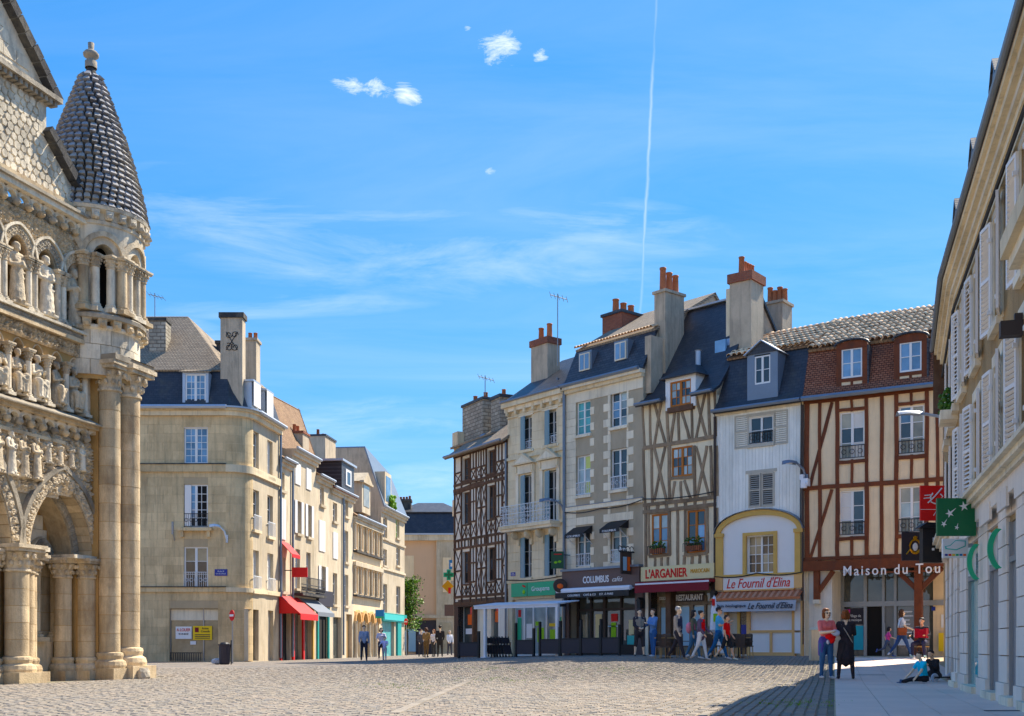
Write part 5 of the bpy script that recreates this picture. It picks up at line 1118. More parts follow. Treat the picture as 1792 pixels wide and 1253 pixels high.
hw2 = (w2[1]-w2[0])/2-.02; shutter(hF, w2[0], w2[2], w2[3], hw2, 'shutter_grey', 'slat_grey'); shutter(hF, w2[1], w2[2], w2[3], -hw2, 'shutter_grey', 'slat_grey')
for r_ in (w1, w2): cube('window_trim', hF, 'shutter_grey', r_[0]-.12, r_[1]+.12, 0, .045, r_[3]+.02, r_[3]+.14)
nb = 26                                                       # boards
for k in range(nb):
    a, b = L*k/nb, L*(k+1)/nb; cuts = [(zar-1.0, z_e-.1)]
    for o in (w1, w2):
        if o[0] < b and o[1] > a:
            ns = []
            for s0, s1 in cuts:
                if o[3] < s1: ns.append((max(o[3], s0), s1))
                if o[2] > s0: ns.append((s0, min(o[2], s1)))
            cuts = ns
    for s0, s1 in cuts:
        if s1-s0 > .05: cube('board', hF, 'board_pale', a+.003, b-.003, -.005, .020+random.uniform(0, .005), s0, s1)
cube('cornice', hF, 'plaster_cream', 0, L, 0, .12, z_e-.22, z_e-.02)
# ochre arch and white field below it
zsp = P(1330, 932)[1]; a_, h_ = L/2-.02, zar-zsp+.05; mb = MB(); arch = [(L/2+a_*math.cos(math.pi*i/24), zsp+h_*math.sin(math.pi*i/24)) for i in range(25)]
zf0 = P(1330, 1004)[1]
Af = [(.32, zf0), (L-.32, zf0)]+[(min(L-.32, max(.32, x)), z-.1) for x, z in arch]
# white field laid as strips around the window
for (u0, u1) in ((.05, w3[0]-.15), (w3[1]+.15, L-.05)):
    pts = [(u0, zf0), (u1, zf0)]; n = 8
    for i in range(n+1): u = u1+(u0-u1)*i/n; pts.append((u, zsp+h_*math.sqrt(max(0, 1-((u-L/2)/a_)**2))-.08))
    MB().prism(pts, -.05, 0).build('plaster_field', 'paint_white', hF)
pts = [(w3[0]-.15, w3[3]+.12), (w3[1]+.15, w3[3]+.12)]
for i in range(7): u = w3[1]+.15-(w3[1]-w3[0]+.3)*i/6; pts.append((u, zsp+h_*math.sqrt(max(0, 1-((u-L/2)/a_)**2))-.08))
MB().prism(pts, -.05, 0).build('plaster_field', 'paint_white', hF); cube('plaster_field', hF, 'paint_white', w3[0]-.15, w3[1]+.15, 0, .05, zf0, w3[2]-.1)
ring = MB(); A = arch; k = len(A)
B = [(L/2+(a_-.20)*math.cos(math.pi*i/24), zsp+(h_-.20)*math.sin(math.pi*i/24)) for i in range(25)]
vs = [(x, -.16, z) for x, z in A]+[(x, -.16, z) for x, z in B]+[(x, 0, z) for x, z in A]+[(x, 0, z) for x, z in B]; fs = []
for i in range(k-1): fs += [(i, i+1, k+i+1, k+i), (k+i, k+i+1, 3*k+i+1, 3*k+i), (i, 2*k+i, 2*k+i+1, i+1)]
ring.add(vs, fs).build('arch_moulding', 'ochre', hF)
roof(hF, [[(L/2+(a_+.04)*math.cos(math.pi*i/12), -.24, zsp+.03+h_*math.sin(math.pi*i/12)) for i in (j, j+1)]+[(L/2+(a_+.04)*math.cos(math.pi*i/12), .0, zsp+.07+h_*math.sin(math.pi*i/12)) for i in (j+1, j)] for j in range(12)], 'zinc', .015, 'arch_flashing')
for u in (.02, L-.34): cube('pilaster', hF, 'ochre', u, u+.32, 0, .13, zf0-.5, zsp); cube('pilaster_cap', hF, 'ochre', u-.03, u+.35, 0, .18, zsp-.1, zsp+.05); cube('pilaster_base', hF, 'ochre_pale', u-.01, u+.33, 0, .16, zf0-.62, zf0-.1)
for a, b, c_, d in ((w3[0]-.15, w3[0], w3[2]-.1, w3[3]+.12), (w3[1], w3[1]+.15, w3[2]-.1, w3[3]+.12), (w3[0], w3[1], w3[3], w3[3]+.12), (w3[0], w3[1], w3[2]-.1, w3[2])): cube('window_frame', hF, 'ochre', a, b, 0, .11, c_, d)
cube('string_course', hF, 'ochre', .0, L, 0, .15, zf0-.1, zf0)
sg = fthing(FF, 'shop_sign', "white bakery fascia reading Le Fournil d'Elina in red script", 'sign', 0, 0, 0)
cube('board', sg, 'paint_white', .36, L-.36, .0, .12, zf0-.62, zf0-.10); text("Le Fournil d'Elina", sg, 'red', L/2, .13, zf0-.36, width=2.75, height=.40, shear=.35); cube('moulding', sg, 'ochre_pale', .36, L-.36, .0, .15, zf0-.68, zf0-.62)
zc = zf0-.68
aw = fthing(FF, 'tiled_canopy', 'small red and cream scalloped tile canopy above the bakery window', 'canopy', 0, 0, zc)
plain('tile_pale', (.56, .30, .20), .8)
nt = 30
for k in range(nt): MB().slab([(L*k/nt+.0, -.50, -.30), (L*(k+1)/nt-.01, -.50, -.30), (L*(k+1)/nt-.01, -.06, .0), (L*k/nt, -.06, .0)], .03).build('tile', 'terracotta' if k % 2 else 'tile_pale', aw); 
MB().box(-.05, L+.05, -.52, -.49, -.38, -.29).build('edge_board', 'terracotta', aw)
bn = fthing(FF, 'shop_banner', "silver-grey rolled banner with faint Le Fournil d'Elina script above the bakery counter", 'sign', 0, 0, zc-.42)
MB().slab([(.05, -.62, -.42), (L-.1, -.62, -.42), (L-.1, -.5, 0), (.05, -.5, 0)], .02).build('canvas', 'fabric_silver', bn); t = text("Le Fournil d'Elina", bn, 'charcoal', 2.65, .60, -.2, width=1.9, height=.26, shear=.35); t.rotation_euler = (R(-16), 0, 0)
t = text("Pain biologique", bn, 'charcoal', .95, .60, -.2, width=1.3, height=.16); t.rotation_euler = (R(-16), 0, 0)
zk = zc-.85
MB().box(0, L, .25, .3, -.2, zk+1.0).build('shop_back', 'paint_white', hF)
for (a, b, c_, d, m) in ((.0, .12, 0, zk+.4, 'ochre_pale'), (.12, .42, .1, zk+.3, 'paint_white'), (.42, .54, 0, zk+.4, 'ochre_pale'), (1.42, 1.56, 0, zk+.4, 'ochre_pale'), (3.36, 3.48, 0, zk+.4, 'ochre_pale'), (3.48, 3.72, .1, zk+.3, 'paint_white'), (3.72, L, 0, zk+.4, 'ochre_pale'), (1.56, 3.36, .92, 1.02, 'ochre_pale'), (1.56, 3.36, .0, .14, 'ochre_pale'), (2.42, 2.52, .14, .92, 'ochre_pale'), (3.48, 3.72, .92, 1.0, 'ochre_pale')): cube('shop_frame', hF, m, a, b, -.02, .16, c_, d)
for a, b, c_, d in ((1.56, 2.42, .14, .92), (2.52, 3.36, .14, .92)): cube('panel', hF, 'paint_white', a, b, -.02, .10, c_, d)
cube('roller_shutter', hF, 'fabric_white', 1.56, 3.36, -.05, .05, 1.02, zk+.4)
cube('door_panel', hF, 'shutter_grey', .56, .95, -.2, .02, .05, zk+.3); cube('door_glass', hF, 'glass_dark', 1.08, 1.42, -.2, .0, .6, zk+.3); cube('door_frame', hF, 'ochre', .95, 1.08, -.2, .05, 0, zk+.4); cube('door_panel', hF, 'charcoal', 1.08, 1.42, -.2, .02, .05, .6); cube('menu_board', hF, 'blue_sign', 1.12, 1.38, 0, .02, .75, 1.25)
# roof: slate mansard, canal tiles above
zm, mi = 2.35, .85; prof = [(-.32, z_e-.12), (.05, z_e+.35), (.45, z_e+1.25), (mi, z_e+zm)]
roof(hF, [[(-.02, y0, za), (L+.02, y0, za), (L+.02, y1, zb), (-.02, y1, zb)] for (y0, za), (y1, zb) in zip(prof[:-1], prof[1:])], 'slate_flat', .08)
MB().add([(0, 0, z_e-.1), (0, 7, z_e-.1), (0, 4.2, z_e+zm+1.7), (0, mi, z_e+zm-.05), (L, 0, z_e-.1), (L, 7, z_e-.1), (L, 4.2, z_e+zm+1.7), (L, mi, z_e+zm-.05)], [(0, 1, 2, 3), (7, 6, 5, 4)]).build('gable', 'stack_render', hF)
gutter(hF, (-.05, -.38, z_e-.06), (L, -.38, z_e-.06), .08)
def canal_tiles(h, u0, u1, y0, z0, y1, z1, name='roof_tile', pitch=.235, row=.40, skip=None):
    """half-round clay tiles laid in rows on a slope, each one an object"""
    roof(h, [[(u0, y0+.06, z0-.04), (u1, y0+.06, z0-.04), (u1, y1, z1-.04), (u0, y1, z1-.04)]], 'tile_brown', .1, 'roof')
    vs = []
    for k in range(3):
        mb = MB(); r0, r1, Lr = .115, .095, row*1.12
        for (ro, off) in ((0, 0),):
            n = 6; v = []
            for (r, yy) in ((r0, 0), (r1, Lr)):
                for i in range(n+1): a = math.pi*i/n; v.append((r*math.cos(a), yy, r*math.sin(a)*1.0))
            m = n+1; f = [(i+1, i, m+i, m+i+1) for i in range(n)]
            v += [(q[0]*.86, 0, q[2]*.84) for q in v[:m]]; f += [(i, i+1, 2*m+i+1, 2*m+i) for i in range(n)]
            mb.add(v, f)
        vs.append(mb.mesh('roof_tile', 'roman_tile', True))
    sl = math.atan2(z1-z0, y1-y0); Ls = math.hypot(y1-y0, z1-z0); nr = int(Ls/row); nc = int((u1-u0)/pitch)
    for j in range(nr):
        for i in range(nc):
            t = j*row/Ls; put(name, random.choice(vs), h, (u0+(i+.5)*(u1-u0)/nc+random.uniform(-.012, .012), y0+(y1-y0)*t+random.uniform(-.02, .02), z0+(z1-z0)*t+.02), (sl-.06, 0, random.uniform(-.04, .04)))
canal_tiles(hF, .1, L+.02, mi-.22, z_e+zm-.02, 4.2, z_e+zm+1.75, row=.5)
w4 = Q(*k3(722, 655), *k3(815, 822), -.1)
dm = MB(); dm.box(w4[0]-.32, w4[0], -.04, 1.0, w4[2]-.75, w4[3]+.05); dm.box(w4[1], w4[1]+.32, -.04, 1.0, w4[2]-.75, w4[3]+.05); dm.box(w4[0], w4[1], -.04, .6, w4[2]-.75, w4[2]); dm.box(w4[0]-.3, w4[1]+.3, -.04, 1.0, w4[3]+.05, w4[3]+.12); dm.build('dormer', 'zinc', hF)
window(hF, w4, 2, 2, 'paint_white', ['glass_blue', 'glass_dark'], rec=-.02); uc = (w4[0]+w4[1])/2
roof(hF, [[(w4[0]-.42, -.2, w4[3]+.1), (uc, -.2, w4[3]+.62), (uc, 1.6, w4[3]+.62), (w4[0]-.42, 1.6, w4[3]+.1)], [(uc, -.2, w4[3]+.62), (w4[1]+.42, -.2, w4[3]+.1), (w4[1]+.42, 1.6, w4[3]+.1), (uc, 1.6, w4[3]+.62)]], 'zinc_light', .04, 'dormer_roof')
MB().prism([(w4[0]-.36, w4[3]+.1), (w4[1]+.36, w4[3]+.1), (uc, w4[3]+.56)], -.1, .3).build('dormer_gable', 'slate_flat', hF)
u0 = FF.at(1276, -1.5)[0]; u1 = FF.at(1335, -1.5)[0]; zc = P(1305, 478, -1.5)[1]
ch = chimney(hF, u0+.1, u1-.45, 1.35, 2.5, z_e+1.0, zc, 'stack_render', 'brick_red', 5, .62, .36, pot_r=.13, along='y', over=.08); cube('flue', hF, 'plaster_cream', u0-.3, u0+.1, -2.6, -1.8, z_e+1.5, zc-.4)
zc = P(1350, 545, -5)[1]; chimney(hF, FF.at(1342, -5)[0], FF.at(1376, -5)[0], 4.6, 5.6, z_e+1.5, zc+.3, 'stack_render', 'stack_render', 4, .75, .1, pot_r=.13)
# ------------------------------------------------------------------ red half-timbered tourist house
hM = FM.empty('timber_house', 'tan plastered house with red-brown timbers, red tiled mansard and an open timber porch', 'house')
L = FM.L; Q = FM.rect; P = FM.p; z_e = P(1520, 688)[1]
k5 = lambda x, y: (1380+x/3.48, 500+y/3.48); k6 = lambda x, y: (1380+x/3.386, 840+y/3.386)
wa = Q(*k5(312, 762), *k5(462, 1058)); wb = Q(*k5(672, 732), *k5(826, 1028)); wc = Q(*k6(308, 58), *k6(452, 330)); wd = Q(*k6(652, 36), *k6(806, 318))
def levels(a, b): z0, z1 = (a[2]+b[2])/2, (a[3]+b[3])/2; return (a[0], a[1], z0, z1), (b[0], b[1], z0, z1)
wa, wb = levels(wa, wb); wc, wd = levels(wc, wd); wc = (wa[0], wa[1])+wc[2:]; wd = (wb[0], wb[1])+wd[2:]
zj = P(1530, 978)[1]
wall(hM, L, z_e, 8, [wa, wb, wc, wd], 'plaster_tan', rev=.2, zlow=zj)
for w_, g in ((wa, ['glass_warm', 'glass_dark', 'curtain']), (wb, ['glass_blue', 'glass_dark', 'glass_warm']), (wc, ['glass_dark', 'glass_warm', 'curtain']), (wd, ['glass_warm', 'glass_pale'])): window(hM, w_, 2, 3, 'paint_white', g, rec=.06, fw=.06, rail='iron', rail_h=.55)
tb = Timber(hM, 'timber_red', .05); tb.k = .84
zf = P(1540, 846)[1]
for z in (z_e-.1, zf, zj+.08): tb.rail(z, 0, L, .18)
for u in (.12, L-.1): tb.post(u, zj, z_e, .2)
for (za, zb, w1_, w2_) in ((zf, z_e-.1, wa, wb), (zj, zf, wc, wd)):
    for w_ in (w1_, w2_):
        for u in (w_[0]-.09, w_[1]+.09): tb.post(u, za, zb, .17)
        tb.rail(w_[2]-.09, w_[0]-.1, w_[1]+.1, .16); tb.rail(w_[3]+.08, w_[0]-.1, w_[1]+.1, .14) if za > zj+1 else None
        tb.post((w_[0]+w_[1])/2, za, w_[2], .12)
        if za > zj+1: tb.post((w_[0]+w_[1])/2, w_[3], zb, .12)
    um = (w1_[1]+w2_[0])/2; tb.post(um, za, zb, .15); tb.post((w2_[1]+L)/2+.05, za, zb, .15)
    ul = FM.at(k5(190, 0)[0])[0]; tb.post(ul, za, zb, .15); tb.b((FM.at(k5(130, 0)[0])[0], za+.05), (FM.at(k5(265, 0)[0])[0], zb-.1), .15, -.02)
# red tile mansard with two arched dormers
zm, mi = 2.15, .75
roof(hM, [[(-.02, -.32, z_e-.05), (L+.1, -.32, z_e-.05), (L+.1, .05, z_e+.45), (-.02, .05, z_e+.45)], [(-.02, .05, z_e+.45), (L+.1, .05, z_e+.45), (L+.1, mi, z_e+zm), (-.02, mi, z_e+zm)]], 'tile_red', .08)
gutter(hM, (0, -.38, z_e-.02), (L, -.38, z_e-.02), .1)
canal_tiles(hM, -.02, L+.1, mi-.25, z_e+zm-.02, 4.3, z_e+zm+2.05, row=.46)
roof(hM, [[(L+.1, 4.3, z_e+zm+2.0), (L+.1, 8.5, z_e+.3), (-.02, 8.5, z_e+.3), (-.02, 4.3, z_e+zm+2.0)]], 'tile_brown', .1, 'rear_roof')
MB().add([(0, 0, z_e-.1), (0, 8, z_e-.1), (0, 4.2, z_e+zm+1.6), (0, mi, z_e+zm-.05), (L, 0, z_e-.1), (L, 8, z_e-.1), (L, 4.2, z_e+zm+1.6), (L, mi, z_e+zm-.05)], [(0, 1, 2, 3), (7, 6, 5, 4)]).build('gable', 'stack_render', hM)
for r_ in (Q(*k5(322, 380), *k5(448, 560), -.0), Q(*k5(676, 340), *k5(810, 522), -.0)):
    a, b, c_, d = r_; uc = (a+b)/2; dm = MB()
    for (x0, x1, z0, z1) in ((a-.2, a, c_-.35, d), (b, b+.2, c_-.35, d), (a, b, c_-.14, c_)): dm.box(x0, x1, .0, .9, z0, z1)
    pts = [(a-.2, d-.02)]; pts = [(b+.2, d-.02)]+[(uc+(b-uc+.2)*math.cos(math.pi*i/10), d+.10+.2*math.sin(math.pi*i/10)) for i in range(11)]+[(a-.2, d-.02)]
    dm.prism(pts[::1], 0.0, .9); dm.build('dormer', 'timber_red', hM)
    cube('dormer_panel', hM, 'plaster_tan', a, uc-.05, -.2, -.02, c_-.42, c_-.14); cube('dormer_panel', hM, 'plaster_tan', uc+.05, b, -.2, -.02, c_-.42, c_-.14); cube('dormer_panel', hM, 'timber_red', uc-.05, uc+.05, -.2, .0, c_-.42, c_-.14); cube('dormer_apron', hM, 'zinc', a-.28, b+.22, -.2, .10, c_-.52, c_-.43)
    window(hM, (a, b, c_, d), 2, 2, 'paint_white', 'glass_blue', rec=.02, fw=.055)
    MB().tube([(uc+(b-uc+.26)*math.cos(math.pi*i/12), -.05, d+.12+.22*math.sin(math.pi*i/12)) for i in range(13)], .05, 5).build('dormer_hood', 'slate', hM)
    for sd, x in ((1, b+.2), (-1, a-.2)): cube('dormer_cheek', hM, 'slate', x-.01, x+.05, -.9, .01, c_-.35, d+.05) if sd > 0 else None
# porch: jetty beam, brackets, post with struts, recessed glazed entrance
cube('jetty_beam', hM, 'timber_red', .0, L, -.15, .14, zj-.38, zj); cube('jetty_beam', hM, 'timber_red', .0, L, -.6, -.15, zj-.22, zj-.02)
for k in range(9): cube('joist', hM, 'timber_dark', .3+k*.6, .45+k*.6, -1.6, .05, zj-.14, zj-.0)
cube('side_pier', hM, 'plaster_white', .15, 1.05, -1.5, -.15, -.3, zj-.36); cube('corbel_post', hM, 'timber_red', .38, .60, -.25, .05, zj-1.5, zj-.36); beam(hM, 'timber_red', (.5, zj-1.25), (1.12, zj-.4), .16, -.16, 0, 'strut'); cube('stone_corbel', hM, 'pale_stone', .36, .62, -.25, .06, zj-1.66, zj-1.5)
up = FM.at(1607)[0]
cube('post', hM, 'timber_red', up-.14, up+.14, -.2, .06, 0, zj-.38)
for du in (-.85, .85): beam(hM, 'timber_red', (up, zj-1.25), (up+du, zj-.40), .17, -.14, .02, 'strut')
for dn in (-1,): put('strut', unit_cube('timber_dark'), hM, (up, .55, zj-.8), (R(45), 0, 0), (.15, .15, 1.2))
MB().box(1.0, L+.6, 1.55, 1.6, -.2, zj).build('entrance_glass', 'glass_shop', hM); MB().box(up+.25, L+.6, 1.5, 1.56, 0, zj).build('entrance_wall', 'plaster_tan', hM)
cube('floor_above', hM, 'timber_dark', 0, L, -1.8, -.6, zj-.05, zj+.05); cube('wall_left', hM, 'plaster_cream', -.1, .15, -1.7, -.1, -.3, zj)
for (a, b) in ((1.05, 1.18), (1.95, 2.07), (2.65, 2.75), (3.1, 3.2), (3.85, 3.97)): cube('entrance_mullion', hM, 'metal_grey', a, b, -1.56, -1.42, -.1, zj-.1)
cube('entrance_transom', hM, 'metal_grey', 1.05, L+.4, -1.57, -1.40, 1.95, 2.15); cube('door_leaf', hM, 'dark_inside', 2.07, 2.65, -1.54, -1.5, 0, 1.95); cube('door_leaf', hM, 'metal_door', 2.75, 3.1, -1.54, -1.5, 0, 1.95)
cube('door_handle', hM, 'metal_grey', 2.72, 2.78, -1.46, -1.38, .8, 1.3)
cube('poster', hM, 'cyan_panel', 1.55, 1.92, -1.55, -1.5, .25, 1.2); cube('poster', hM, 'charcoal', 1.2, 1.92, -1.55, -1.51, 1.25, 1.9); cube('poster', hM, 'pink', 1.22, 1.4, -1.5, -1.495, 1.6, 1.85); text('Village de\nla musique', hM, 'white', 1.6, -1.49, 1.5, width=.5, height=.3)
for k in range(6): cube('lettering_line', hM, 'white', 3.25, 3.25+random.uniform(.4, .58), -1.55, -1.5, .9+k*.16, .95+k*.16)
cube('notice', hM, 'blue_sign', up+.2, up+.34, -1.48, -1.46, 1.75, 1.9); cube('notice', hM, 'white', up+.55, up+.75, -1.48, -1.46, 1.1, 1.6); cube('display', hM, 'yellow', up+.5, up+.9, -1.4, -1.2, .2, .9)
put('floor_arrow', MB().prism([(-.3, -.12), (.15, -.12), (.15, -.2), (.35, 0), (.15, .2), (.15, .12), (-.3, .12)], -.01, 0).mesh('floor_arrow', 'white'), hM, (3.55, 1.40, .55))
sg = fthing(FM, 'building_sign', 'white raised letters Maison du Tou on the red-brown porch beam', 'sign', 0, 0, 0)
r = Q(1476, 987, 1645, 1006, .2); cube('backing_rail', sg, 'timber_red', r[0]-.05, r[1]+.1, .15, .17, r[2]+.08, r[2]+.14)
text('Maison du Tou', sg, 'white', (r[0]+r[1])/2, .19, (r[2]+r[3])/2, width=r[1]-r[0], height=(r[3]-r[2])*.92, bold=.008, depth=.02, space=1.28)

def cable(h, pts, m='cable'):
    P_ = []
    for (a, b) in zip(pts[:-1], pts[1:]):
        for k in range(6): t = k/6; P_.append((a[0]+(b[0]-a[0])*t, a[1]+(b[1]-a[1])*t, a[2]+(b[2]-a[2])*t-.10*math.sin(math.pi*t)))
    P_.append(pts[-1]); MB().tube(P_, .022, 4).build('cable', m, h)
cable(hC, [(0, -.14, FCo.p(1060, 888)[1]), (2.4, -.14, FCo.p(1060, 890)[1]), (FCo.L, -.14, FCo.p(1060, 884)[1])]); cable(hA, [(0, -.10, FA.p(1190, 866)[1]), (FA.L, -.10, FA.p(1190, 868)[1])])
cable(hF, [(0, -.2, zf0-.05), (1.9, -.2, zf0+.02), (FF.L, -.2, zf0-.02)]); cable(hG, [(0, -.14, FG.p(935, 1012)[1]), (FG.L, -.14, FG.p(935, 1012)[1])]); cable(hF, [(FF.L-.08, -.12, 2.8), (FF.L-.10, -.12, 6), (FF.L-.06, -.12, 10)])
for F_, h_ in ((FA, hA), (FF, hF)): gutter(h_, (F_.L-.02, -.10, 9.8), (F_.L-.02, -.10, .45), .055, 'taupe_dark', 'downpipe')
# ================================================================== street on the left and the houses that close it
random.seed(41)
def SP(x): Y = 43300/(1150-x); return Vector((ray(x)*Y, Y))
def flat_window(h, r, cols=2, rows=3, fm='paint_white', gm='glass_dark', rec=.18, fw=.06, name='window', sill=None):
    """window far away: frame, bars and glass in one mesh"""
    u0, u1, z0, z1 = r[:4]; w, H = u1-u0, z1-z0; mb = MB(); y0 = rec
    mb.box(0, fw, y0, y0+.06, 0, H); mb.box(w-fw, w, y0, y0+.06, 0, H); mb.box(fw, w-fw, y0, y0+.06, 0, fw); mb.box(fw, w-fw, y0, y0+.06, H-fw, H)
    for i in range(1, cols): mb.box(w*i/cols-.03, w*i/cols+.03, y0+.003, y0+.055, fw, H-fw)
    for j in range(1, rows): mb.box(fw, w-fw, y0+.008, y0+.05, H*j/rows-.018, H*j/rows+.018)
    mb.cur = 1; mb.box(.01, w-.01, y0+.03, y0+.045, .01, H-.01)
    mb.cur = 2
    if sill: mb.box(-.12, w+.12, -.14, rec, -.16, -.002)
    return mb.build(name, [fm, gm, sill or fm], h, (u0, 0, z0))
# ------------------------------------------------------------------ big corner house
FB = Facade((-23.5, 60.0), (ray(396)*60, 60.0), -.06)
hB1 = FB.empty('corner_house', 'large tan stone corner house with slate mansard roof and empty ground-floor shop', 'house')
L = FB.L; Q = FB.rect; P = FB.p; z_e = P(330, 716)[1]
k4 = lambda x, y: (230+x/3.48, 500+y/3.48); k5 = lambda x, y: (230+x/3.48, 840+y/3.48)
w1, w2, w3 = Q(*k4(320, 862), *k4(466, 1086)), Q(*k5(320, 26), *k5(466, 290)), Q(*k5(322, 406), *k5(460, 664))
w2 = (w1[0], w1[1])+w2[2:]; w3 = (w1[0], w1[1])+w3[2:]
shp = Q(*k5(232, 782), *k5(528, 1104)); shp = (shp[0], shp[1], .12, shp[3], .3)
ops = [w1, w2, w3, shp]
wall(hB1, L, z_e, 10, ops, 'ashlar_joint', rev=.25, back=False)
ashlar(hB1, (P(235, 900)[0], L, .05, z_e-.35), .46, .95, ops, 'ashlar', proud=.012, gap=.010)
window(hB1, w1, 4, 5, 'paint_white', 'glass_blue', rec=.08, fw=.08, lintel='ashlar'); cube('blind_box', hB1, 'shutter_white', w1[0], w1[1], -.06, .02, w1[3]-.02, w1[3]+.26)
window(hB1, w2, 4, 5, 'paint_white', ['glass_dark', 'glass_blue'], rec=.08, fw=.08, sill='ashlar', rail='iron', rail_h=.75, open_half=1)
cube('folded_shutter', hB1, 'shutter_white', w2[0]+.05, w2[0]+.38, -.07, .0, w2[2]+.05, w2[3]-.05)
window(hB1, w3, 2, 3, 'paint_white', ['glass_dark', 'glass_warm'], rec=.08, fw=.08, rail='iron_white', rail_h=.9)
cube('balcony_sill', hB1, 'ashlar', w2[0]-.25, w2[1]+.25, 0, .28, w2[2]-.18, w2[2]-.02)
for sd in (w2[0]-.15, w2[1]-.02): cube('bracket', hB1, 'ashlar', sd, sd+.16, 0, .2, w2[2]-.5, w2[2]-.18)
for (y0, y1, t) in ((813, 826, .14), (1028, 1036, .12)): z0, z1 = P(330, y1)[1], P(330, y0)[1]; cube('string_course', hB1, 'ashlar', 0, L, 0, t, z0, z1); cube('string_course', hB1, 'soot_stone', 0, L, 0, t+.05, z1, z1+.05)
cube('cornice', hB1, 'cream_stone', 0, L, 0, .2, z_e-.35, z_e-.1); cube('cornice', hB1, 'ashlar', 0, L, 0, .35, z_e-.1, z_e+.02); gutter(hB1, (0, -.42, z_e+.06), (L+.1, -.42, z_e+.06), .11, 'zinc_light')
MB().box(shp[0], shp[1], .2, .22, shp[2], shp[3]).build('shop_glass', 'glass_warm', hB1); cube('shop_blind', hB1, 'pale_stone', shp[0]+.02, shp[1]-.02, -.19, -.17, shp[3]-.62, shp[3]-.05)
for a in (shp[0], shp[0]+1.75, shp[1]): cube('shop_frame', hB1, 'metal_grey', a-.03, a+.03, -.2, -.14, shp[2], shp[3])
cube('sign_panel', hB1, 'white', shp[0]+.28, shp[0]+1.12, -.15, -.13, shp[3]-1.6, shp[3]-.95); text('A LOUER', hB1, 'red', shp[0]+.7, -.12, shp[3]-1.12, width=.72, height=.16); text('05 49 88 08', hB1, 'charcoal', shp[0]+.7, -.12, shp[3]-1.34, width=.5, height=.08)
cube('sign_panel', hB1, 'yellow', shp[0]+1.2, shp[0]+2.2, -.14, -.12, shp[3]-1.65, shp[3]-.92); text('Action\nConseils', hB1, 'charcoal', shp[0]+1.85, -.11, shp[3]-1.12, width=.45, height=.26); cube('emblem', hB1, 'burgundy', shp[0]+1.3, shp[0]+1.5, -.12, -.11, shp[3]-1.25, shp[3]-1.0)
for k in range(3): cube('lettering_line', hB1, 'charcoal', shp[0]+1.3, shp[0]+2.1, -.12, -.11, shp[3]-1.40-k*.09, shp[3]-1.36-k*.09)
cube('notice', hB1, 'white', shp[0]+1.05, shp[0]+1.35, -.14, -.13, shp[3]-1.9, shp[3]-1.72)
rl = MB(); rl.box(0, 1.65, -.02, .02, .42, .46)
for k in range(14): rl.box(.02+k*.12, .05+k*.12, -.015, .015, 0, .42)
rl.build('low_railing', 'iron', hB1, (shp[0]+.05, -.05, shp[2]-.02))
# rounded corner
RC = 1.2; cx, cy = L-.03, RC
arc = MB(); n = 10
def arcp(r, k, z): a = -math.pi/2+(math.pi/2-.13)*k/n; return (cx+r*math.cos(a), cy+r*math.sin(a), z)
for k in range(n):
    arc.add([arcp(RC, k, -.3), arcp(RC, k+1, -.3), arcp(RC, k+1, z_e), arcp(RC, k, z_e)], [(0, 1, 2, 3)])
arc.build('rounded_corner', 'cream_stone', hB1, smooth=True)
def ring(r0, z0, z1, m, name):
    mb = MB()
    for k in range(n): mb.add([arcp(RC, k, z0), arcp(RC, k+1, z0), arcp(RC+r0, k+1, z0), arcp(RC+r0, k, z0), arcp(RC, k, z1), arcp(RC, k+1, z1), arcp(RC+r0, k+1, z1), arcp(RC+r0, k, z1)], [(3, 2, 6, 7), (4, 7, 6, 5), (0, 1, 2, 3)])
    mb.build(name, m, hB1)
for (y0, y1, t) in ((813, 826, .14), (1028, 1036, .12)): ring(t, P(330, y1)[1], P(330, y0)[1], 'cream_stone', 'string_course')
ring(.2, z_e-.35, z_e-.1, 'cream_stone', 'cornice'); ring(.35, z_e-.1, z_e+.02, 'cream_stone', 'cornice'); ring(.5, z_e+.02, z_e+.10, 'zinc_light', 'gutter')
nr = int((z_e-.4)/.46)
for j in range(nr):
    for k in range(2):
        q = (k*5, k*5+5) if j % 2 else ((0, 7) if k == 0 else (7, 10)); mb = MB()
        z0, z1 = .05+j*.46+.005, .05+(j+1)*.46-.005
        for i in range(q[0], q[1]): mb.add([arcp(RC+.012, i, z0), arcp(RC+.012, i+1, z0), arcp(RC+.012, i+1, z1), arcp(RC+.012, i, z1)], [(0, 1, 2, 3)])
        mb.build('stone', 'ashlar', hB1, smooth=True)
# street side of the corner house
a = FB.world(*arcp(RC, n, 0)[:1], 0, 0); ax, ay = arcp(RC, n, 0)[0], arcp(RC, n, 0)[1]
S0 = Vector((FB.P0.x+ax, FB.P0.y+ay)); S1 = SP(489)
FS = Facade(S0, S1, FB.zb)
side = link(bpy.data.objects.new('street_front', None), hB1, (S0.x-FB.P0.x, S0.y-FB.P0.y, 0), (0, 0, FS.rz-FB.rz))
Q2 = FS.rect; Ls = FS.L
kk4 = lambda a_, b_, c_, d_: Q2(230+a_/3.48, 500+b_/3.48, 230+c_/3.48, 500+d_/3.48); kk5 = lambda a_, b_, c_, d_: Q2(230+a_/3.48, 840+b_/3.48, 230+c_/3.48, 840+d_/3.48)
sw = [kk4(742, 890, 776, 1125), kk4(828, 945, 860, 1168), kk5(740, 62, 777, 305), kk5(828, 95, 862, 345), kk5(738, 428, 776, 675), kk5(828, 448, 864, 685)]
sh2 = kk5(712, 788, 775, 1095); sh3 = kk5(832, 795, 864, 1090)
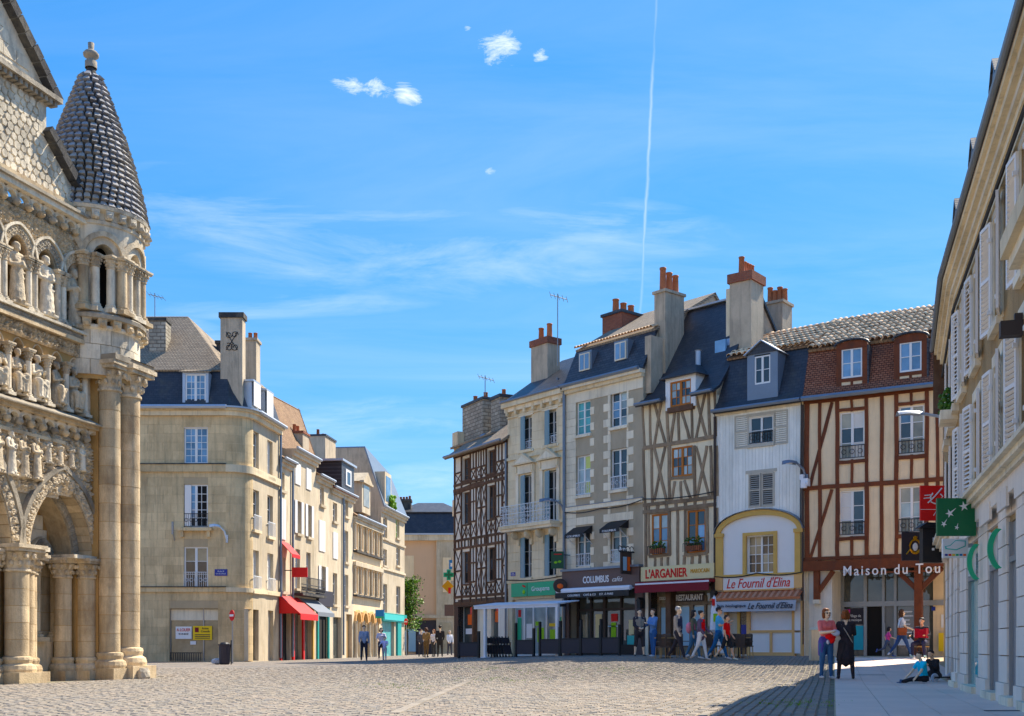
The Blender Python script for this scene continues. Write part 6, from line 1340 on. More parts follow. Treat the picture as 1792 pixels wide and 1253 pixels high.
wall(side, Ls, z_e, 4, sw+[(sh2[0], sh2[1], .1, sh2[3]), (sh3[0], sh3[1], .1, sh3[3])], 'street_stone', rev=.3)
for k, w_ in enumerate(sw): flat_window(side, w_, 2, 3, 'paint_white', 'curtain' if k in (1, 4, 5) else 'glass_dark', rec=.18, sill='cream_stone'); (cube('railing', side, 'iron_white', w_[0], w_[1], .02, .05, w_[2]+.1, w_[2]+.8) if k > 1 and False else None)
for k in (2, 3, 4, 5):
    w_ = sw[k]; rb = MB(); rb.box(w_[0]-.1, w_[1]+.1, -.12, -.09, w_[2]+.75, w_[2]+.79)
    for q in range(9): rb.box(w_[0]-.1+(w_[1]-w_[0]+.2)*q/8-.01, w_[0]-.1+(w_[1]-w_[0]+.2)*q/8+.01, -.115, -.095, w_[2], w_[2]+.76)
    rb.build('railing', 'iron_white', side)
cube('shop_door', side, 'dark_inside', sh2[0], sh2[1], -.3, -.25, 0, sh2[3]); cube('door_banner', side, 'yellow', sh2[0]+.5, sh2[0]+.9, -.22, -.2, 1.2, 2.3); cube('shop_door', side, 'shutter_grey', sh3[0], sh3[1], -.3, -.2, 0, sh3[3])
for (y0, y1, t) in ((813, 826, .14), (1028, 1036, .12)): cube('string_course', side, 'cream_stone', 0, Ls, 0, t, P(330, y1)[1], P(330, y0)[1])
cube('cornice', side, 'cream_stone', 0, Ls, 0, .2, z_e-.35, z_e-.1); cube('cornice', side, 'cream_stone', 0, Ls, 0, .35, z_e-.1, z_e+.02); gutter(side, (0, -.42, z_e+.06), (Ls, -.42, z_e+.06), .1, 'zinc_light'); gutter(side, (Ls-.06, -.1, z_e), (Ls-.06, -.1, .2), .07, 'zinc', 'downpipe')
# mansard roof
zm = P(330, 650, -.5)[1]-z_e; ze2 = z_e+.06
roof(hB1, [[(-.2, -.3, ze2), (L+.2, -.3, ze2), (L-.1, .55, ze2+zm), (-.2, .55, ze2+zm)], [(L+.2, -.3, ze2), (L+1.0, .5, ze2), (L+.35, 1.2, ze2+zm), (L-.1, .55, ze2+zm)], [(L+1.0, .5, ze2), (L+1.75, 5.9, ze2), (L+1.05, 5.9, ze2+zm), (L+.35, 1.2, ze2+zm)]], 'slate_flat', .1)
za = P(285, 552, -4)[1]
roof(hB1, [[(-.2, .4, ze2+zm), (L-.1, .4, ze2+zm), (L-3.2, 4.2, za), (-.2, 4.2, za)], [(L-.1, .4, ze2+zm), (L+.4, 1.2, ze2+zm), (L+1.1, 6.2, ze2+zm), (L-3.2, 4.2, za)], [(L+1.1, 6.2, ze2+zm), (L+.5, 9, ze2), (-.2, 9, ze2), (-.2, 4.2, za), (L-3.2, 4.2, za)]], 'tile_grey', .1, 'upper_roof')
w4 = Q(325, 655, 361, 706, .1); dm = MB(); dm.box(w4[0]-.14, w4[0], -.2, 1.3, w4[2]-.1, w4[3]+.1); dm.box(w4[1], w4[1]+.14, -.2, 1.3, w4[2]-.1, w4[3]+.1); dm.box(w4[0], w4[1], -.2, 1.3, w4[3], w4[3]+.12); dm.build('dormer', 'zinc_light', hB1)
window(hB1, w4, 4, 4, 'paint_white', 'glass_blue', rec=-.15, fw=.08); roof(hB1, [[(w4[0]-.3, -.35, w4[3]+.12), (w4[1]+.3, -.35, w4[3]+.12), (w4[1]-.1, 1.6, w4[3]+.75), (w4[0]+.1, 1.6, w4[3]+.75)]], 'tile_grey', .06, 'dormer_roof')
for (x0, x1, y0, y1) in ((441, 455, 668, 716), (464, 477, 684, 734)):
    r_ = Q2(x0, y0, x1, y1, .1); mb = MB().box(r_[0]+.1, r_[1]-.1, -.05, .75, r_[2], r_[3]-.1); mb.box(r_[0], r_[1], -.18, .85, r_[3]-.1, r_[3]); d_ = mb.build('dormer', 'zinc_light', side); cube('dormer_window', side, 'shutter_white', r_[0]+.1, r_[1]-.1, .15, .18, r_[2]+.1, r_[3]-.1)
u = FB.at(265, -2.0)[0]; chimney(hB1, u, FB.at(294, -2)[0], 1.6, 2.5, ze2+.8, P(280, 560, -2)[1], 'rubble', 'soot_stone', 0, over=.05)
u0, u1 = FB.at(387, -.5)[0], FB.at(427, -.5)[0]; zc = P(405, 549, -.5)[1]
chimney(hB1, u0, u1-.05, .35, 1.05, ze2-.1, zc, 'stack_render', 'soot_stone', 0, cap_h=.25, over=.08)
u2 = FB.at(428, -3)[0]; chimney(hB1, u2, FB.at(447, -3)[0], 3.2, 4.2, ze2+.5, P(437, 590, -3)[1], 'stack_render', 'stack_render', 2, .4, .12); chimney(hB1, FB.at(377, -3)[0], FB.at(388, -3)[0], 3.2, 4.0, ze2+.5, P(382, 595, -3)[1], 'soot_stone', 'soot_stone', 0)
ir = MB(); uc, zc2 = (u0+u1)/2, P(410, 597, -.3)[1]
for sx in (-1, 1):
    for (dz, r_, a0) in ((.35, .18, 0), (-.3, .22, 2)): ir.tube([(uc+sx*.16+r_*(1-.05*t)*math.cos(a0+t*.6*sx), .33, zc2+dz+r_*(1-.05*t)*math.sin(a0+t*.6*sx)) for t in range(14)], .020, 5)
    ir.tube([(uc+sx*.3, .33, zc2+.5), (uc, .33, zc2), (uc-sx*.3, .33, zc2-.45)], .02, 5)
ir.build('iron_monogram', 'iron', hB1)
# ------------------------------------------------------------------ terrace of town houses along the street
def street_house(x0, x1, label, y_eave, wall_m, roof_m='tile_brown', D=9, pitch=.55, rise=None):
    F = Facade(SP(x0), SP(x1)); h = F.empty('town_house', label, 'house'); xm = (x0+x1)/2
    ze = F.p(xm, y_eave)[1]; return F, h, ze
def finish(F, h, ze, wins, wall_m, roof_m, rise=2.2, D=9, shops=(), sill='street_stone', corn=True):
    rs = [F.rect(*w_[:4]) for w_ in wins]; so = [F.rect(*s_[:4]) for s_ in shops]; so = [(a, b, 0, d) for a, b, c_, d in so]
    wall(h, F.L, ze, D, rs+so, wall_m, rev=.28)
    for r_, w_ in zip(rs, wins):
        kind = w_[4] if len(w_) > 4 else 'win'
        if kind == 'shut': cube('shutter', h, 'shutter_white', r_[0]-.02, r_[1]+.02, .0, .05, r_[2], r_[3]); cube('shutter_gap', h, 'slat_grey', (r_[0]+r_[1])/2-.015, (r_[0]+r_[1])/2+.015, .05, .055, r_[2], r_[3])
        elif kind == 'open':
            flat_window(h, r_, 2, 3, 'paint_white', 'glass_dark', sill=sill)
            for u_, sd in ((r_[0], -1), (r_[1], 1)): cube('shutter', h, 'shutter_white', u_, u_+sd*(r_[1]-r_[0])*.5, .02, .06, r_[2], r_[3])
        else: flat_window(h, r_, 2, 3, 'paint_white', w_[5] if len(w_) > 5 else 'glass_dark', sill=sill)
    for r_, s_ in zip(so, shops):
        cube('shop_back', h, s_[4], r_[0], r_[1], -.28, -.24, 0, r_[3])
    if corn: cube('cornice', h, 'street_stone', 0, F.L, 0, .3, ze-.18, ze); cube('cornice', h, 'street_stone', 0, F.L, 0, .15, ze-.4, ze-.18); gutter(h, (0, -.36, ze+.05), (F.L, -.36, ze+.05), .09, 'zinc_light')
    if roof_m: roof(h, [[(0, -.35, ze+.02), (F.L, -.35, ze+.02), (F.L, D/2, ze+rise), (0, D/2, ze+rise)], [(F.L, D/2, ze+rise), (F.L, D, ze), (0, D, ze), (0, D/2, ze+rise)]], roof_m); MB().add([(0, 0, ze), (0, D, ze), (0, D/2, ze+rise-.1), (F.L, 0, ze), (F.L, D, ze), (F.L, D/2, ze+rise-.1)], [(0, 1, 2), (3, 5, 4)]).build('gable', 'stack_render', h)
F1, h1_, ze = street_house(489, 510.5, 'narrow low-eaved town house with a red door canopy next to the corner house', 808, 'street_stone')
finish(F1, h1_, ze, [(489.6, 826, 498, 858), (489.5, 873, 499, 944, 'shut'), (490, 975, 500, 1035)], 'street_stone', 'tile_brown', 3.0, shops=[(490, 1062, 508, 1150, 'dark_inside')]); gutter(h1_, (F1.L-.08, -.1, ze), (F1.L-.08, -.1, .2), .07, 'zinc', 'downpipe')
F2, h2_, ze = street_house(510.5, 553, 'bright cream town house with white shutters and a dark iron balcony over red shops', 796, 'street_stone')
finish(F2, h2_, ze, [(516, 811, 525, 848, 'shut'), (535.5, 820, 543.5, 857, 'shut'), (519, 877, 526.5, 934, 'open'), (537.5, 884, 544.5, 940, 'open'), (517, 961, 525, 1030, 'win', 'glass_blue'), (536, 967, 543.5, 1034, 'win', 'glass_blue')], 'street_stone', None, shops=[(512, 1068, 528, 1152, 'glass_shop'), (530, 1068, 545, 1151, 'glass_shop')])
Lf = F2.L                                                 # tall brown hipped roof
def rp_(x, y, n): u, z = F2.p(x, y, -n); return (u, n, z)
ra, rb_, e0, e1 = rp_(470, 688, 3.0), rp_(524, 717, 3.0), rp_(478, 778, .6), rp_(554, 803, .6)
e2 = (e1[0], 6.5, e1[2]); e3 = (e0[0], 6.5, e0[2])
roof(h2_, [[e0, e1, rb_, ra], [e1, e2, rb_], [e2, e3, ra, rb_], [e3, e0, ra]], 'tile_brown'); cube('rear_wall', h2_, 'stack_render', e0[0]+.1, e1[0]-.1, -6.4, -.8, 0, e1[2]-.05)
for x, y in ((518, 758), (525, 757)): pass
u = F2.at(526, -1.2)[0]; chimney(h2_, u-.5, u+.8, .9, 2.2, ze, F2.p(526, 757, -1.2)[1], 'stack_render', 'brick_red', 2, .5, .12)
rb = MB(); bl = F1.L+F2.L-.4                                  # iron balcony
for z in (0, .5, .95): rb.box(0, F2.L, -.02, .02, z, z+.04)
for k in range(int(F2.L/.2)): rb.tube([(k*.2+.1+.07*math.cos(t*.9), 0, .25+.12*math.sin(t*.9)) for t in range(8)], .018, 4); rb.box(k*.2-.012, k*.2+.012, -.012, .012, 0, .95)
zb = F2.p(530, 1040)[1]; rb.build('balcony_railing', 'iron', h2_, (0, -.6, zb)); cube('balcony_slab', h2_, 'soot_stone', 0, F2.L, 0, .68, zb-.14, zb)
for (x, m) in ((482, 'red'), (511.5, 'red'), (529, 'red'), (546, 'ochre')): u = F2.at(x)[0]; cube('shop_post', h2_, m, u-.12, u+.12, 0, .12, 0, zb-.6) if x > 500 else cube('shop_post', h1_, m, .0, .16, 0, .12, 0, zb-.6)
aw = fthing(F2, 'awning', 'bright red pitched awning over the shop beside the corner house', 'awning', -F1.L-.2, 0, zb-1.15)
MB().slab([(0, -1.3, -.15), (F1.L+1.2, -1.3, -.15), (F1.L+1.2, -.05, .9), (0, -.05, .9)], .03).build('canvas', 'red', aw); MB().box(0, F1.L+1.2, -1.32, -1.29, -.5, -.15).build('valance', 'red', aw)
for u in (0, F1.L+1.2): MB().add([(u, -1.3, -.15), (u, -.05, .9), (u, -.05, -.15)], [(0, 1, 2)]).build('side', 'red', aw)
aw = fthing(F2, 'awning', 'grey sloping awning beside the red one under the iron balcony', 'awning', 1.25, 0, zb-1.0)
MB().slab([(0, -1.2, -.1), (F2.L-1.3, -1.2, -.1), (F2.L-1.3, -.05, .75), (0, -.05, .75)], .03).build('canvas', 'fabric_grey', aw); MB().box(0, F2.L-1.3, -1.22, -1.19, -.35, -.1).build('valance', 'fabric_grey', aw)
aw = fthing(F1, 'window_awning', 'small red canopy over an upper window of the narrow town house', 'awning', .1, 0, F1.p(498, 968)[1])
MB().slab([(0, -.7, -.1), (1.5, -.7, -.1), (1.5, 0, .65), (0, 0, .65)], .03).build('canvas', 'red', aw); MB().box(0, 1.5, -.72, -.69, -.3, -.1).build('valance', 'red', aw)
r_ = F2.rect(515.5, 993, 533, 1010, .9); sg = fthing(F2, 'shop_sign', 'square dark red projecting sign above the iron balcony', 'sign', (r_[0]+r_[1])/2, .9, r_[2]); s_ = MB().box(-.45, .45, -.05, .05, 0, r_[3]-r_[2]).build('panel', 'red', sg); s_.rotation_euler = (0, 0, -sg.rotation_euler.z); MB().tube([(0, 0, .4), (0, .9, .4)], .03, 5).build('arm', 'iron', sg)
F3, h3_, ze = street_house(553, 578, 'slim cream town house with a teal-framed doorway and white shutters', 838, 'street_stone')
finish(F3, h3_, ze, [(560, 853, 567, 884), (558, 911, 568, 965, 'shut'), (561, 991, 569, 1049, 'open')], 'street_stone', 'tile_brown', 2.6, shops=[(558, 1072, 577, 1150, 'dark_inside')]); u0 = F3.at(556)[0]; cube('door_frame', h3_, 'teal', .1, .35, 0, .1, 0, 3.3); cube('door_frame', h3_, 'teal', F3.L-.7, F3.L-.45, 0, .1, 0, 3.3); cube('fascia', h3_, 'charcoal', 0, F3.L, 0, .2, 3.4, 4.4); cube('fascia_panel', h3_, 'white', .3, 1.7, .0, .12, 3.0, 3.35)
u = F3.at(570, -3)[0]; chimney(h3_, u-1.8, u+.9, 2.5, 4.0, ze, F3.p(570, 768, -3)[1], 'stack_render', 'slate', 2, .5, .12)
F4, h4_, ze = street_house(578, 618, 'cream town house of two narrow bays with a dark slate dormer on its roof', 862, 'street_stone')
finish(F4, h4_, ze, [(582.5, 880, 590, 913), (602.5, 871, 609.5, 904), (582.5, 932, 590, 978, 'shut'), (602.5, 929, 609.5, 984), (582.5, 1003, 590, 1058), (602.5, 1006, 609.5, 1060)], 'street_stone', 'tile_red', 2.0, shops=[(583, 1080, 597, 1150, 'glass_shop'), (606, 1075, 616, 1150, 'wood_leg')]); gutter(h4_, (F4.L*.5, -.1, ze), (F4.L*.5, -.1, .2), .07, 'zinc', 'downpipe')
z0 = F4.p(600, 850)[1]; d_ = MB().box(F4.L*.42, F4.L*.98, -.1, 7, z0-.2, F4.p(605, 812)[1]).build('dormer', 'slate', h4_); cube('dormer_window', h4_, 'paint_white', F4.L*.58, F4.L*.82, .1, .16, z0+.1, F4.p(605, 822)[1]); cube('dormer_pane', h4_, 'glass_dark', F4.L*.63, F4.L*.77, .16, .17, z0+.2, F4.p(605, 826)[1]); cube('dormer_cornice', h4_, 'zinc_light', F4.L*.38, F4.L*1.02, -7, .25, F4.p(605, 812)[1], F4.p(605, 812)[1]+.15)
# renaissance house with column-framed windows
F5, h5_, ze = street_house(618, 667, 'honey-coloured Renaissance house with rows of column-framed windows and an arched ground floor', 913, 'street_stone')
rows5 = [(926, 968), (997, 1042)]; ops = []; L5 = F5.L
for (ya, yb) in rows5:
    za, zb_ = F5.p(642, yb)[1], F5.p(642, ya)[1]
    for k in range(5): ops.append((.25+k*(L5-.4)/5, .25+(k+.68)*(L5-.4)/5, za, zb_))
gs = [(.3+k*(L5-.5)/4, .3+(k+.78)*(L5-.5)/4, 0, F5.p(642, 1072)[1]) for k in range(4)]
wall(h5_, L5, ze, 9, ops+gs, 'plaster_tan', rev=.3)
for o in ops: flat_window(h5_, o, 1, 2, 'ochre_pale', 'glass_warm', rec=.15)
for (ya, yb) in rows5:
    za, zb_ = F5.p(642, yb)[1], F5.p(642, ya)[1]
    for k in range(6): MB().lathe([(.16, 0), (.11, .1), (.10, zb_-za-.15), (.17, zb_-za)], 8).build('column', 'street_stone', h5_, (.15+k*(L5-.4)/5, -.10, za))
    cube('string_course', h5_, 'soot_stone', 0, L5, 0, .3, za-.22, za-.08); cube('string_course', h5_, 'street_stone', 0, L5, 0, .22, zb_+.05, zb_+.35)
for k, g in enumerate(gs):
    cube('shop_back', h5_, 'glass_warm', g[0], g[1], -.3, -.26, 0, g[3]); c_ = (g[0]+g[1])/2; rr = (g[1]-g[0])/2
    mb = MB(); A = [(c_+rr*1.15*math.cos(math.pi*i/10), g[3]-rr+rr*1.15*math.sin(math.pi*i/10)) for i in range(11)]; B = [(c_+rr*.9*math.cos(math.pi*i/10), g[3]-rr+rr*.9*math.sin(math.pi*i/10)) for i in range(11)]
    mb.prism(A+B[::-1], -.15, .1); mb.build('arch', 'ochre_pale', h5_); MB().lathe([(.2, 0), (.14, .3), (.13, g[3]-.9), (.2, g[3]-.7)], 8).build('column', 'street_stone', h5_, (g[0]-.05, -.12, 0))
roof(h5_, [[(0, -.35, ze), (L5, -.35, ze), (L5, 5.5, ze+3.6), (0, 5.5, ze+3.6)], [(L5, 5.5, ze+3.6), (L5, 9, ze), (0, 9, ze), (0, 5.5, ze+3.6)]], 'tile_brown'); cube('cornice', h5_, 'street_stone', 0, L5, 0, .35, ze-.2, ze); gutter(h5_, (0, -.4, ze+.05), (L5, -.4, ze+.05), .09, 'zinc_light')
r_ = F5.rect(633, 846, 644, 892); d_ = MB().box(r_[0]-.3, r_[1]+.3, -.1, 4, r_[2]-.3, r_[3]).prism([(r_[0]-.5, r_[3]), (r_[1]+.5, r_[3]), ((r_[0]+r_[1])/2, r_[3]+.8)], -.25, 2).build('dormer', 'street_stone', h5_); cube('dormer_pane', h5_, 'glass_warm', r_[0]+.1, r_[1]-.1, .1, .13, r_[2]+.2, r_[3]-.2); cube('dormer_cornice', h5_, 'street_stone', r_[0]-.5, r_[1]+.5, 0, .3, r_[3]-.1, r_[3]+.05)
F6, h6_, ze = street_house(667, 708, 'end-of-street cream house with a tall grey mansard, window plants and a teal shop', 897, 'street_stone')
finish(F6, h6_, ze, [(670.5, 905, 677.5, 942), (693, 908, 699, 942, 'win', 'leaf_light'), (670.5, 961, 677, 990), (693.5, 957, 700, 990), (670.5, 1022, 677.5, 1072), (693.5, 1026, 700.5, 1074)], 'street_stone', None, shops=[(669, 1082, 690, 1150, 'glass_teal')])
zt = F6.p(680, 812, -1.5)[1]; L6 = F6.L
roof(h6_, [[(-.0, -.3, ze+.02), (L6, -.3, ze+.02), (L6, 1.3, zt-.9), (0, 1.3, zt)], [(0, 1.3, zt), (L6, 1.3, zt-.9), (L6, 9, zt-1.2), (0, 9, zt)]], 'zinc', .1); MB().add([(0, -.3, ze), (0, 9, ze), (0, 9, zt-.05), (0, 1.3, zt-.05)], [(3, 2, 1, 0)]).build('gable', 'stack_render', h6_)
r_ = F6.rect(672, 835, 680, 885); MB().box(r_[0]-.3, r_[1]+.3, -.15, 2, r_[2], r_[3]+.3).build('dormer', 'street_stone', h6_); cube('dormer_pane', h6_, 'glass_blue', r_[0], r_[1], .15, .18, r_[2]+.3, r_[3]); mb = MB()
for _ in range(40): mb.blob((r_[1]+random.uniform(-.6, .8), -.3+random.uniform(-.2, .2), r_[2]+random.uniform(0, .9)), .16, 0, jit=.6)
mb.build('window_plants', 'leaf_light', h6_)
z1 = F6.p(688, 1086)[1]; cube('shop_fascia', h6_, 'teal', .0, L6, 0, .2, z1-.1, z1+.55); cube('shop_fascia_panel', h6_, 'teal_light', .2, L6-1.2, .2, .24, z1, z1+.45); cube('shop_pier', h6_, 'teal', L6*.62, L6*.78, 0, .15, 0, z1)
for z in (F6.p(688, 950)[1], F6.p(688, 1000)[1]): cube('string_course', h6_, 'street_stone', 0, L6, 0, .12, z-.08, z+.08)
# ------------------------------------------------------------------ house closing the street
FE = Facade((ray(690)*106, 106), (ray(812)*106, 106))
hE = FE.empty('far_house', 'plain pinkish house with a dark slate mansard closing the end of the street', 'house')
ze = FE.p(750, 937)[1]; L = FE.L; uc = FE.at(764)[0]
wall(hE, L, ze, 10, [], 'render_pink', rev=.2); cube('corner_bay', hE, 'street_stone', uc, L, -.1, .35, 0, ze-.05); cube('blind_panel', hE, 'plaster_tan', uc+.6, uc+1.35, .35, .40, 2.9*2, 9.0); cube('upper_panel', hE, 'plaster_tan', .8, uc-2.1, 0, .04, 4.6, 9.2)
cube('cornice', hE, 'street_stone', 0, L, 0, .5, ze-.5, ze); cube('cornice', hE, 'zinc_light', 0, L, 0, .65, ze, ze+.15); cube('string_course', hE, 'street_stone', 0, L, 0, .42, 3.4, 3.7)
z2 = FE.p(750, 897, -1)[1]; z3 = FE.p(740, 879, -4)[1]
roof(hE, [[(0, -.5, ze+.1), (L, -.5, ze+.1), (L, .6, z2), (0, .6, z2)]], 'slate_flat'); roof(hE, [[(0, .4, z2), (L, .4, z2), (L-2.2, 4.5, z3), (1.8, 4.5, z3)], [(L, .4, z2), (L, 9, z2), (L-2.2, 4.5, z3)], [(0, 9, z2), (0, .4, z2), (1.8, 4.5, z3)]], 'slate', .1, 'upper_roof')
cube('shop_front', hE, 'charcoal', 2.0, 4.4, 0, .12, 0, 3.2); cube('shop_poster', hE, 'pale_blue', .9, 2.0, .0, .1, .3, 2.4); cube('shop_poster', hE, 'white', 2.3, 2.9, .12, .15, 1.2, 2.2); cube('shop_front', hE, 'glass_warm', uc+.3, uc+1.4, .35, .42, 0, 3.0)
chimney(hE, .0, 1.4, 1.5, 2.5, ze, FE.p(700, 875, -2)[1], 'soot_stone', 'soot_stone', 5, .35, .2)
# ================================================================== bank building on the right
random.seed(51)
FR = Facade((2.55+.282*23.2, 23.2), (2.55+.282*7.5, 7.5), 0.0); FR2 = Facade((11.05, 29.0), (2.55+.282*23.2, 23.2), 0.0)
hR = FR.empty('bank_building', 'tall right-hand building with white stone ground floor, rough brown upper wall and white shutters', 'building')
bend = link(bpy.data.objects.new('far_front', None), hR, FR.U and (Matrix.Rotation(-FR.rz, 3, 'Z') @ Vector((FR2.P0.x-FR.P0.x, FR2.P0.y-FR.P0.y, 0))), (0, 0, FR2.rz-FR.rz))
EAVE, LEDGE = 8.35, 3.40
uY = lambda Y: (23.2-Y)/abs(FR.U.y)
def shutter_pair(h, u, hw, z0, z1, parts):
    for sd in (-1, 1):
        ang = R(random.uniform(4, 12))*(1 if sd < 0 else -1)
        shutter(h, u+sd*hw, z0, z1, sd*(hw+.02), 'shutter_white', 'shutter_white', rz=ang, n=.05, cnt=int((z1-z0)/.075) if parts else None, parts=parts)
wins1 = [(u, .43) for u in (uY(12.4), uY(15.15), uY(17.75), uY(20.35), uY(22.5))]
ops = []
for u, hw in wins1: ops += [(u-hw, u+hw, 5.85, 7.6), (u-hw, u+hw, 3.62, 5.25)]
gdoors = [(FR.at(x0)[0], FR.at(x1)[0]) for x0, x1 in ((1673, 1684), (1696, 1717), (1734, 1753), (1768, 1785))]
gdoors.append((gdoors[-1][1]+.75, gdoors[-1][1]+2.0))
gops = [(a, b, .12, 2.64, .45) for a, b in gdoors]
wall(hR, FR.L, EAVE, 8, ops+gops, 'render_rough', rev=.22)
for u, hw in wins1:
    for z0, z1 in ((5.85, 7.6), (3.62, 5.25)):
        window(hR, (u-hw, u+hw, z0, z1), 2, 4, 'paint_white', ['glass_dark', 'curtain'], rec=.12, sill='pale_stone')
        for a, b, c_, d in ((u-hw-.16, u-hw, z0-.05, z1+.2), (u+hw, u+hw+.16, z0-.05, z1+.2), (u-hw, u+hw, z1, z1+.2)): cube('surround', hR, 'pale_stone', a, b, 0, .025, c_, d)
        shutter_pair(hR, u, hw+.02, z0, z1, u > uY(18.5))
        for zz in (z0+.3, z1-.3):
            for sd in (-1, 1): cube('hinge', hR, 'shutter_white', u+sd*(hw+.03)-.04, u+sd*(hw+.03)+.04, .05, .11, zz-.03, zz+.03)
wins2 = [(u, .40) for u in (1.0, 3.3, 5.3)]; ops2 = []
for u, hw in wins2: ops2 += [(u-hw, u+hw, 5.85, 7.6), (u-hw, u+hw, 3.62, 5.25)]
wall(bend, FR2.L, EAVE, 8, ops2+[(1.2, 2.2, .1, 2.6, .4), (3.4, 4.4, .1, 2.6, .4)], 'render_rough', rev=.22)
for u, hw in wins2:
    for z0, z1 in ((5.85, 7.6), (3.62, 5.25)):
        flat_window(bend, (u-hw, u+hw, z0, z1), 2, 4, sill='pale_stone')
        for sd in (-1, 1):
            mb = MB(); mb.box(0, hw, -.02, .02, 0, z1-z0)
            for q in range(18): mb.box(.05, hw-.05, -.03, -.018, .08+q*(z1-z0-.16)/18, .08+q*(z1-z0-.16)/18+.05)
            mb.build('shutter', 'shutter_white', bend, (u+sd*hw if sd > 0 else u-2*hw, -.06, z0), (0, 0, R(-8 if sd > 0 else 8)))
# white rusticated ground floor
ashlar(hR, (0, FR.L, .30, 2.72), .44, .75, gops, 'white_stone', proud=.05, gap=.016)
ashlar(hR, (0, FR.L, 2.72, LEDGE-.45), .50, .95, [], 'white_stone', proud=.05, gap=.012); cube('plinth', hR, 'white_stone', 0, gdoors[0][0], 0, .09, -.2, .30)
for (a, b), nxt in zip(gdoors, gdoors[1:]+[(FR.L, FR.L)]): cube('plinth', hR, 'white_stone', b, nxt[0], 0, .09, -.2, .30)
ashlar(bend, (0, FR2.L, .1, LEDGE-.45), .44, .8, [(1.2, 2.2, .1, 2.6), (3.4, 4.4, .1, 2.6)], 'white_stone', proud=.05, gap=.016); cube('shop_back', bend, 'glass_shop', 1.2, 2.2, -.4, -.35, 0, 2.6); cube('shop_back', bend, 'metal_grey', 3.4, 4.4, -.4, -.35, 0, 2.6)
for h, L_ in ((hR, FR.L), (bend, FR2.L)):
    cube('frieze', h, 'white_stone', 0, L_, 0, .16, LEDGE-.45, LEDGE-.22)
    for k, (n_, za, zb) in enumerate(((.22, -.22, -.14), (.30, -.14, -.06), (.38, -.06, .0), (.34, .0, .03))): cube('ledge_moulding', h, 'pale_stone' if k < 3 else 'zinc', 0, L_, 0, n_, LEDGE+za, LEDGE+zb)
    for k, (n_, za, zb, m) in enumerate(((.06, -.62, -.48, 'cream_stone'), (.12, -.48, -.36, 'cream_stone'), (.18, -.36, -.24, 'pale_stone'), (.26, -.24, -.12, 'cream_stone'), (.32, -.12, -.02, 'cream_stone'))): cube('cornice_moulding', h, m, 0, L_, 0, n_, EAVE+za, EAVE+zb)
    MB().tube([(0, -.38, EAVE+.02), (L_, -.38, EAVE+.02)], .05, 8).build('gutter', 'zinc', h); MB().tube([(0, -.13, EAVE-.68), (L_, -.13, EAVE-.68)], .03, 5).build('cable', 'cable', h)
    roof(h, [[(0, -.34, EAVE), (L_, -.34, EAVE), (L_, 1.5, EAVE+2.6), (0, 1.5, EAVE+2.6)], [(0, 1.5, EAVE+2.6), (L_, 1.5, EAVE+2.6), (L_, 5.0, EAVE+3.8), (0, 5.0, EAVE+3.8)]], 'slate', .1)
for i, (a, b) in enumerate(gdoors):
    m = ('glass_shop', 'glass_teal', 'metal_grey', 'metal_grey', 'glass_shop')[i]
    MB().box(a, b, .03, .07, .1, 2.64).build('door', m, hR); cube('door_frame', hR, 'metal_grey', a, a+.07, -.03, .02, .1, 2.64); cube('door_frame', hR, 'metal_grey', b-.07, b, -.03, .02, .1, 2.64); cube('door_frame', hR, 'metal_grey', a+.07, b-.07, -.03, .02, 2.05, 2.13)
    cube('threshold', hR, 'pale_stone', a, b, -.45, .16, -.1, .13); cube('keystone_panel', hR, 'white_stone', a-.02, b+.02, .14, .18, 2.78, 3.05)
for Y in (13.9, 16.6, 19.2, 21.8):                            # roof dormers
    u = uY(Y); mb = MB(); mb.box(-.24, .24, -.02, .6, 0, .62); mb.prism([(-.3, .58), (.3, .58), (0, .86)], -.1, .7); d = mb.build('dormer', 'zinc', hR, (u, -.12, EAVE+.12)); cube('pane', d, 'glass_dark', -.17, .17, .02, .04, .08, .55)
    for sd in (-1, 1): MB().slab([(sd*.32, -.13, .57), (0, -.13, .89), (0, .7, .89), (sd*.32, .7, .57)][::sd], .05).build('dormer_roof', 'slate', d)
MB().box(-.24, .24, -.02, .6, 0, .7).build('dormer', 'slate', bend, (3.0, -.12, EAVE+.1)); cube('end_board', bend, 'timber_dark', -.12, .05, -.3, .34, EAVE-1.6, EAVE+.1)
# stone balcony on the near window, brown lamp box
ub = uY(13.5); MB().prism([(ub, 5.45), (ub+3, 5.45), (ub+3, 5.68), (ub, 5.68)], -.55, 0).build('balcony_slab', 'cream_stone', hR); cube('balcony_moulding', hR, 'pale_stone', ub+.05, ub+3, 0, .46, 5.31, 5.45); cube('balcony_moulding', hR, 'cream_stone', ub+.1, ub+3, 0, .34, 5.15, 5.31)
for k in range(3): cube('corbel', hR, 'cream_stone', ub+.2+k*.9, ub+.42+k*.9, 0, .3, 4.85, 5.15)
mb = MB()
for k in range(60): mb.blob((random.uniform(.0, .7), -random.uniform(.05, .35), random.uniform(0, .5)), .05, 0, jit=.6)
mb.build('window_plant', 'leaf', bend, (4.6, 0, 5.8)); cube('planter', bend, 'pale_stone', 4.5, 5.4, 0, .35, 5.6, 5.8)
tag(MB().box(-.09, .09, -.28, 0, 0, .2).box(-.05, .05, -.1, 0, .2, .3).build('flood_light', 'taupe_dark', None, FR.world(uY(15.3), .03, 5.0), (0, 0, FR.rz)), 'small brown box light under the stone balcony on the right building', 'light')
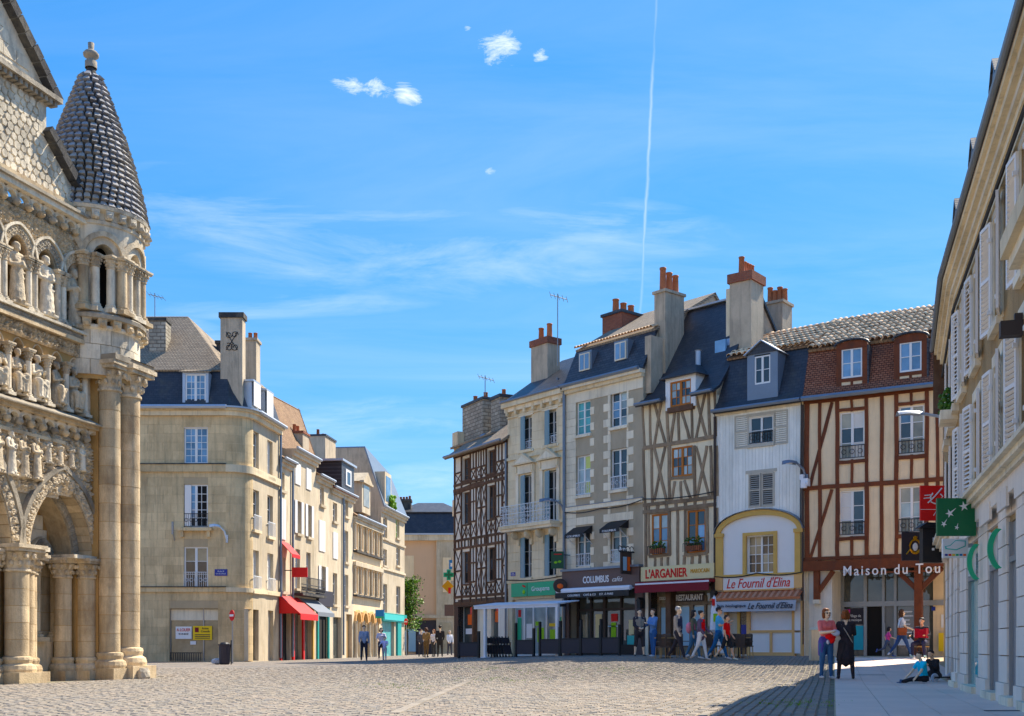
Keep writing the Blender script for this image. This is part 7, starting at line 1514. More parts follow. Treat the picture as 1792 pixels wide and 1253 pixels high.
# curved green fins beside the bank doors
for i, (x0, y0, y1) in enumerate(((1701, 952, 1015), (1738, 925, 996))):
    u, Y = FR.at(x0, .2); zc, hh = (zat(y0, Y)+zat(y1, Y))/2, (zat(y0, Y)-zat(y1, Y))/2
    g = thing('bank_fin', 'curved green fin beside the %s bank door' % ('farther' if i == 0 else 'nearer'), 'sign', FR.world(u, .14, zc), FR.rz, 'green fins on the bank')
    mb = MB(); n = 12; pts = []
    for k in range(n+1): a = -1.15+2.3*k/n; pts.append((.20*math.cos(a)-.06, hh*math.sin(a)/math.sin(1.15)))
    pin = [(p_[0]-.075, p_[1]*.95) for p_ in pts]; v = []; f = []
    for (y_) in (-.05, .05):
        for P_ in (pts, pin): v += [(y_, -p_[0], p_[1]) for p_ in P_]
    m_ = n+1
    for k in range(n): f += [(k, k+1, m_+k+1, m_+k), (2*m_+k, 3*m_+k, 3*m_+k+1, 2*m_+k+1), (k, 2*m_+k, 2*m_+k+1, k+1), (m_+k, m_+k+1, 3*m_+k+1, 3*m_+k)]
    mb.add(v, f).build('blade', 'green_light', g); MB().box(-.012, .012, -.12, 0, -hh*.8, hh*.8).build('white_edge', 'white', g)
# projecting signs (each faces down the square)
def projecting(name, label, x0, x1, y0, y1, Y, m, th=.06, arm=None):
    X0, X1 = ray(x0)*Y, ray(x1)*Y; z0, z1 = zat(y1, Y), zat(y0, Y)
    t = thing(name, label, 'sign', ((X0+X1)/2, Y, z0), 0); w = X1-X0
    MB().box(-w/2, w/2, -th/2, th/2, 0, z1-z0).build('panel', m, t)
    if arm: MB().box(w/2, w/2+arm, -.02, .02, (z1-z0)*.25, (z1-z0)*.75).build('bracket', 'zinc_light', t)
    return t, w, z1-z0
def star_blade(t, x, z, s, rot, th=.034):
    pts = []
    for k in range(10):
        a = rot+k*math.pi/5; r_ = s*(1.0 if k % 2 == 0 else .36)*(1.9 if k == 0 else 1); pts.append((x+r_*math.cos(a), z+r_*math.sin(a)))
    MB().prism(pts, -th-.004, -th+.002).build('star', 'white', t)
t, w, H = projecting('bank_sign', 'square dark green bank sign with four white flying stars', 1639, 1707, 872, 938, 19.4, 'green_sign', arm=.12)
for (x, z, s, r_) in ((.12, .50, .085, .5), (-.12, .38, .075, .7), (-.22, .20, .055, 1.0), (.0, .14, .042, 1.3)): star_blade(t, x, z, s, r_)
t, w, H = projecting('cash_machine_sign', 'white plate with a green hand and small coloured card squares below the green bank sign', 1649, 1693, 943, 976, 20.3, 'white', arm=.1)
MB().prism([(-.18, .15), (.02, .13), (.18, .2), (.18, .30), (.0, .31), (-.1, .22), (-.19, .2)], -.036, -.03).build('hand', 'teal_light', t); MB().prism([(-.15, .165), (.01, .148), (.16, .21), (.16, .285), (.0, .295), (-.09, .21), (-.17, .19)], -.040, -.036).build('hand_fill', 'white', t)
for k, m in enumerate(('blue_sign', 'red', 'yellow', 'green_light', 'blue_pan', 'orange')): cube('card_mark', t, m, -.19+k*.065, -.14+k*.065, .03, .036, .03, .065)
t, w, H = projecting('bank_flag_sign', 'bright red bank sign with white squirrel-like strokes beside the far shutters', 1610, 1656, 850, 911, 27.5, 'red_bank', arm=.1)
t_ = lambda pts, r_=.016: MB().tube([(x, -.036, z) for x, z in pts], r_, 4).build('stroke', 'white', t)
t_([(-.14, .42), (-.05, .50), (.10, .66), (.20, .78)]); t_([(-.02, .66), (-.08, .56), (-.06, .44), (.04, .40), (.12, .46)]); t_([(.16, .64), (.22, .58), (.18, .52)]); t_([(-.22, .60), (-.02, .62)], .012); t_([(-.24, .53), (-.04, .55)], .012); t_([(.0, .12), (.06, .22), (.1, .10), (.16, .24)], .01)
cube('divider', t, 'white', -w/2, w/2, .03, .034, .26, .27)
t, w, H = projecting('inn_sign', 'square black hanging sign with a golden cameo emblem beside the porch lettering', 1578, 1624, 931, 981, 36.0, 'charcoal', arm=.3)
MB().tube([(.17*math.cos(k*.5), -.04, .44+.22*math.sin(k*.5)) for k in range(14)], .03, 5).build('wreath', 'gold', t); MB().blob((0, -.035, .43), .11, 2, (.8, .2, 1.2)).build('cameo', 'white', t); MB().tube([(-.28, -.04, .2), (-.16, -.04, .36), (0, -.04, .24), (.16, -.04, .36), (.28, -.04, .2)], .022, 5).build('ribbon', 'gold', t); MB().blob((0, -.035, .72), .06, 1, (1.3, .3, 1)).build('crown', 'gold', t)
t, w, H = projecting('shop_box_sign', 'dark roofed box sign with small white plates hanging at the corner of the right building', 1612, 1646, 925, 985, 28.5, 'black', th=.25)
MB().prism([(-w/2-.12, H), (w/2+.05, H), (w/2-.05, H+.12), (-w/2+.08, H+.14)], -.2, .2).build('hood', 'black', t)
for (a, b, c_, d, m) in ((.0, .09, .52, .62, 'white'), (.06, .14, .36, .46, 'pale_blue'), (-.02, .04, .3, .36, 'white')): cube('plate', t, m, a, b, .126, .135, c_, d)
# ------------------------------------------------------------------ houses on the near side of the square, mirrored in the window panes
for i, (x0, x1, hgt, m, lb) in enumerate(((-34, -19, 13.5, 'cream_stone', 'cream four-storey house facing the church from behind the viewpoint'), (-19, -7, 12, 'plaster_cream', 'plaster-fronted house directly behind the viewpoint, mirrored in the panes'), (-7, 6, 13, 'cream_stone', 'wide cream house behind the viewpoint on the bank side of the square'))):
    F = Facade((x1, -16), (x0, -16), 0); h = F.empty('town_house', lb, 'house'); L_ = F.L
    rs = [(1.2+k*2.6, 2.3+k*2.6, 1.2+j*3.2, 3.2+j*3.2) for k in range(int((L_-2)/2.6)) for j in range(4) if 3.2+j*3.2 < hgt-.5]
    wall(h, L_, hgt, 9, rs, m, rev=.25)
    for r_ in rs: flat_window(h, r_, sill='pale_stone')
    cube('cornice', h, 'pale_stone', 0, L_, 0, .35, hgt-.3, hgt); roof(h, [[(0, -.3, hgt), (L_, -.3, hgt), (L_, 4.5, hgt+3), (0, 4.5, hgt+3)], [(L_, 4.5, hgt+3), (L_, 9, hgt), (0, 9, hgt), (0, 4.5, hgt+3)]], 'tile_brown')

# unseen plain house added behind the bank to cast shadow on the pavement
FQ = Facade((14.2, 37.6), (11.5, 30.2), .2); hQ = FQ.empty('shadow_house', 'unseen plain house added behind the right-hand building to shade the pavement', 'house')
wall(hQ, FQ.L, 8.4, 5, [], 'render_rough'); roof(hQ, [[(0, -.2, 8.4), (FQ.L, -.2, 8.4), (FQ.L, 2.5, 10.2), (0, 2.5, 10.2)], [(FQ.L, 2.5, 10.2), (FQ.L, 5, 8.4), (0, 5, 8.4), (0, 2.5, 10.2)]], 'tile_brown')
# ================================================================== street furniture, terraces, lamps, plants
random.seed(61)
def gthing(name, label, cat, x, y, rz=0.0, group=None, dz=0.0): return thing(name, label, cat, (x, y, gz(x, y)+dz), rz, group)
# ---- glazed terrace screens in front of the cafés
def along(F, u, n): q = F.P0+F.U*u-F.I*n; return q
def screen(F, u0, u1, n, label):
    p = along(F, u0, n); t = gthing('terrace_screen', label, 'screen', p.x, p.y, F.rz, 'dark terrace screens in front of the cafés'); w = u1-u0
    MB().box(.02, w-.02, -.02, .02, .12, .72).build('panel', 'charcoal', t); MB().box(0, w, -.03, .03, .72, .78).build('rail', 'black', t)
    for u in (0, w): MB().box(u-.05, u+.05, -.05, .05, 0, 1.55 if u == 0 else 1.3).build('post', 'black', t)
def TP(x, dy=0.0): Y = 55.0+(47.2-55.0)*(x-803)/(1090-803)+dy; return Vector((ray(x)*Y, Y))
class FX: pass
for x0, x1, lb in ((803, 838, 'dark terrace screen farthest left, in front of the dark timber house'), (903, 934, 'dark terrace screen just right of the folded chairs'), (945, 980, 'dark terrace screen left of the right-hand white awning post'),
                   (981, 1016, 'dark terrace screen under the left end of the COLUMBUS fascia'), (1017, 1051, 'dark terrace screen under the middle of the COLUMBUS fascia'), (1052, 1084, 'dark terrace screen nearest the man in shorts')):
    a, b = TP(x0), TP(x1); F = FX(); F.P0 = a; F.U = (b-a).normalized(); F.I = Vector((-F.U.y, F.U.x)); F.rz = math.atan2(F.U.y, F.U.x); screen(F, 0, (b-a).length, 0, lb)
# ---- free-standing white awning of the left terrace
p0, p1 = TP(846, -.3), TP(978, .4)
d = (p1-p0); rz = math.atan2(d.y, d.x); Lw = d.length
aw = gthing('terrace_awning', 'long flat white terrace awning on slim white posts before the timber house', 'awning', p0.x, p0.y, rz)
z0 = 2.62-gz(p0.x, p0.y)
MB().box(-.55, Lw, -.06, .06, z0-.05, z0+.10).build('front_bar', 'fabric_white', aw); MB().slab([(-.55, -.1, z0+.12), (Lw, -.1, z0+.12), (Lw, 1.5, z0+.30), (-.55, 1.5, z0+.30)], .05).build('canvas', 'fabric_white', aw)
for u in (.1, Lw-.1): MB().box(u-.06, u+.06, -.05, .07, 0, z0).build('post', 'white', aw); MB().box(u-.16, u+.16, -.14, .16, 0, .05).build('foot', 'white', aw)
MB().box(-.8, Lw-.1, .5, .62, z0-.02, z0+.10).build('rafter', 'charcoal', aw)
# ---- chairs
def chair_stack(x, y, rz, label, n=6):
    for k in range(n):
        t = thing('folding_chair', label % ('first', 'second', 'third', 'fourth', 'fifth', 'sixth', 'seventh')[k], 'chair', (x, y, gz(x, y)), rz, 'folded terrace chairs leaning in a row'); o = .22*k
        for sd in (-.2, .2): MB().tube([(o, sd, 0), (o-.32, sd, .98)], .022, 5).build('frame_rail', 'black', t); MB().tube([(o-.26, sd*.85, 0), (o-.1, sd*.85, .72)], .02, 5).build('leg', 'black', t)
        MB().slab([(o-.30, -.2, .92), (o-.30, .2, .92), (o-.22, .2, .66), (o-.22, -.2, .66)], .02).build('backrest', 'charcoal', t); MB().slab([(o-.20, -.2, .58), (o-.20, .2, .58), (o-.06, .2, .16), (o-.06, -.2, .16)], .02).build('seat', 'charcoal', t)
c = on_ground(858, 1152); q = along(FG, -.2, 2.4); p = TP(861, .5)
chair_stack(p.x, p.y, FG.rz, '%s from the left of the black folding chairs leaning in a row', 7)
def terrace_chair(x, y, rz, label):
    t = gthing('terrace_chair', label, 'chair', x, y, rz, 'wicker chairs of the restaurant terrace'); t.scale = (.88, .88, .9)
    for sx in (-.2, .2):
        for sy in (-.2, .2): MB().tube([(sx*1.1, sy*1.1, 0), (sx, sy, .44)], .018, 5).build('leg', 'wood_leg', t)
    MB().box(-.23, .23, -.23, .23, .43, .48).build('seat', 'wicker', t)
    n = 6; mb = MB()
    v = []
    for z, r in ((.48, .23), (.95, .25)):
        for k in range(n+1): a = math.pi*(.1+.8*k/n); v.append((r*math.cos(a)*1.0, .05+r*math.sin(a)*.9, z-.0+(0 if z < .6 else -.04*abs(k-n/2)/3)))
    for z, r in ((.48, .20), (.95, .22)):
        for k in range(n+1): a = math.pi*(.1+.8*k/n); v.append((r*math.cos(a)*1.0, .05+r*math.sin(a)*.9, z))
    m = n+1; f = []
    for k in range(n): f += [(k, k+1, m+k+1, m+k), (2*m+k, 3*m+k, 3*m+k+1, 2*m+k+1), (m+k, m+k+1, 3*m+k+1, 3*m+k)]
    mb.add(v, f).build('backrest', 'wicker', t)
    for sd in (-.23, .23): MB().box(sd-.02, sd+.02, -.2, .1, .64, .67).build('armrest', 'wicker', t)
def terrace_table(x, y, label):
    t = gthing('terrace_table', label, 'table', x, y, .3, 'small tables of the restaurant terrace')
    MB().box(-.32, .32, -.32, .32, .70, .735).build('tabletop', 'wood_leg', t); MB().tube([(0, 0, .03), (0, 0, .70)], .03, 6).build('pedestal', 'iron', t); MB().box(-.24, .24, -.03, .03, 0, .03).box(-.03, .03, -.24, .24, 0, .029).build('foot', 'iron', t)
spots = [(1160, 1153, 'wicker chair between the man in a blue shirt and the man in a blazer', .3), (1171, 1151, 'wicker chair just left of the man in the grey blazer', 2.2), (1198, 1151, 'wicker chair behind the man in the grey blazer', 1.2), (1241, 1153, 'wicker chair between the red-topped woman and the man in turquoise', .4), (1247, 1150, 'wicker chair set back between the woman in white trousers and the man in turquoise', 2.0), (1283, 1152, 'wicker chair right of the boy in red, nearest him', .2), (1296, 1153, 'wicker chair in the middle of the bakery side group', .0), (1306, 1151, 'wicker chair farthest right, before the bakery counter', -.5), (1289, 1149, 'wicker chair set back behind the bakery side group', 2.4)]
for x, y, lb, rz in spots:
    X = on_ground(x, y); terrace_chair(X[0], X[1], rz, lb)
for x, y, lb in ((1166, 1152, 'small wooden table left of the man in the blazer'), (1237, 1151, 'small wooden table behind the women walking'), (1292, 1151, 'small wooden table among the chairs before the bakery')): X = on_ground(x, y); terrace_table(X[0], X[1], lb)
# ---- lamps
def wall_lamp(F, u, z, reach, label, rz=0.0, m='zinc'):
    t = thing('street_lamp', label, 'lamp', F.world(u, .05, z), F.rz+rz, 'wall-mounted street lamps')
    MB().tube([(0, 0, -.55), (0, -.12, -.15), (0, -.3, .02), (0, -reach*.45, .12)], [.05, .05, .045, .04], 6).build('arm', m, t)
    mb = MB()
    def f(a, b): y = -(reach*.40+a*reach*.62); w = .15*math.sin(math.pi*(.18+.8*a))+.03; return ((b-.5)*2*w, y, .16+.05*math.sin(math.pi*a)-.14*((b-.5)*2)**2)
    mb.grid(f, 8, 6).build('shade', m, t, smooth=True); MB().box(-.08, .08, -(reach*.85), -(reach*.6), .06, .10).build('lens', 'white', t); MB().box(-.08, .08, -.03, .05, -.75, -.35).build('wall_plate', m, t)
    return t
u, z = FG.p(988, 880); wall_lamp(FG, FG.L+.0, FG.p(985, 880)[1], 1.15, 'grey curved street lamp at the corner of the balcony house', R(-38))
u, z = FF.p(1407, 812); wall_lamp(FM, .1, FM.p(1410, 815)[1], .95, 'grey street lamp on the drainpipe between the boarded and red-timbered houses', R(-52))
mb = tag(MB().box(-.14, .14, -.35, 0, 0, .28).box(-.1, .1, -.5, -.3, -.1, .1).box(-.2, -.05, -.3, -.1, .25, .45).build('camera_cluster', 'white', None, FM.world(.12, .05, FM.p(1411, 852)[1]), (0, 0, FM.rz)), 'cluster of small white floodlights on the wall below the street lamp', 'light')
t = thing('street_lamp', 'long thin grey lamp arm reaching left from the right building across the red-timbered house', 'lamp', FR2.world(.15, .05, zat(726, 28.8)), 0, 'wall-mounted street lamps')
MB().tube([(0, 0, -.05), (-.5, -.02, .03), (-1.1, -.05, .05)], [.035, .04, .03], 6).build('arm', 'zinc_light', t); MB().grid(lambda a, b: (-.62-a*.62, -.05+(b-.5)*.26, .09+.03*math.sin(math.pi*a)-.10*((b-.5)*2)**2), 6, 6).build('shade', 'zinc_light', t); MB().box(-.03, .05, -.08, .08, -.25, .15).build('wall_plate', 'zinc', t)
wall_lamp(FB, FB.at(397)[0], FB.p(397, 925)[1], .9, 'pale street lamp on the tan corner house', R(-60), 'iron_white')
tag(MB().tube([(0, 0, 0), (0, -.35, .45)], .03, 5).box(-.05, .05, -.4, -.3, .3, .95).build('wall_bracket', 'metal_grey', None, FB.world(FB.at(306)[0], .03, FB.p(306, 946)[1]), (0, 0, FB.rz)), 'small wall bracket left of the middle window on the tan corner house', 'bracket')
tag(MB().box(-.1, .1, -.35, -.1, 0, .34).tube([(0, 0, .4), (0, -.22, .4)], .02, 5).prism([(-.14, .34), (.14, .34), (0, .5)], -.38, -.06).build('lantern', 'black', None, FA.world(.05, .05, 2.0), (0, 0, FA.rz)), 'small black wall lantern between the café and the restaurant', 'lamp')
tag(MB().box(-.1, .1, -.35, -.1, 0, .34).tube([(0, 0, .4), (0, -.22, .4)], .02, 5).prism([(-.14, .34), (.14, .34), (0, .5)], -.38, -.06).build('lantern', 'black', None, FF.world(.02, .05, 2.2), (0, 0, FF.rz)), 'small black wall lantern between the restaurant and the bakery', 'lamp')
# ---- hanging and wall signs on the row
r_ = FG.rect(964, 965, 987, 995, .7); X = FG.world((r_[0]+r_[1])/2, .7, r_[2])
t = thing('shop_sign', 'dark green hanging shop sign with yellow-green leaf marks beside the balcony house pipe', 'sign', X, 0); w = .58; H = r_[3]-r_[2]
MB().box(-w/2, w/2, -.05, .05, 0, H).build('panel', 'green_dark', t); MB().blob((-.08, -.05, H*.36), .08, 1, (1.2, .2, .8)).build('leaf_mark', 'lime', t); MB().blob((.1, -.05, H*.40), .08, 1, (1.2, .2, .8)).build('leaf_mark', 'lime', t); MB().box(-.16, .2, -.056, -.05, H*.80, H*.86).build('stroke', 'red', t); MB().tube([(.29, 0, H*.8), (.6, .25, H*.8)], .02, 5).build('arm', 'iron', t)
X = FG.world(FG.at(980, .5)[0], .5, FG.p(980, 1025, .5)[1]); t = thing('round_sign', 'round dark sign with an orange face on the green fascia corner', 'sign', X, 0)
MB().lathe([(0.001, -.05), (.30, -.05), (.33, 0), (.30, .05), (0.001, .05)], 20).build('disc', 'taupe_dark', t, None, (R(90), 0, 0)); MB().blob((0, -.06, -.02), .15, 2, (1, .2, .8)).build('face', 'orange', t)
for (F, x, y, lb) in ((FG, 899, 1005, 'small blue street-name plate on the left edge of the balcony house'), (FB, 387, 1002, 'blue street-name plate on the tan corner house'), ):
    u, z = F.p(x, y); t = thing('street_plate', lb, 'sign', F.world(u, .03, z), F.rz); s_ = 1.0 if F is FB else .55; MB().box(-.33*s_, .33*s_, -.02, .02, -.17*s_, .17*s_).build('plate', 'blue_sign', t); text('PLACE', t, 'white', 0, .024, .06*s_, width=.34*s_, height=.07*s_, depth=.003); text('CH. DE GAULLE', t, 'white', 0, .024, -.06*s_, width=.52*s_, height=.07*s_, depth=.003)
# pharmacy cross and the signs hanging in the street
def street_sign(name, label, x0, x1, y0, y1, Y, m):
    X0, X1 = ray(x0)*Y, ray(x1)*Y; z0, z1 = zat(y1, Y), zat(y0, Y); t = thing(name, label, 'sign', ((X0+X1)/2, Y, z0), 0); MB().box(-(X1-X0)/2, (X1-X0)/2, -.07, .07, 0, z1-z0).build('panel', m, t); return t, X1-X0, z1-z0
t, w, H = street_sign('pharmacy_sign', 'green pharmacy cross on a pale panel hanging in the street', 775, 796, 996, 1016, 66, 'pale_stone')
for (a, b, c_, d, m, n_) in ((-w*.45, w*.45, H*.3, H*.7, 'green_light', .075), (-w*.17, w*.17, .02, H-.02, 'green_light', .0755), (-w*.33, w*.33, H*.4, H*.6, 'green_sign', .085), (-w*.08, w*.08, H*.15, H*.85, 'green_sign', .0855)): cube('cross_bar', t, m, a, b, .06, n_, c_, d)
t, w, H = street_sign('loto_sign', 'small blue and white square sign above the green pharmacy cross', 786, 797, 980, 996, 65.5, 'blue_pan'); cube('mark', t, 'white', -.1, .12, .07, .08, .15, .35)
t, w, H = street_sign('tobacco_sign', 'orange-yellow diamond sign below the green pharmacy cross', 776, 796, 1025, 1045, 65.8, 'gold'); t.children[0].rotation_euler = (0, R(45), 0); t.children[0].scale = (.75, 1, .75); t.children[0].location = (-.25, 0, .45); cube('mark', t, 'red', -.05, .1, .07, .09, .2, .55)
t, w, H = street_sign('cafe_sign', 'dark brown rectangular shop sign at the mouth of the street', 778, 797, 1058, 1078, 66.3, 'taupe')
t, w, H = street_sign('blue_shop_sign', 'blue and green projecting sign above the teal shop at the end of the street', 657, 672, 1067, 1082, 84.5, 'blue_pan'); cube('stripe', t, 'green_light', -w/2, w/2, .06, .08, 0, H*.22)
# no-entry signs
def no_entry(x, yb, yt, label):
    X, Y = on_ground(x, yb); H = zat(yt, Y)-gz(X, Y); t = gthing('no_entry_sign', label, 'sign', X, Y)
    MB().tube([(0, 0, 0), (0, 0, H)], .035, 6).build('pole', 'metal_grey', t); MB().lathe([(0.001, -.015), (.26, -.015), (.26, .015), (0.001, .015)], 20).build('disc', 'red', t, (-.02, -.05, H), (R(90), 0, R(-50))); b_ = MB().box(-.21, .21, -.006, .0, -.05, .05).build('bar', 'white', t, (-.036, -.066, H), (0, 0, R(-50)))
no_entry(407, 1161, 1077, 'round red no-entry sign on a pole before the tan corner house'); no_entry(711, 1148, 1088, 'small red no-entry sign by the tree at the end of the street')
X, Y = on_ground(393, 1163); t = gthing('litter_bin', 'dark cylindrical litter bin beside the no-entry sign', 'bin', X, Y)
MB().lathe([(.18, 0), (.24, .05), (.27, .85), (.29, .87), (.29, .92), (.22, .92)], 12).build('body', 'charcoal', t); MB().tube([(.3, 0, 0), (.3, 0, 1.1)], .03, 5).build('post', 'iron', t); MB().lathe([(.2, .92), (.23, .93), (.15, 1.0), (0.001, 1.02)], 12).build('lid', 'iron', t)
X, Y = on_ground(380, 1163); tag(MB().blob((0, 0, .14), .22, 2, (1.2, .8, .7), .3).build('rubbish_bag', 'fabric_silver', None, (X, Y, gz(X, Y))), 'pale rubbish bag lying by the litter bin at the empty shop', 'bag')
X, Y = on_ground(1425, 1156); t = gthing('stone_bollard', 'square pale stone bollard left of the woman in coral', 'bollard', X, Y); MB().box(-.14, .14, -.14, .14, 0, 1.02).build('shaft', 'cream_stone', t); MB().add([(-.16, -.16, 1.02), (.16, -.16, 1.02), (.16, .16, 1.02), (-.16, .16, 1.02), (0, 0, 1.12)], [(0, 1, 4), (1, 2, 4), (2, 3, 4), (3, 0, 4), (3, 2, 1, 0)]).build('cap', 'cream_stone', t)
# folded parasol by the restaurant
X, Y = on_ground(1250, 1149); t = gthing('folded_parasol', 'furled white parasol with red and green patches beside the restaurant door', 'parasol', X, Y); MB().tube([(0, 0, 0), (0, 0, 2.3)], .03, 6).build('pole', 'metal_grey', t); MB().lathe([(.05, .9), (.17, 1.0), (.14, 1.5), (.06, 2.2), (0.001, 2.3)], 9).build('canopy', 'fabric_white', t); MB().box(-.06, .08, -.19, -.1, 1.3, 1.6).build('patch', 'lime', t); MB().box(-.1, .0, -.14, -.06, 1.9, 2.15).build('patch', 'red', t); MB().box(-.25, .25, -.25, .25, 0, .07).build('base', 'iron', t)
# ---- antennas
def antenna(x, y0, y1, Y, label, n=5):
    X = ray(x)*Y; z0, z1 = zat(y1, Y), zat(y0, Y); t = thing('antenna', label, 'antenna', (X, Y, z0)); H = z1-z0
    MB().tube([(0, 0, 0), (0, 0, H)], .025, 5).build('mast', 'metal_grey', t); MB().tube([(-.35, 0, H-.05), (.45, .1, H-.25)], .02, 4).build('boom', 'metal_grey', t); mb = MB()
    for k in range(n): q = k/(n-1); c_ = Vector((-.35+.8*q, .1*q, H-.05-.2*q)); mb.tube([c_+Vector((-.05, -.22, .08)), c_+Vector((.05, .22, -.08))], .012, 4)
    mb.build('elements', 'metal_grey', t)
antenna(976, 514, 640, 55, 'tall thin television aerial beside the chimney of the balcony house'); antenna(271, 513, 556, 62, 'television aerial on the chimney of the tan corner house'); antenna(849, 657, 692, 62, 'television aerial on the rubble chimney behind the dark timber house')
# ---- street tree
def tree(x, yb, yt, Y, label, seed=1, spread=1.2):
    rnd = random.Random(seed); X = ray(x)*Y; zb = gz(X, Y); H = zat(yt, Y)-zb; t = thing('street_tree', label, 'tree', (X, Y, zb)); tr = MB()
    tr.tube([(0, 0, 0), (.05, 0, H*.25), (.0, .05, H*.45)], [.14, .11, .09], 7)
    for k in range(7): a = k*.9; tr.tube([(0, .05, H*(.35+.03*k)), (.5*math.cos(a), .5*math.sin(a), H*(.55+.03*k)), (.9*math.cos(a)*spread*.7, .9*math.sin(a)*spread*.7, H*(.7+.03*k))], [.07, .04, .015], 5)
    tr.build('trunk', 'bark', t); cr = MB()
    cl = [(rnd.gauss(0, .5)*spread, rnd.gauss(0, .5)*spread, H*(.34+.62*rnd.random())) for _ in range(60)]
    for c_ in cl:
        for _ in range(80):
            p_ = Vector((c_[0]+rnd.gauss(0, .26), c_[1]+rnd.gauss(0, .26), c_[2]+rnd.gauss(0, .24))); d1 = Vector((rnd.gauss(0, 1), rnd.gauss(0, 1), rnd.gauss(0, .6))).normalized()*.11; d2 = Vector((rnd.gauss(0, 1), rnd.gauss(0, 1), rnd.gauss(0, 1))).normalized()*.07
            cr.cur = 0 if rnd.random() < .5 else 1; cr.add([p_-d1, p_+d2, p_+d1, p_-d2], [(0, 1, 2, 3)])
    cr.build('crown', ['leaf', 'leaf_light'], t)
tree(712, 1140, 1012, 100, 'small bright green street tree at the end of the street', 3, 1.0)
# ================================================================== people
import numpy as np
random.seed(71)
_CL = {}
def cloth(col, rough=.85):
    k = tuple(round(c, 3) for c in col)
    if k not in _CL: _CL[k] = 'cloth_%d' % len(_CL); material(_CL[k], tuple(min(.85, c*1.35+.012) for c in col), rough, .22, 7.0, .6, 26, spec=.2)
    return _CL[k]
SKIN = cloth((.74, .47, .35), .6); SKIN2 = cloth((.64, .39, .27), .6)
HAIR = dict(dark=cloth((.018, .012, .010), .5), brown=cloth((.07, .032, .015), .5), auburn=cloth((.16, .055, .02), .5), grey=cloth((.32, .30, .28), .6), fair=cloth((.20, .09, .035), .55))
JEANS = (.035, .085, .17); DARK = (.012, .012, .016)
class Body:
    def __init__(s, H): s.H = H; s.seg = []
    def add(s, a, b, ra, rb, m): s.seg.append((Vector(a)*s.H, Vector(b)*s.H, ra*s.H, rb*s.H, m))
def rotx(v, a): c, s = math.cos(a), math.sin(a); return Vector((v[0], v[1]*c-v[2]*s, v[1]*s+v[2]*c))
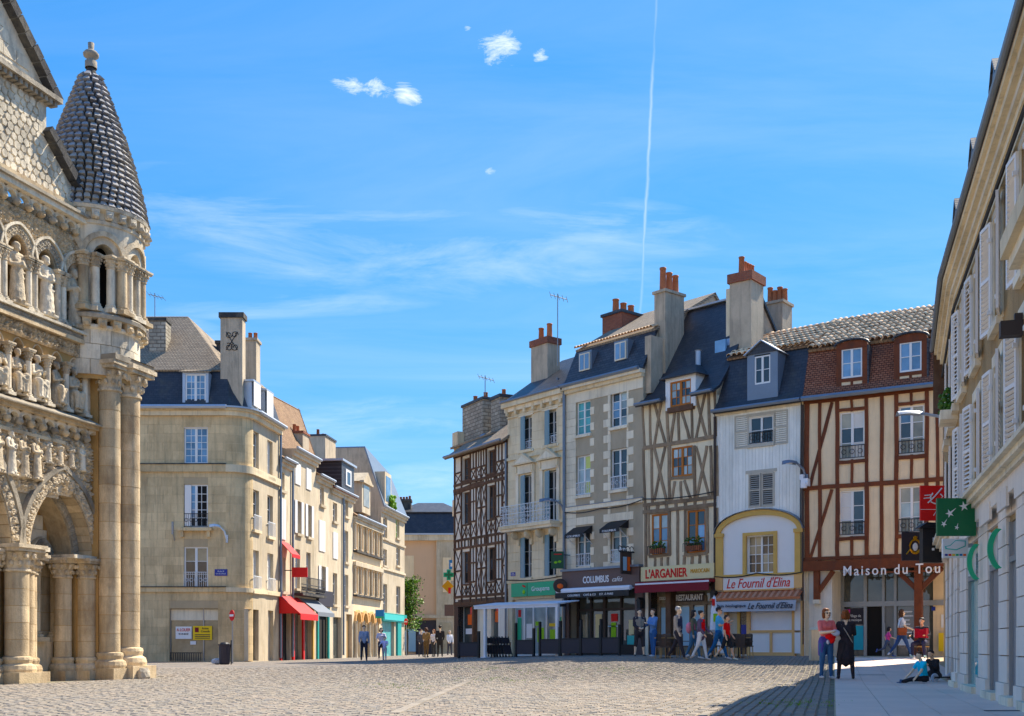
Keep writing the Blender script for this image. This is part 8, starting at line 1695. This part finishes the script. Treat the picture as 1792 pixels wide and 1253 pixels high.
def person(label, x, y, H, rz=0.0, top=(.5, .5, .5), legs=JEANS, shoes=(.03, .03, .03), skin=None, hair='brown', hair_style='short', sleeve=1.0, leg_len=1.0, jacket=None, dress=None,
           L=(0, 0), Rr=(0, 0), aL=(0, .12, .15, 0), aR=(0, .12, .15, 0), lean=0.0, seat=None, turn=0.0, fine=False, woman=False, group=None, glasses=False, extra=None, splay=.02, sag=0.0, tilt=0.0):
    """body, clothes and skin grown into one surface from tapering limbs; faces the -y side of its own frame"""
    sk = skin or SKIN; b = Body(H); mats = []
    def mi(m):
        if m not in mats: mats.append(m)
        return mats.index(m)
    SKI = mi(sk); TOP = mi(cloth(top)); LEG = mi(cloth(legs)); SHO = mi(cloth(shoes, .5)); JK = mi(cloth(jacket)) if jacket else TOP
    hipz = .515
    def leg(sd, f, k):
        hip = Vector((sd*.050, 0, hipz)); d1 = Vector((sd*splay*2, -math.sin(f), -math.cos(f))).normalized(); kn = hip+d1*.245; d2 = Vector((sd*splay, -math.sin(f-k), -math.cos(f-k))).normalized(); an = kn+d2*.235
        b.add(hip, kn, .058, .040, LEG)
        if leg_len >= 1: b.add(kn, an, .038, .027 if not woman else .024, LEG)
        elif leg_len >= .5: mid = kn+d2*.05; b.add(kn, mid, .044, .042, LEG); b.add(mid, an, .033, .021, SKI)
        else: b.add(kn, an, .034, .021, SKI)
        ft = Vector((0, -math.cos(f-k), math.sin(f-k)*-1)); ft = Vector((sd*.012/.1*.1, -math.cos(f-k), -math.sin(-(f-k))*-1)) if False else Vector((sd*.1, -math.cos(f-k), math.sin(k-f))).normalized()
        heel = an-ft*.022+d2*.022; b.add(heel, an+ft*.085+d2*.026, .022, .017, SHO); b.add(an, heel, .024, .023, SHO if leg_len >= .9 else SKI); return an, kn
    ks = [leg(-1, *Rr), leg(1, *L)]
    up = lambda v: rotx(Vector(v)-Vector((0, 0, hipz)), lean)+Vector((0, 0, hipz))     # lean the trunk forward (positive)
    W = .92 if woman else 1.0
    b.add((-.035, 0, hipz), (.035, 0, hipz), .072 if woman else .066, .072 if woman else .066, LEG)
    b.add(up((0, 0, .53)), up((0, 0, .63)), .075*W, .068*W, TOP); b.add(up((-.03, 0, .63)), up((-.045*W, .0, .75)), .060, .062, TOP); b.add(up((.03, 0, .63)), up((.045*W, .0, .75)), .060, .062, TOP)
    b.add(up((-.095*W, .005, .795)), up((.095*W, .005, .795)), .038, .038, TOP); b.add(up((0, .01, .79)), up((0, -.002, .875)), .038, .028, SKI)
    if woman: b.add(up((-.035, -.045, .735)), up((.035, -.045, .735)), .036, .036, TOP)
    if jacket:
        b.add(up((0, .01, .47)), up((0, .01, .62)), .086, .080, JK); 
        for sd in (-1, 1): b.add(up((sd*.035, .012, .62)), up((sd*.05, .008, .775)), .064, .062, JK)
        b.add(up((-.10*W, .008, .795)), up((.10*W, .008, .795)), .040, .040, JK); b.add(up((0, -.052, .60)), up((0, -.052, .80)), .035, .030, TOP)
    if dress:
        DR = mi(cloth(dress[0])); n = 5
        for k in range(n): t0, t1 = k/n, (k+1)/n; b.add(Vector((0, sag*t0, .56-(.56-dress[1])*t0)), Vector((0, sag*t1, .56-(.56-dress[1])*t1)), .072+dress[2]*t0, .072+dress[2]*t1, DR)
    hands = []
    for sd, (f, ab, el, inn) in ((-1, aR), (1, aL)):
        sh = up((sd*.108*W, .005, .80)); d1 = rotx(Vector((sd*math.sin(ab), -math.sin(f)*math.cos(ab), -math.cos(f)*math.cos(ab))), lean); e = sh+d1*.165
        d2 = rotx(Vector((-sd*math.sin(inn)*1.0+sd*math.sin(ab)*.5*(1-min(1, el)), -math.sin(f+el)*math.cos(inn), -math.cos(f+el)*math.cos(inn))), lean).normalized(); wv = e+d2*.145
        am = JK if jacket else TOP
        b.add(sh, sh+d1*.165*min(1, sleeve*1.6), .036, .031, am)
        if sleeve < .62: b.add(sh+d1*.165*min(1, sleeve*1.6), e, .026, .025, SKI)
        if sleeve >= 1: b.add(e, wv-d2*.01, .030, .023, am)
        else: b.add(e, wv, .025, .018, SKI)
        side = d2.cross(Vector((0, 0, 1)));
        if side.length < .1: side = Vector((sd, 0, 0))
        side.normalize(); pal = wv+d2*.045
        b.add(wv, pal, .017, .020, SKI)
        if fine:
            nrm = side.cross(d2).normalized()
            for q, (o, ln) in enumerate(((-.017, .036), (-.006, .043), (.006, .041), (.016, .032))): a_ = pal+side*o; m_ = a_+d2*ln*.55; b.add(a_, m_, .0065, .006, SKI); b.add(m_, m_+d2*ln*.4-nrm*.012*sd, .006, .005, SKI)
            b.add(wv+d2*.015, wv+d2*.04-side*.022*sd, .0075, .006, SKI)
        else: b.add(pal, pal+d2*.03, .018, .013, SKI)
        hands.append(pal)
    # head
    hc = up((0, -.008, .925)); T3 = Matrix.Rotation(turn, 3, 'Z') @ Matrix.Rotation(tilt, 3, 'X'); hv = lambda v: hc+T3 @ Vector(v)
    b.add(hv((0, .008, .018)), hv((0, -.004, .014)), .050, .049, SKI); b.add(hv((0, -.012, -.028)), hv((0, -.022, -.030)), .034, .031, SKI); b.add(hv((0, -.050, .004)), hv((0, -.058, -.010)), .008, .010, SKI); b.add(hv((0, -.044, -.046)), hv((0, -.040, -.050)), .014, .013, SKI)
    for sd in (-1, 1): b.add(hv((sd*.048, .006, .010)), hv((sd*.050, .008, -.008)), .010, .007, SKI)
    if extra: extra(b, mi, up, hands, ks)
    mb = MB()
    for a, c, ra, rb, m in b.seg:
        if (c-a).length < 1e-4: c = a+Vector((0, 0, 1e-3))
        mb.tube([a-(c-a).normalized()*ra*.7, a, c, c+(c-a).normalized()*rb*.7], [ra*.65, ra, rb, rb*.65], 10); mb.blob(a, ra, 1); mb.blob(c, rb, 1)
    me = bpy.data.meshes.new('tmp'); me.from_pydata(mb.v, [], mb.f); o = bpy.data.objects.new('tmp', me); COL.objects.link(o)
    md = o.modifiers.new('r', 'REMESH'); md.mode = 'VOXEL'; md.voxel_size = (.0065 if fine else .013)*H; sm = o.modifiers.new('s', 'SMOOTH'); sm.factor = .5; sm.iterations = 2 if fine else 1
    dg = bpy.context.evaluated_depsgraph_get(); dg.update(); nm = bpy.data.meshes.new_from_object(o.evaluated_get(dg)); bpy.data.objects.remove(o)
    nm.name = 'body'; n = len(nm.polygons); cen = np.empty(n*3); nm.polygons.foreach_get('center', cen); cen = cen.reshape(-1, 3); best = np.full(n, 1e9); idx = np.zeros(n, int)
    for a, c, ra, rb, m in b.seg:
        A = np.array(a); D = np.array(c)-A; L2 = max(1e-9, D@D); t = np.clip(((cen-A)@D)/L2, 0, 1); d = np.linalg.norm(cen-(A+t[:, None]*D), axis=1)-(ra+(rb-ra)*t); w = d < best; best[w] = d[w]; idx[w] = m
    nm.materials.clear()
    for m in mats: nm.materials.append(M[m])
    nm.polygons.foreach_set('material_index', idx); nm.polygons.foreach_set('use_smooth', [True]*n)
    zs = np.empty(len(nm.vertices)*3); nm.vertices.foreach_get('co', zs); zmin = zs.reshape(-1, 3)[:, 2].min()
    base = gz(x, y)-zmin+.016 if seat is None else gz(x, y)+seat-hipz*H+.07*H
    t = thing('person', label, 'person', (x, y, base), rz, group)
    put('body', nm, t)
    # hair and face
    hm = MB(); hh = HAIR[hair]; P_ = lambda v: hv(v)*H
    def hb(v, r, sc=(1, 1, 1), s=2, j=.10): hm.blob(P_(v), r*H, s, sc, j)
    hb((0, .016, .031), .055, (1.0, 1.0, 1.0), 2, .14); hb((0, -.012, .058), .028, (1.3, 1, .55), 2, .25)
    for sd in (-1, 1): hb((sd*.036, .012, .018), .026, (.6, 1, 1.2), 1)
    if hair_style in ('bob', 'long', 'curly', 'pony'):
        for sd in (-1, 1): hb((sd*.046, .010, -.010), .030, (.75, 1.1, 1.6), 1, .2); hb((sd*.040, .016, -.042), .026, (.9, 1.1, 1.2), 1, .2)
        hb((0, .040, -.015), .040, (1.1, .8, 1.6), 2, .15)
    if hair_style == 'long': hb((0, .048, -.075), .040, (1.2, .7, 1.7), 2, .2); hb((0, .052, -.13), .030, (1.3, .7, 1.6), 1, .2)
    if hair_style == 'curly':
        for q in range(26): a = q*2.4; hb((.052*math.cos(a), .022+.045*math.sin(a)*.7, .03-q*.0045), .024, (1, 1, 1), 1, .4)
    if hair_style == 'pony': hb((0, .066, .03), .026, (.9, 1, .9), 1); hb((0, .074, -.02), .020, (.9, .9, 2.4), 1, .2)
    if hair_style == 'bun': hb((0, .052, .055), .026, (1, 1, 1), 1)
    hm.build('hair', hh, t, smooth=True)
    fm = MB()
    for sd in (-1, 1): fm.blob(P_((sd*.019, -.0475, .010)), .0065*H, 1, (1.3, .5, .7))
    if glasses:
        for sd in (-1, 1): fm.blob(P_((sd*.021, -.052, .008)), .016*H, 1, (1.05, .35, .75)); fm.tube([P_((sd*.035, -.045, .010)), P_((sd*.052, .005, .012))], .003*H, 4)
        fm.build('sunglasses', 'black', t)
    else: fm.build('eyes', 'black', t)
    MB().blob(P_((0, -.054, -.027)), .010*H, 1, (1.3, .4, .35)).build('mouth', cloth((.30, .09, .08)), t)
    return t
def at_feet(x, y): return on_ground(x, y)
# --- the two women in front of the red-timbered house
p = at_feet(1446, 1189)
def cardigan(b, mi, up, hands, ks):
    k = mi(cloth((.06, .05, .19)))
    b.add((-.045, 0, .54), (.045, 0, .54), .074, .074, k)
    for sd in (-1, 1): b.add((sd*.055, .03, .53), (sd*.085, .03, .34), .052, .026, k); b.add((sd*.06, -.03, .53), (sd*.080, -.02, .38), .036, .018, k)
    b.add((0, .045, .53), (0, .06, .36), .06, .04, k)
person('woman with sunglasses, coral top, purple cardigan round her waist and jeans', p[0], p[1], 1.68, R(12), (.80, .17, .16), JEANS, (.45, .42, .40), hair='auburn', hair_style='bob', sleeve=.5, woman=True, glasses=True, fine=True,
       L=(.05, .02), Rr=(-.04, .03), aL=(.35, .15, 1.35, .7), aR=(.45, .12, 1.25, .75), turn=R(8), extra=cardigan)
hx = Vector((p[0], p[1], gz(*p)))
bg = thing('folded_coat', 'bright red and grey folded clothes held by the woman in coral', 'clothing', (p[0]+.02, p[1]-.28, hx.z+1.02)); MB().blob((0, 0, 0), .10, 2, (1.3, .5, .75), .45).blob((.05, -.01, -.07), .08, 2, (.9, .5, 1.1), .45).build('red_bundle', cloth((.62, .02, .03)), bg, smooth=True); MB().blob((.12, .0, .10), .10, 2, (1.1, .5, .8), .25).build('grey_bundle', cloth((.45, .47, .55)), bg, smooth=True); MB().blob((-.05, .02, -.12), .05, 1, (.8, .5, 1.3), .25).build('tail', cloth((.55, .55, .60)), bg, smooth=True)
p = at_feet(1480, 1189)
def black_dress(b, mi, up, hands, ks):
    k = mi(cloth((.016, .012, .014))); b.add((.03, .02, .50), (.085, .07, .30), .075, .055, k); b.add((.06, .05, .36), (.12, .09, .27), .05, .02, k)
person('woman seen from behind in a long black asymmetric dress and boots', p[0], p[1], 1.66, R(168), (.016, .012, .015), (.02, .013, .015), (.012, .011, .011), hair='auburn', hair_style='pony', sleeve=.62, woman=True, fine=True,
       L=(.03, .02), Rr=(-.05, .03), splay=.07, aL=(.25, .2, 1.2, .8), aR=(.3, .16, 1.25, .6), turn=R(-10), dress=((.018, .013, .016), .29, .055), extra=black_dress)
st = thing('bag_strap', 'thin pale bag strap crossing the back of the woman in black', 'strap', (p[0], p[1], gz(*p))); MB().tube([(-.13, -.02, 1.36), (-.02, -.13, 1.14), (.13, -.10, .90), (.16, -.02, .82)], .012, 5).build('strap', cloth((.30, .26, .22)), st)
# --- children sitting on the pavement
p = at_feet(1618, 1196)
person('boy in a turquoise T-shirt sitting on the pavement with legs stretched out', p[0], p[1], 1.28, R(-78), (.02, .42, .62), DARK, (.04, .07, .14), hair='brown', sleeve=.42, fine=True, L=(R(88), .12), Rr=(R(86), .25), lean=R(14), seat=.02,
       aL=(.75, .1, .2, .1), aR=(.8, .15, .25, .1), turn=R(15))
p = at_feet(1642, 1193)
person('dark-haired boy in black crouching against the wall behind the turquoise boy', p[0], p[1]+.1, 1.30, R(-60), (.012, .012, .014), (.02, .02, .024), (.25, .25, .27), skin=SKIN2, hair='dark', sleeve=1.0, fine=True, L=(R(105), R(130)), Rr=(R(100), R(128)), lean=R(22), seat=.05, aL=(1.0, .1, 1.4, .3), aR=(.9, .1, 1.6, .3), turn=R(10))
t = gthing('toy_scooter', 'small scooter with pale wheels lying beside the crouching boy', 'scooter', p[0]-.02, p[1]-.32, R(20))
for u in (-.22, .20): MB().lathe([(.035, -.018), (.095, -.02), (.105, 0), (.095, .02), (.035, .018)], 14).build('wheel', cloth((.45, .48, .52)), t, (u, 0, .105), (R(90), 0, 0))
MB().box(-.2, .2, -.05, .05, .10, .13).build('deck', 'black', t); MB().tube([(.2, 0, .11), (.30, 0, .45)], .018, 6).build('steering_tube', 'black', t)
# --- porch
p = at_feet(1553, 1150)
person('little girl in a pink top running to the right past the entrance', p[0], p[1], 1.12, R(75), (.62, .10, .24), (.06, .07, .10), (.05, .08, .25), skin=SKIN2, hair='dark', hair_style='pony', sleeve=.5, woman=True, L=(.55, .35), Rr=(-.45, .75), aL=(-.5, .15, .8, 0), aR=(.6, .15, .8, 0), lean=R(8))
p = at_feet(1578, 1151)
pw = person('curly-haired woman in a white T-shirt and jeans striding to the right', p[0], p[1], 1.72, R(80), (.78, .78, .80), (.03, .06, .14), (.6, .6, .6), hair='brown', hair_style='curly', sleeve=.45, woman=True, L=(-.38, .25), Rr=(.40, .05), aL=(-.25, .12, .3, 0), aR=(.30, .12, .9, .2))
bg = thing('shoulder_bag', 'brown leather shoulder bag on the hip of the woman in white', 'bag', (p[0]-.08, p[1]-.26, gz(*p)+.80), R(12)); MB().box(-.16, .16, -.05, .05, 0, .26).build('pouch', cloth((.16, .05, .025)), bg); MB().tube([(-.1, 0, .26), (.05, .1, .62), (.1, 0, .26)], .012, 5).build('strap', cloth((.12, .04, .02)), bg); MB().box(-.17, .17, -.056, .0, .12, .27).build('flap', cloth((.20, .06, .03)), bg)
p = at_feet(1614, 1153)
person('seated accordion player in a black waistcoat and dark trousers beside the porch post', p[0], p[1], 1.74, R(-40), (.03, .03, .035), (.02, .02, .05), (.30, .45, .45), skin=SKIN2, hair='dark', sleeve=1.0, L=(R(84), R(88)), Rr=(R(80), R(95)), splay=.12, seat=.46, aL=(.4, .35, 1.2, .2), aR=(.4, .45, 1.1, .1), lean=R(4))
t = gthing('stool', 'low stool under the accordion player', 'stool', p[0], p[1]+.05); MB().box(-.19, .19, -.19, .19, .40, .44).build('seat', 'wood_leg', t)
for sx in (-.15, .15):
    for sy in (-.15, .15): MB().tube([(sx, sy, 0), (sx, sy, .4)], .018, 5).build('leg', 'iron', t)
t = gthing('accordion', 'dark red accordion with white keys on the seated player\'s lap', 'accordion', p[0]-.13, p[1]-.28, R(-40), dz=.74); t.scale = (.8, .8, .8)
for k in range(7): MB().box(-.14+k*.04, -.105+k*.04, -.12-.012*(k % 2), .12, 0, .36).build('bellows', cloth((.30, .015, .03)), t)
for sd in (-1, 1): MB().box(sd*.20-.055, sd*.20+.055, -.14, .13, -.02, .40).build('case', cloth((.22, .01, .02)), t)
MB().box(-.275, -.255, -.15, -.02, .02, .36).build('keys', 'white', t)
# --- walkers on the café terrace
G = 'people walking past the restaurants'
p = at_feet(1119, 1149)
person('bearded man in a dark jacket and shorts standing before the café', p[0], p[1], 1.78, R(8), (.22, .20, .17), (.025, .022, .025), (.03, .03, .03), hair='dark', jacket=(.02, .018, .025), leg_len=.6, L=(.02, 0), Rr=(-.02, 0), splay=.06, aL=(.25, .1, .9, .6), aR=(.25, .1, .9, .6), group=G)
p = at_feet(1143, 1150)
person('man in a blue denim shirt and jeans with arms folded, turned to the left', p[0], p[1], 1.74, R(-60), (.10, .18, .34), (.03, .08, .19), (.5, .5, .5), hair='brown', sleeve=1.0, L=(.06, 0), Rr=(-.08, 0), aL=(.45, .1, 1.5, .8), aR=(.45, .1, 1.5, .8), group=G)
p = at_feet(1187, 1156)
person('grey-haired man in a beige blazer and dark trousers walking right', p[0], p[1], 1.78, R(55), (.02, .025, .05), (.018, .016, .022), (.20, .15, .10), hair='grey', jacket=(.30, .255, .215), L=(-.42, .15), Rr=(.36, .05), aL=(-.2, .1, .25, 0), aR=(.15, .12, .3, 0), group=G)
p = at_feet(1214, 1154)
person('long-haired woman in an olive jacket and jeans walking right behind another woman', p[0], p[1], 1.66, R(70), (.10, .10, .07), (.05, .12, .20), (.6, .6, .6), hair='dark', hair_style='long', woman=True, L=(.25, .05), Rr=(-.22, .2), group=G)
bg = thing('backpack', 'small pink backpack on the woman in the olive jacket', 'bag', (p[0]-.16, p[1]+.02, gz(*p)+.92), R(70)); MB().blob((0, 0, .16), .16, 2, (.8, .7, 1.25)).build('pack', cloth((.60, .22, .26)), bg, smooth=True); MB().tube([(-.1, -.05, .3), (-.1, -.2, .38), (-.1, -.22, .1)], .02, 5).build('strap', cloth((.5, .15, .2)), bg)
p = at_feet(1227, 1156)
person('dark-haired woman in a floral jacket over red, with white trousers, walking right', p[0], p[1], 1.64, R(62), (.60, .02, .04), (.66, .66, .74), (.5, .42, .36), skin=SKIN2, hair='dark', hair_style='bun', woman=True, jacket=(.10, .075, .12), L=(.22, .05), Rr=(-.24, .25), aL=(.3, .1, .6, .2), aR=(.1, .1, .5, .2), group=G)
p = at_feet(1258, 1155)
person('man with sunglasses in a turquoise T-shirt and blue jeans walking right', p[0], p[1], 1.76, R(68), (.12, .36, .52), (.025, .10, .22), (.55, .55, .55), skin=SKIN2, hair='dark', sleeve=.45, glasses=True, L=(.30, .02), Rr=(-.30, .25), aL=(.5, .1, 1.5, .3), aR=(.3, .1, 1.4, .2), group=G)
p = at_feet(1272, 1156)
person('boy in a red T-shirt and black shorts walking right, head lowered', p[0], p[1], 1.50, R(62), (.55, .008, .03), (.015, .015, .018), (.6, .6, .5), skin=SKIN2, hair='dark', sleeve=.45, leg_len=.3, L=(.35, .1), Rr=(-.35, .35), aL=(.15, .1, .5, .1), aR=(-.1, .1, .4, .1), tilt=R(-14), group=G)
# --- people in the street
G = 'people in the street'
p = at_feet(637, 1157)
person('man in a grey-blue pullover and dark trousers walking alone up the street', p[0], p[1], 1.78, R(15), (.22, .26, .34), (.018, .018, .03), (.03, .03, .03), hair='brown', L=(.12, .02), Rr=(-.14, .12), aL=(-.15, .16, .25, 0), aR=(.15, .16, .3, 0), group=G)
p = at_feet(667, 1155)
person('woman in a pale top and dark trousers beside a child in the street', p[0], p[1], 1.70, R(10), (.50, .46, .52), (.03, .025, .04), (.2, .2, .2), hair='dark', hair_style='bob', sleeve=.5, woman=True, L=(.06, 0), Rr=(-.06, 0), aL=(.5, .3, .8, .3), aR=(.3, .3, .9, .3), group=G)
p = at_feet(673, 1156)
person('child in a lilac top in front of the woman in the street', p[0], p[1], 1.18, R(-10), (.42, .42, .62), (.30, .32, .36), (.2, .2, .2), hair='dark', sleeve=.5, L=(.1, .1), Rr=(-.1, .1), aL=(.6, .4, .6, .1), aR=(.6, .4, .6, .1), group=G)
for (x, y, lb, H, top, lg, hr, hs, rz, wm) in ((737, 1150, 'person in dark grey at the left of the street group', 1.72, (.06, .06, .065), (.03, .03, .035), 'brown', 'short', 20, False), (746, 1151, 'person in a tan outfit in the street group', 1.72, (.20, .13, .06), (.13, .08, .035), 'brown', 'bob', 160, True), (759, 1150, 'person in a white top and black skirt in the street group', 1.64, (.62, .60, .58), (.03, .03, .03), 'auburn', 'bob', -30, True), (770, 1150, 'tall man in black at the right of the street group', 1.84, (.015, .015, .018), (.02, .018, .016), 'dark', 'short', 190, False), (787, 1147, 'man in a pale shirt walking away beyond the street group', 1.70, (.62, .62, .68), (.04, .04, .05), 'grey', 'short', 30, False)):
    p = at_feet(x, y); person(lb, p[0], p[1], H, R(rz), top, lg, (.04, .04, .04), hair=hr, hair_style=hs, woman=wm, sleeve=1.0 if not wm else .6, L=(.08, .02), Rr=(-.08, .05), aL=(.1, .14, .4, .2), aR=(.15, .14, .5, .2), group=G)
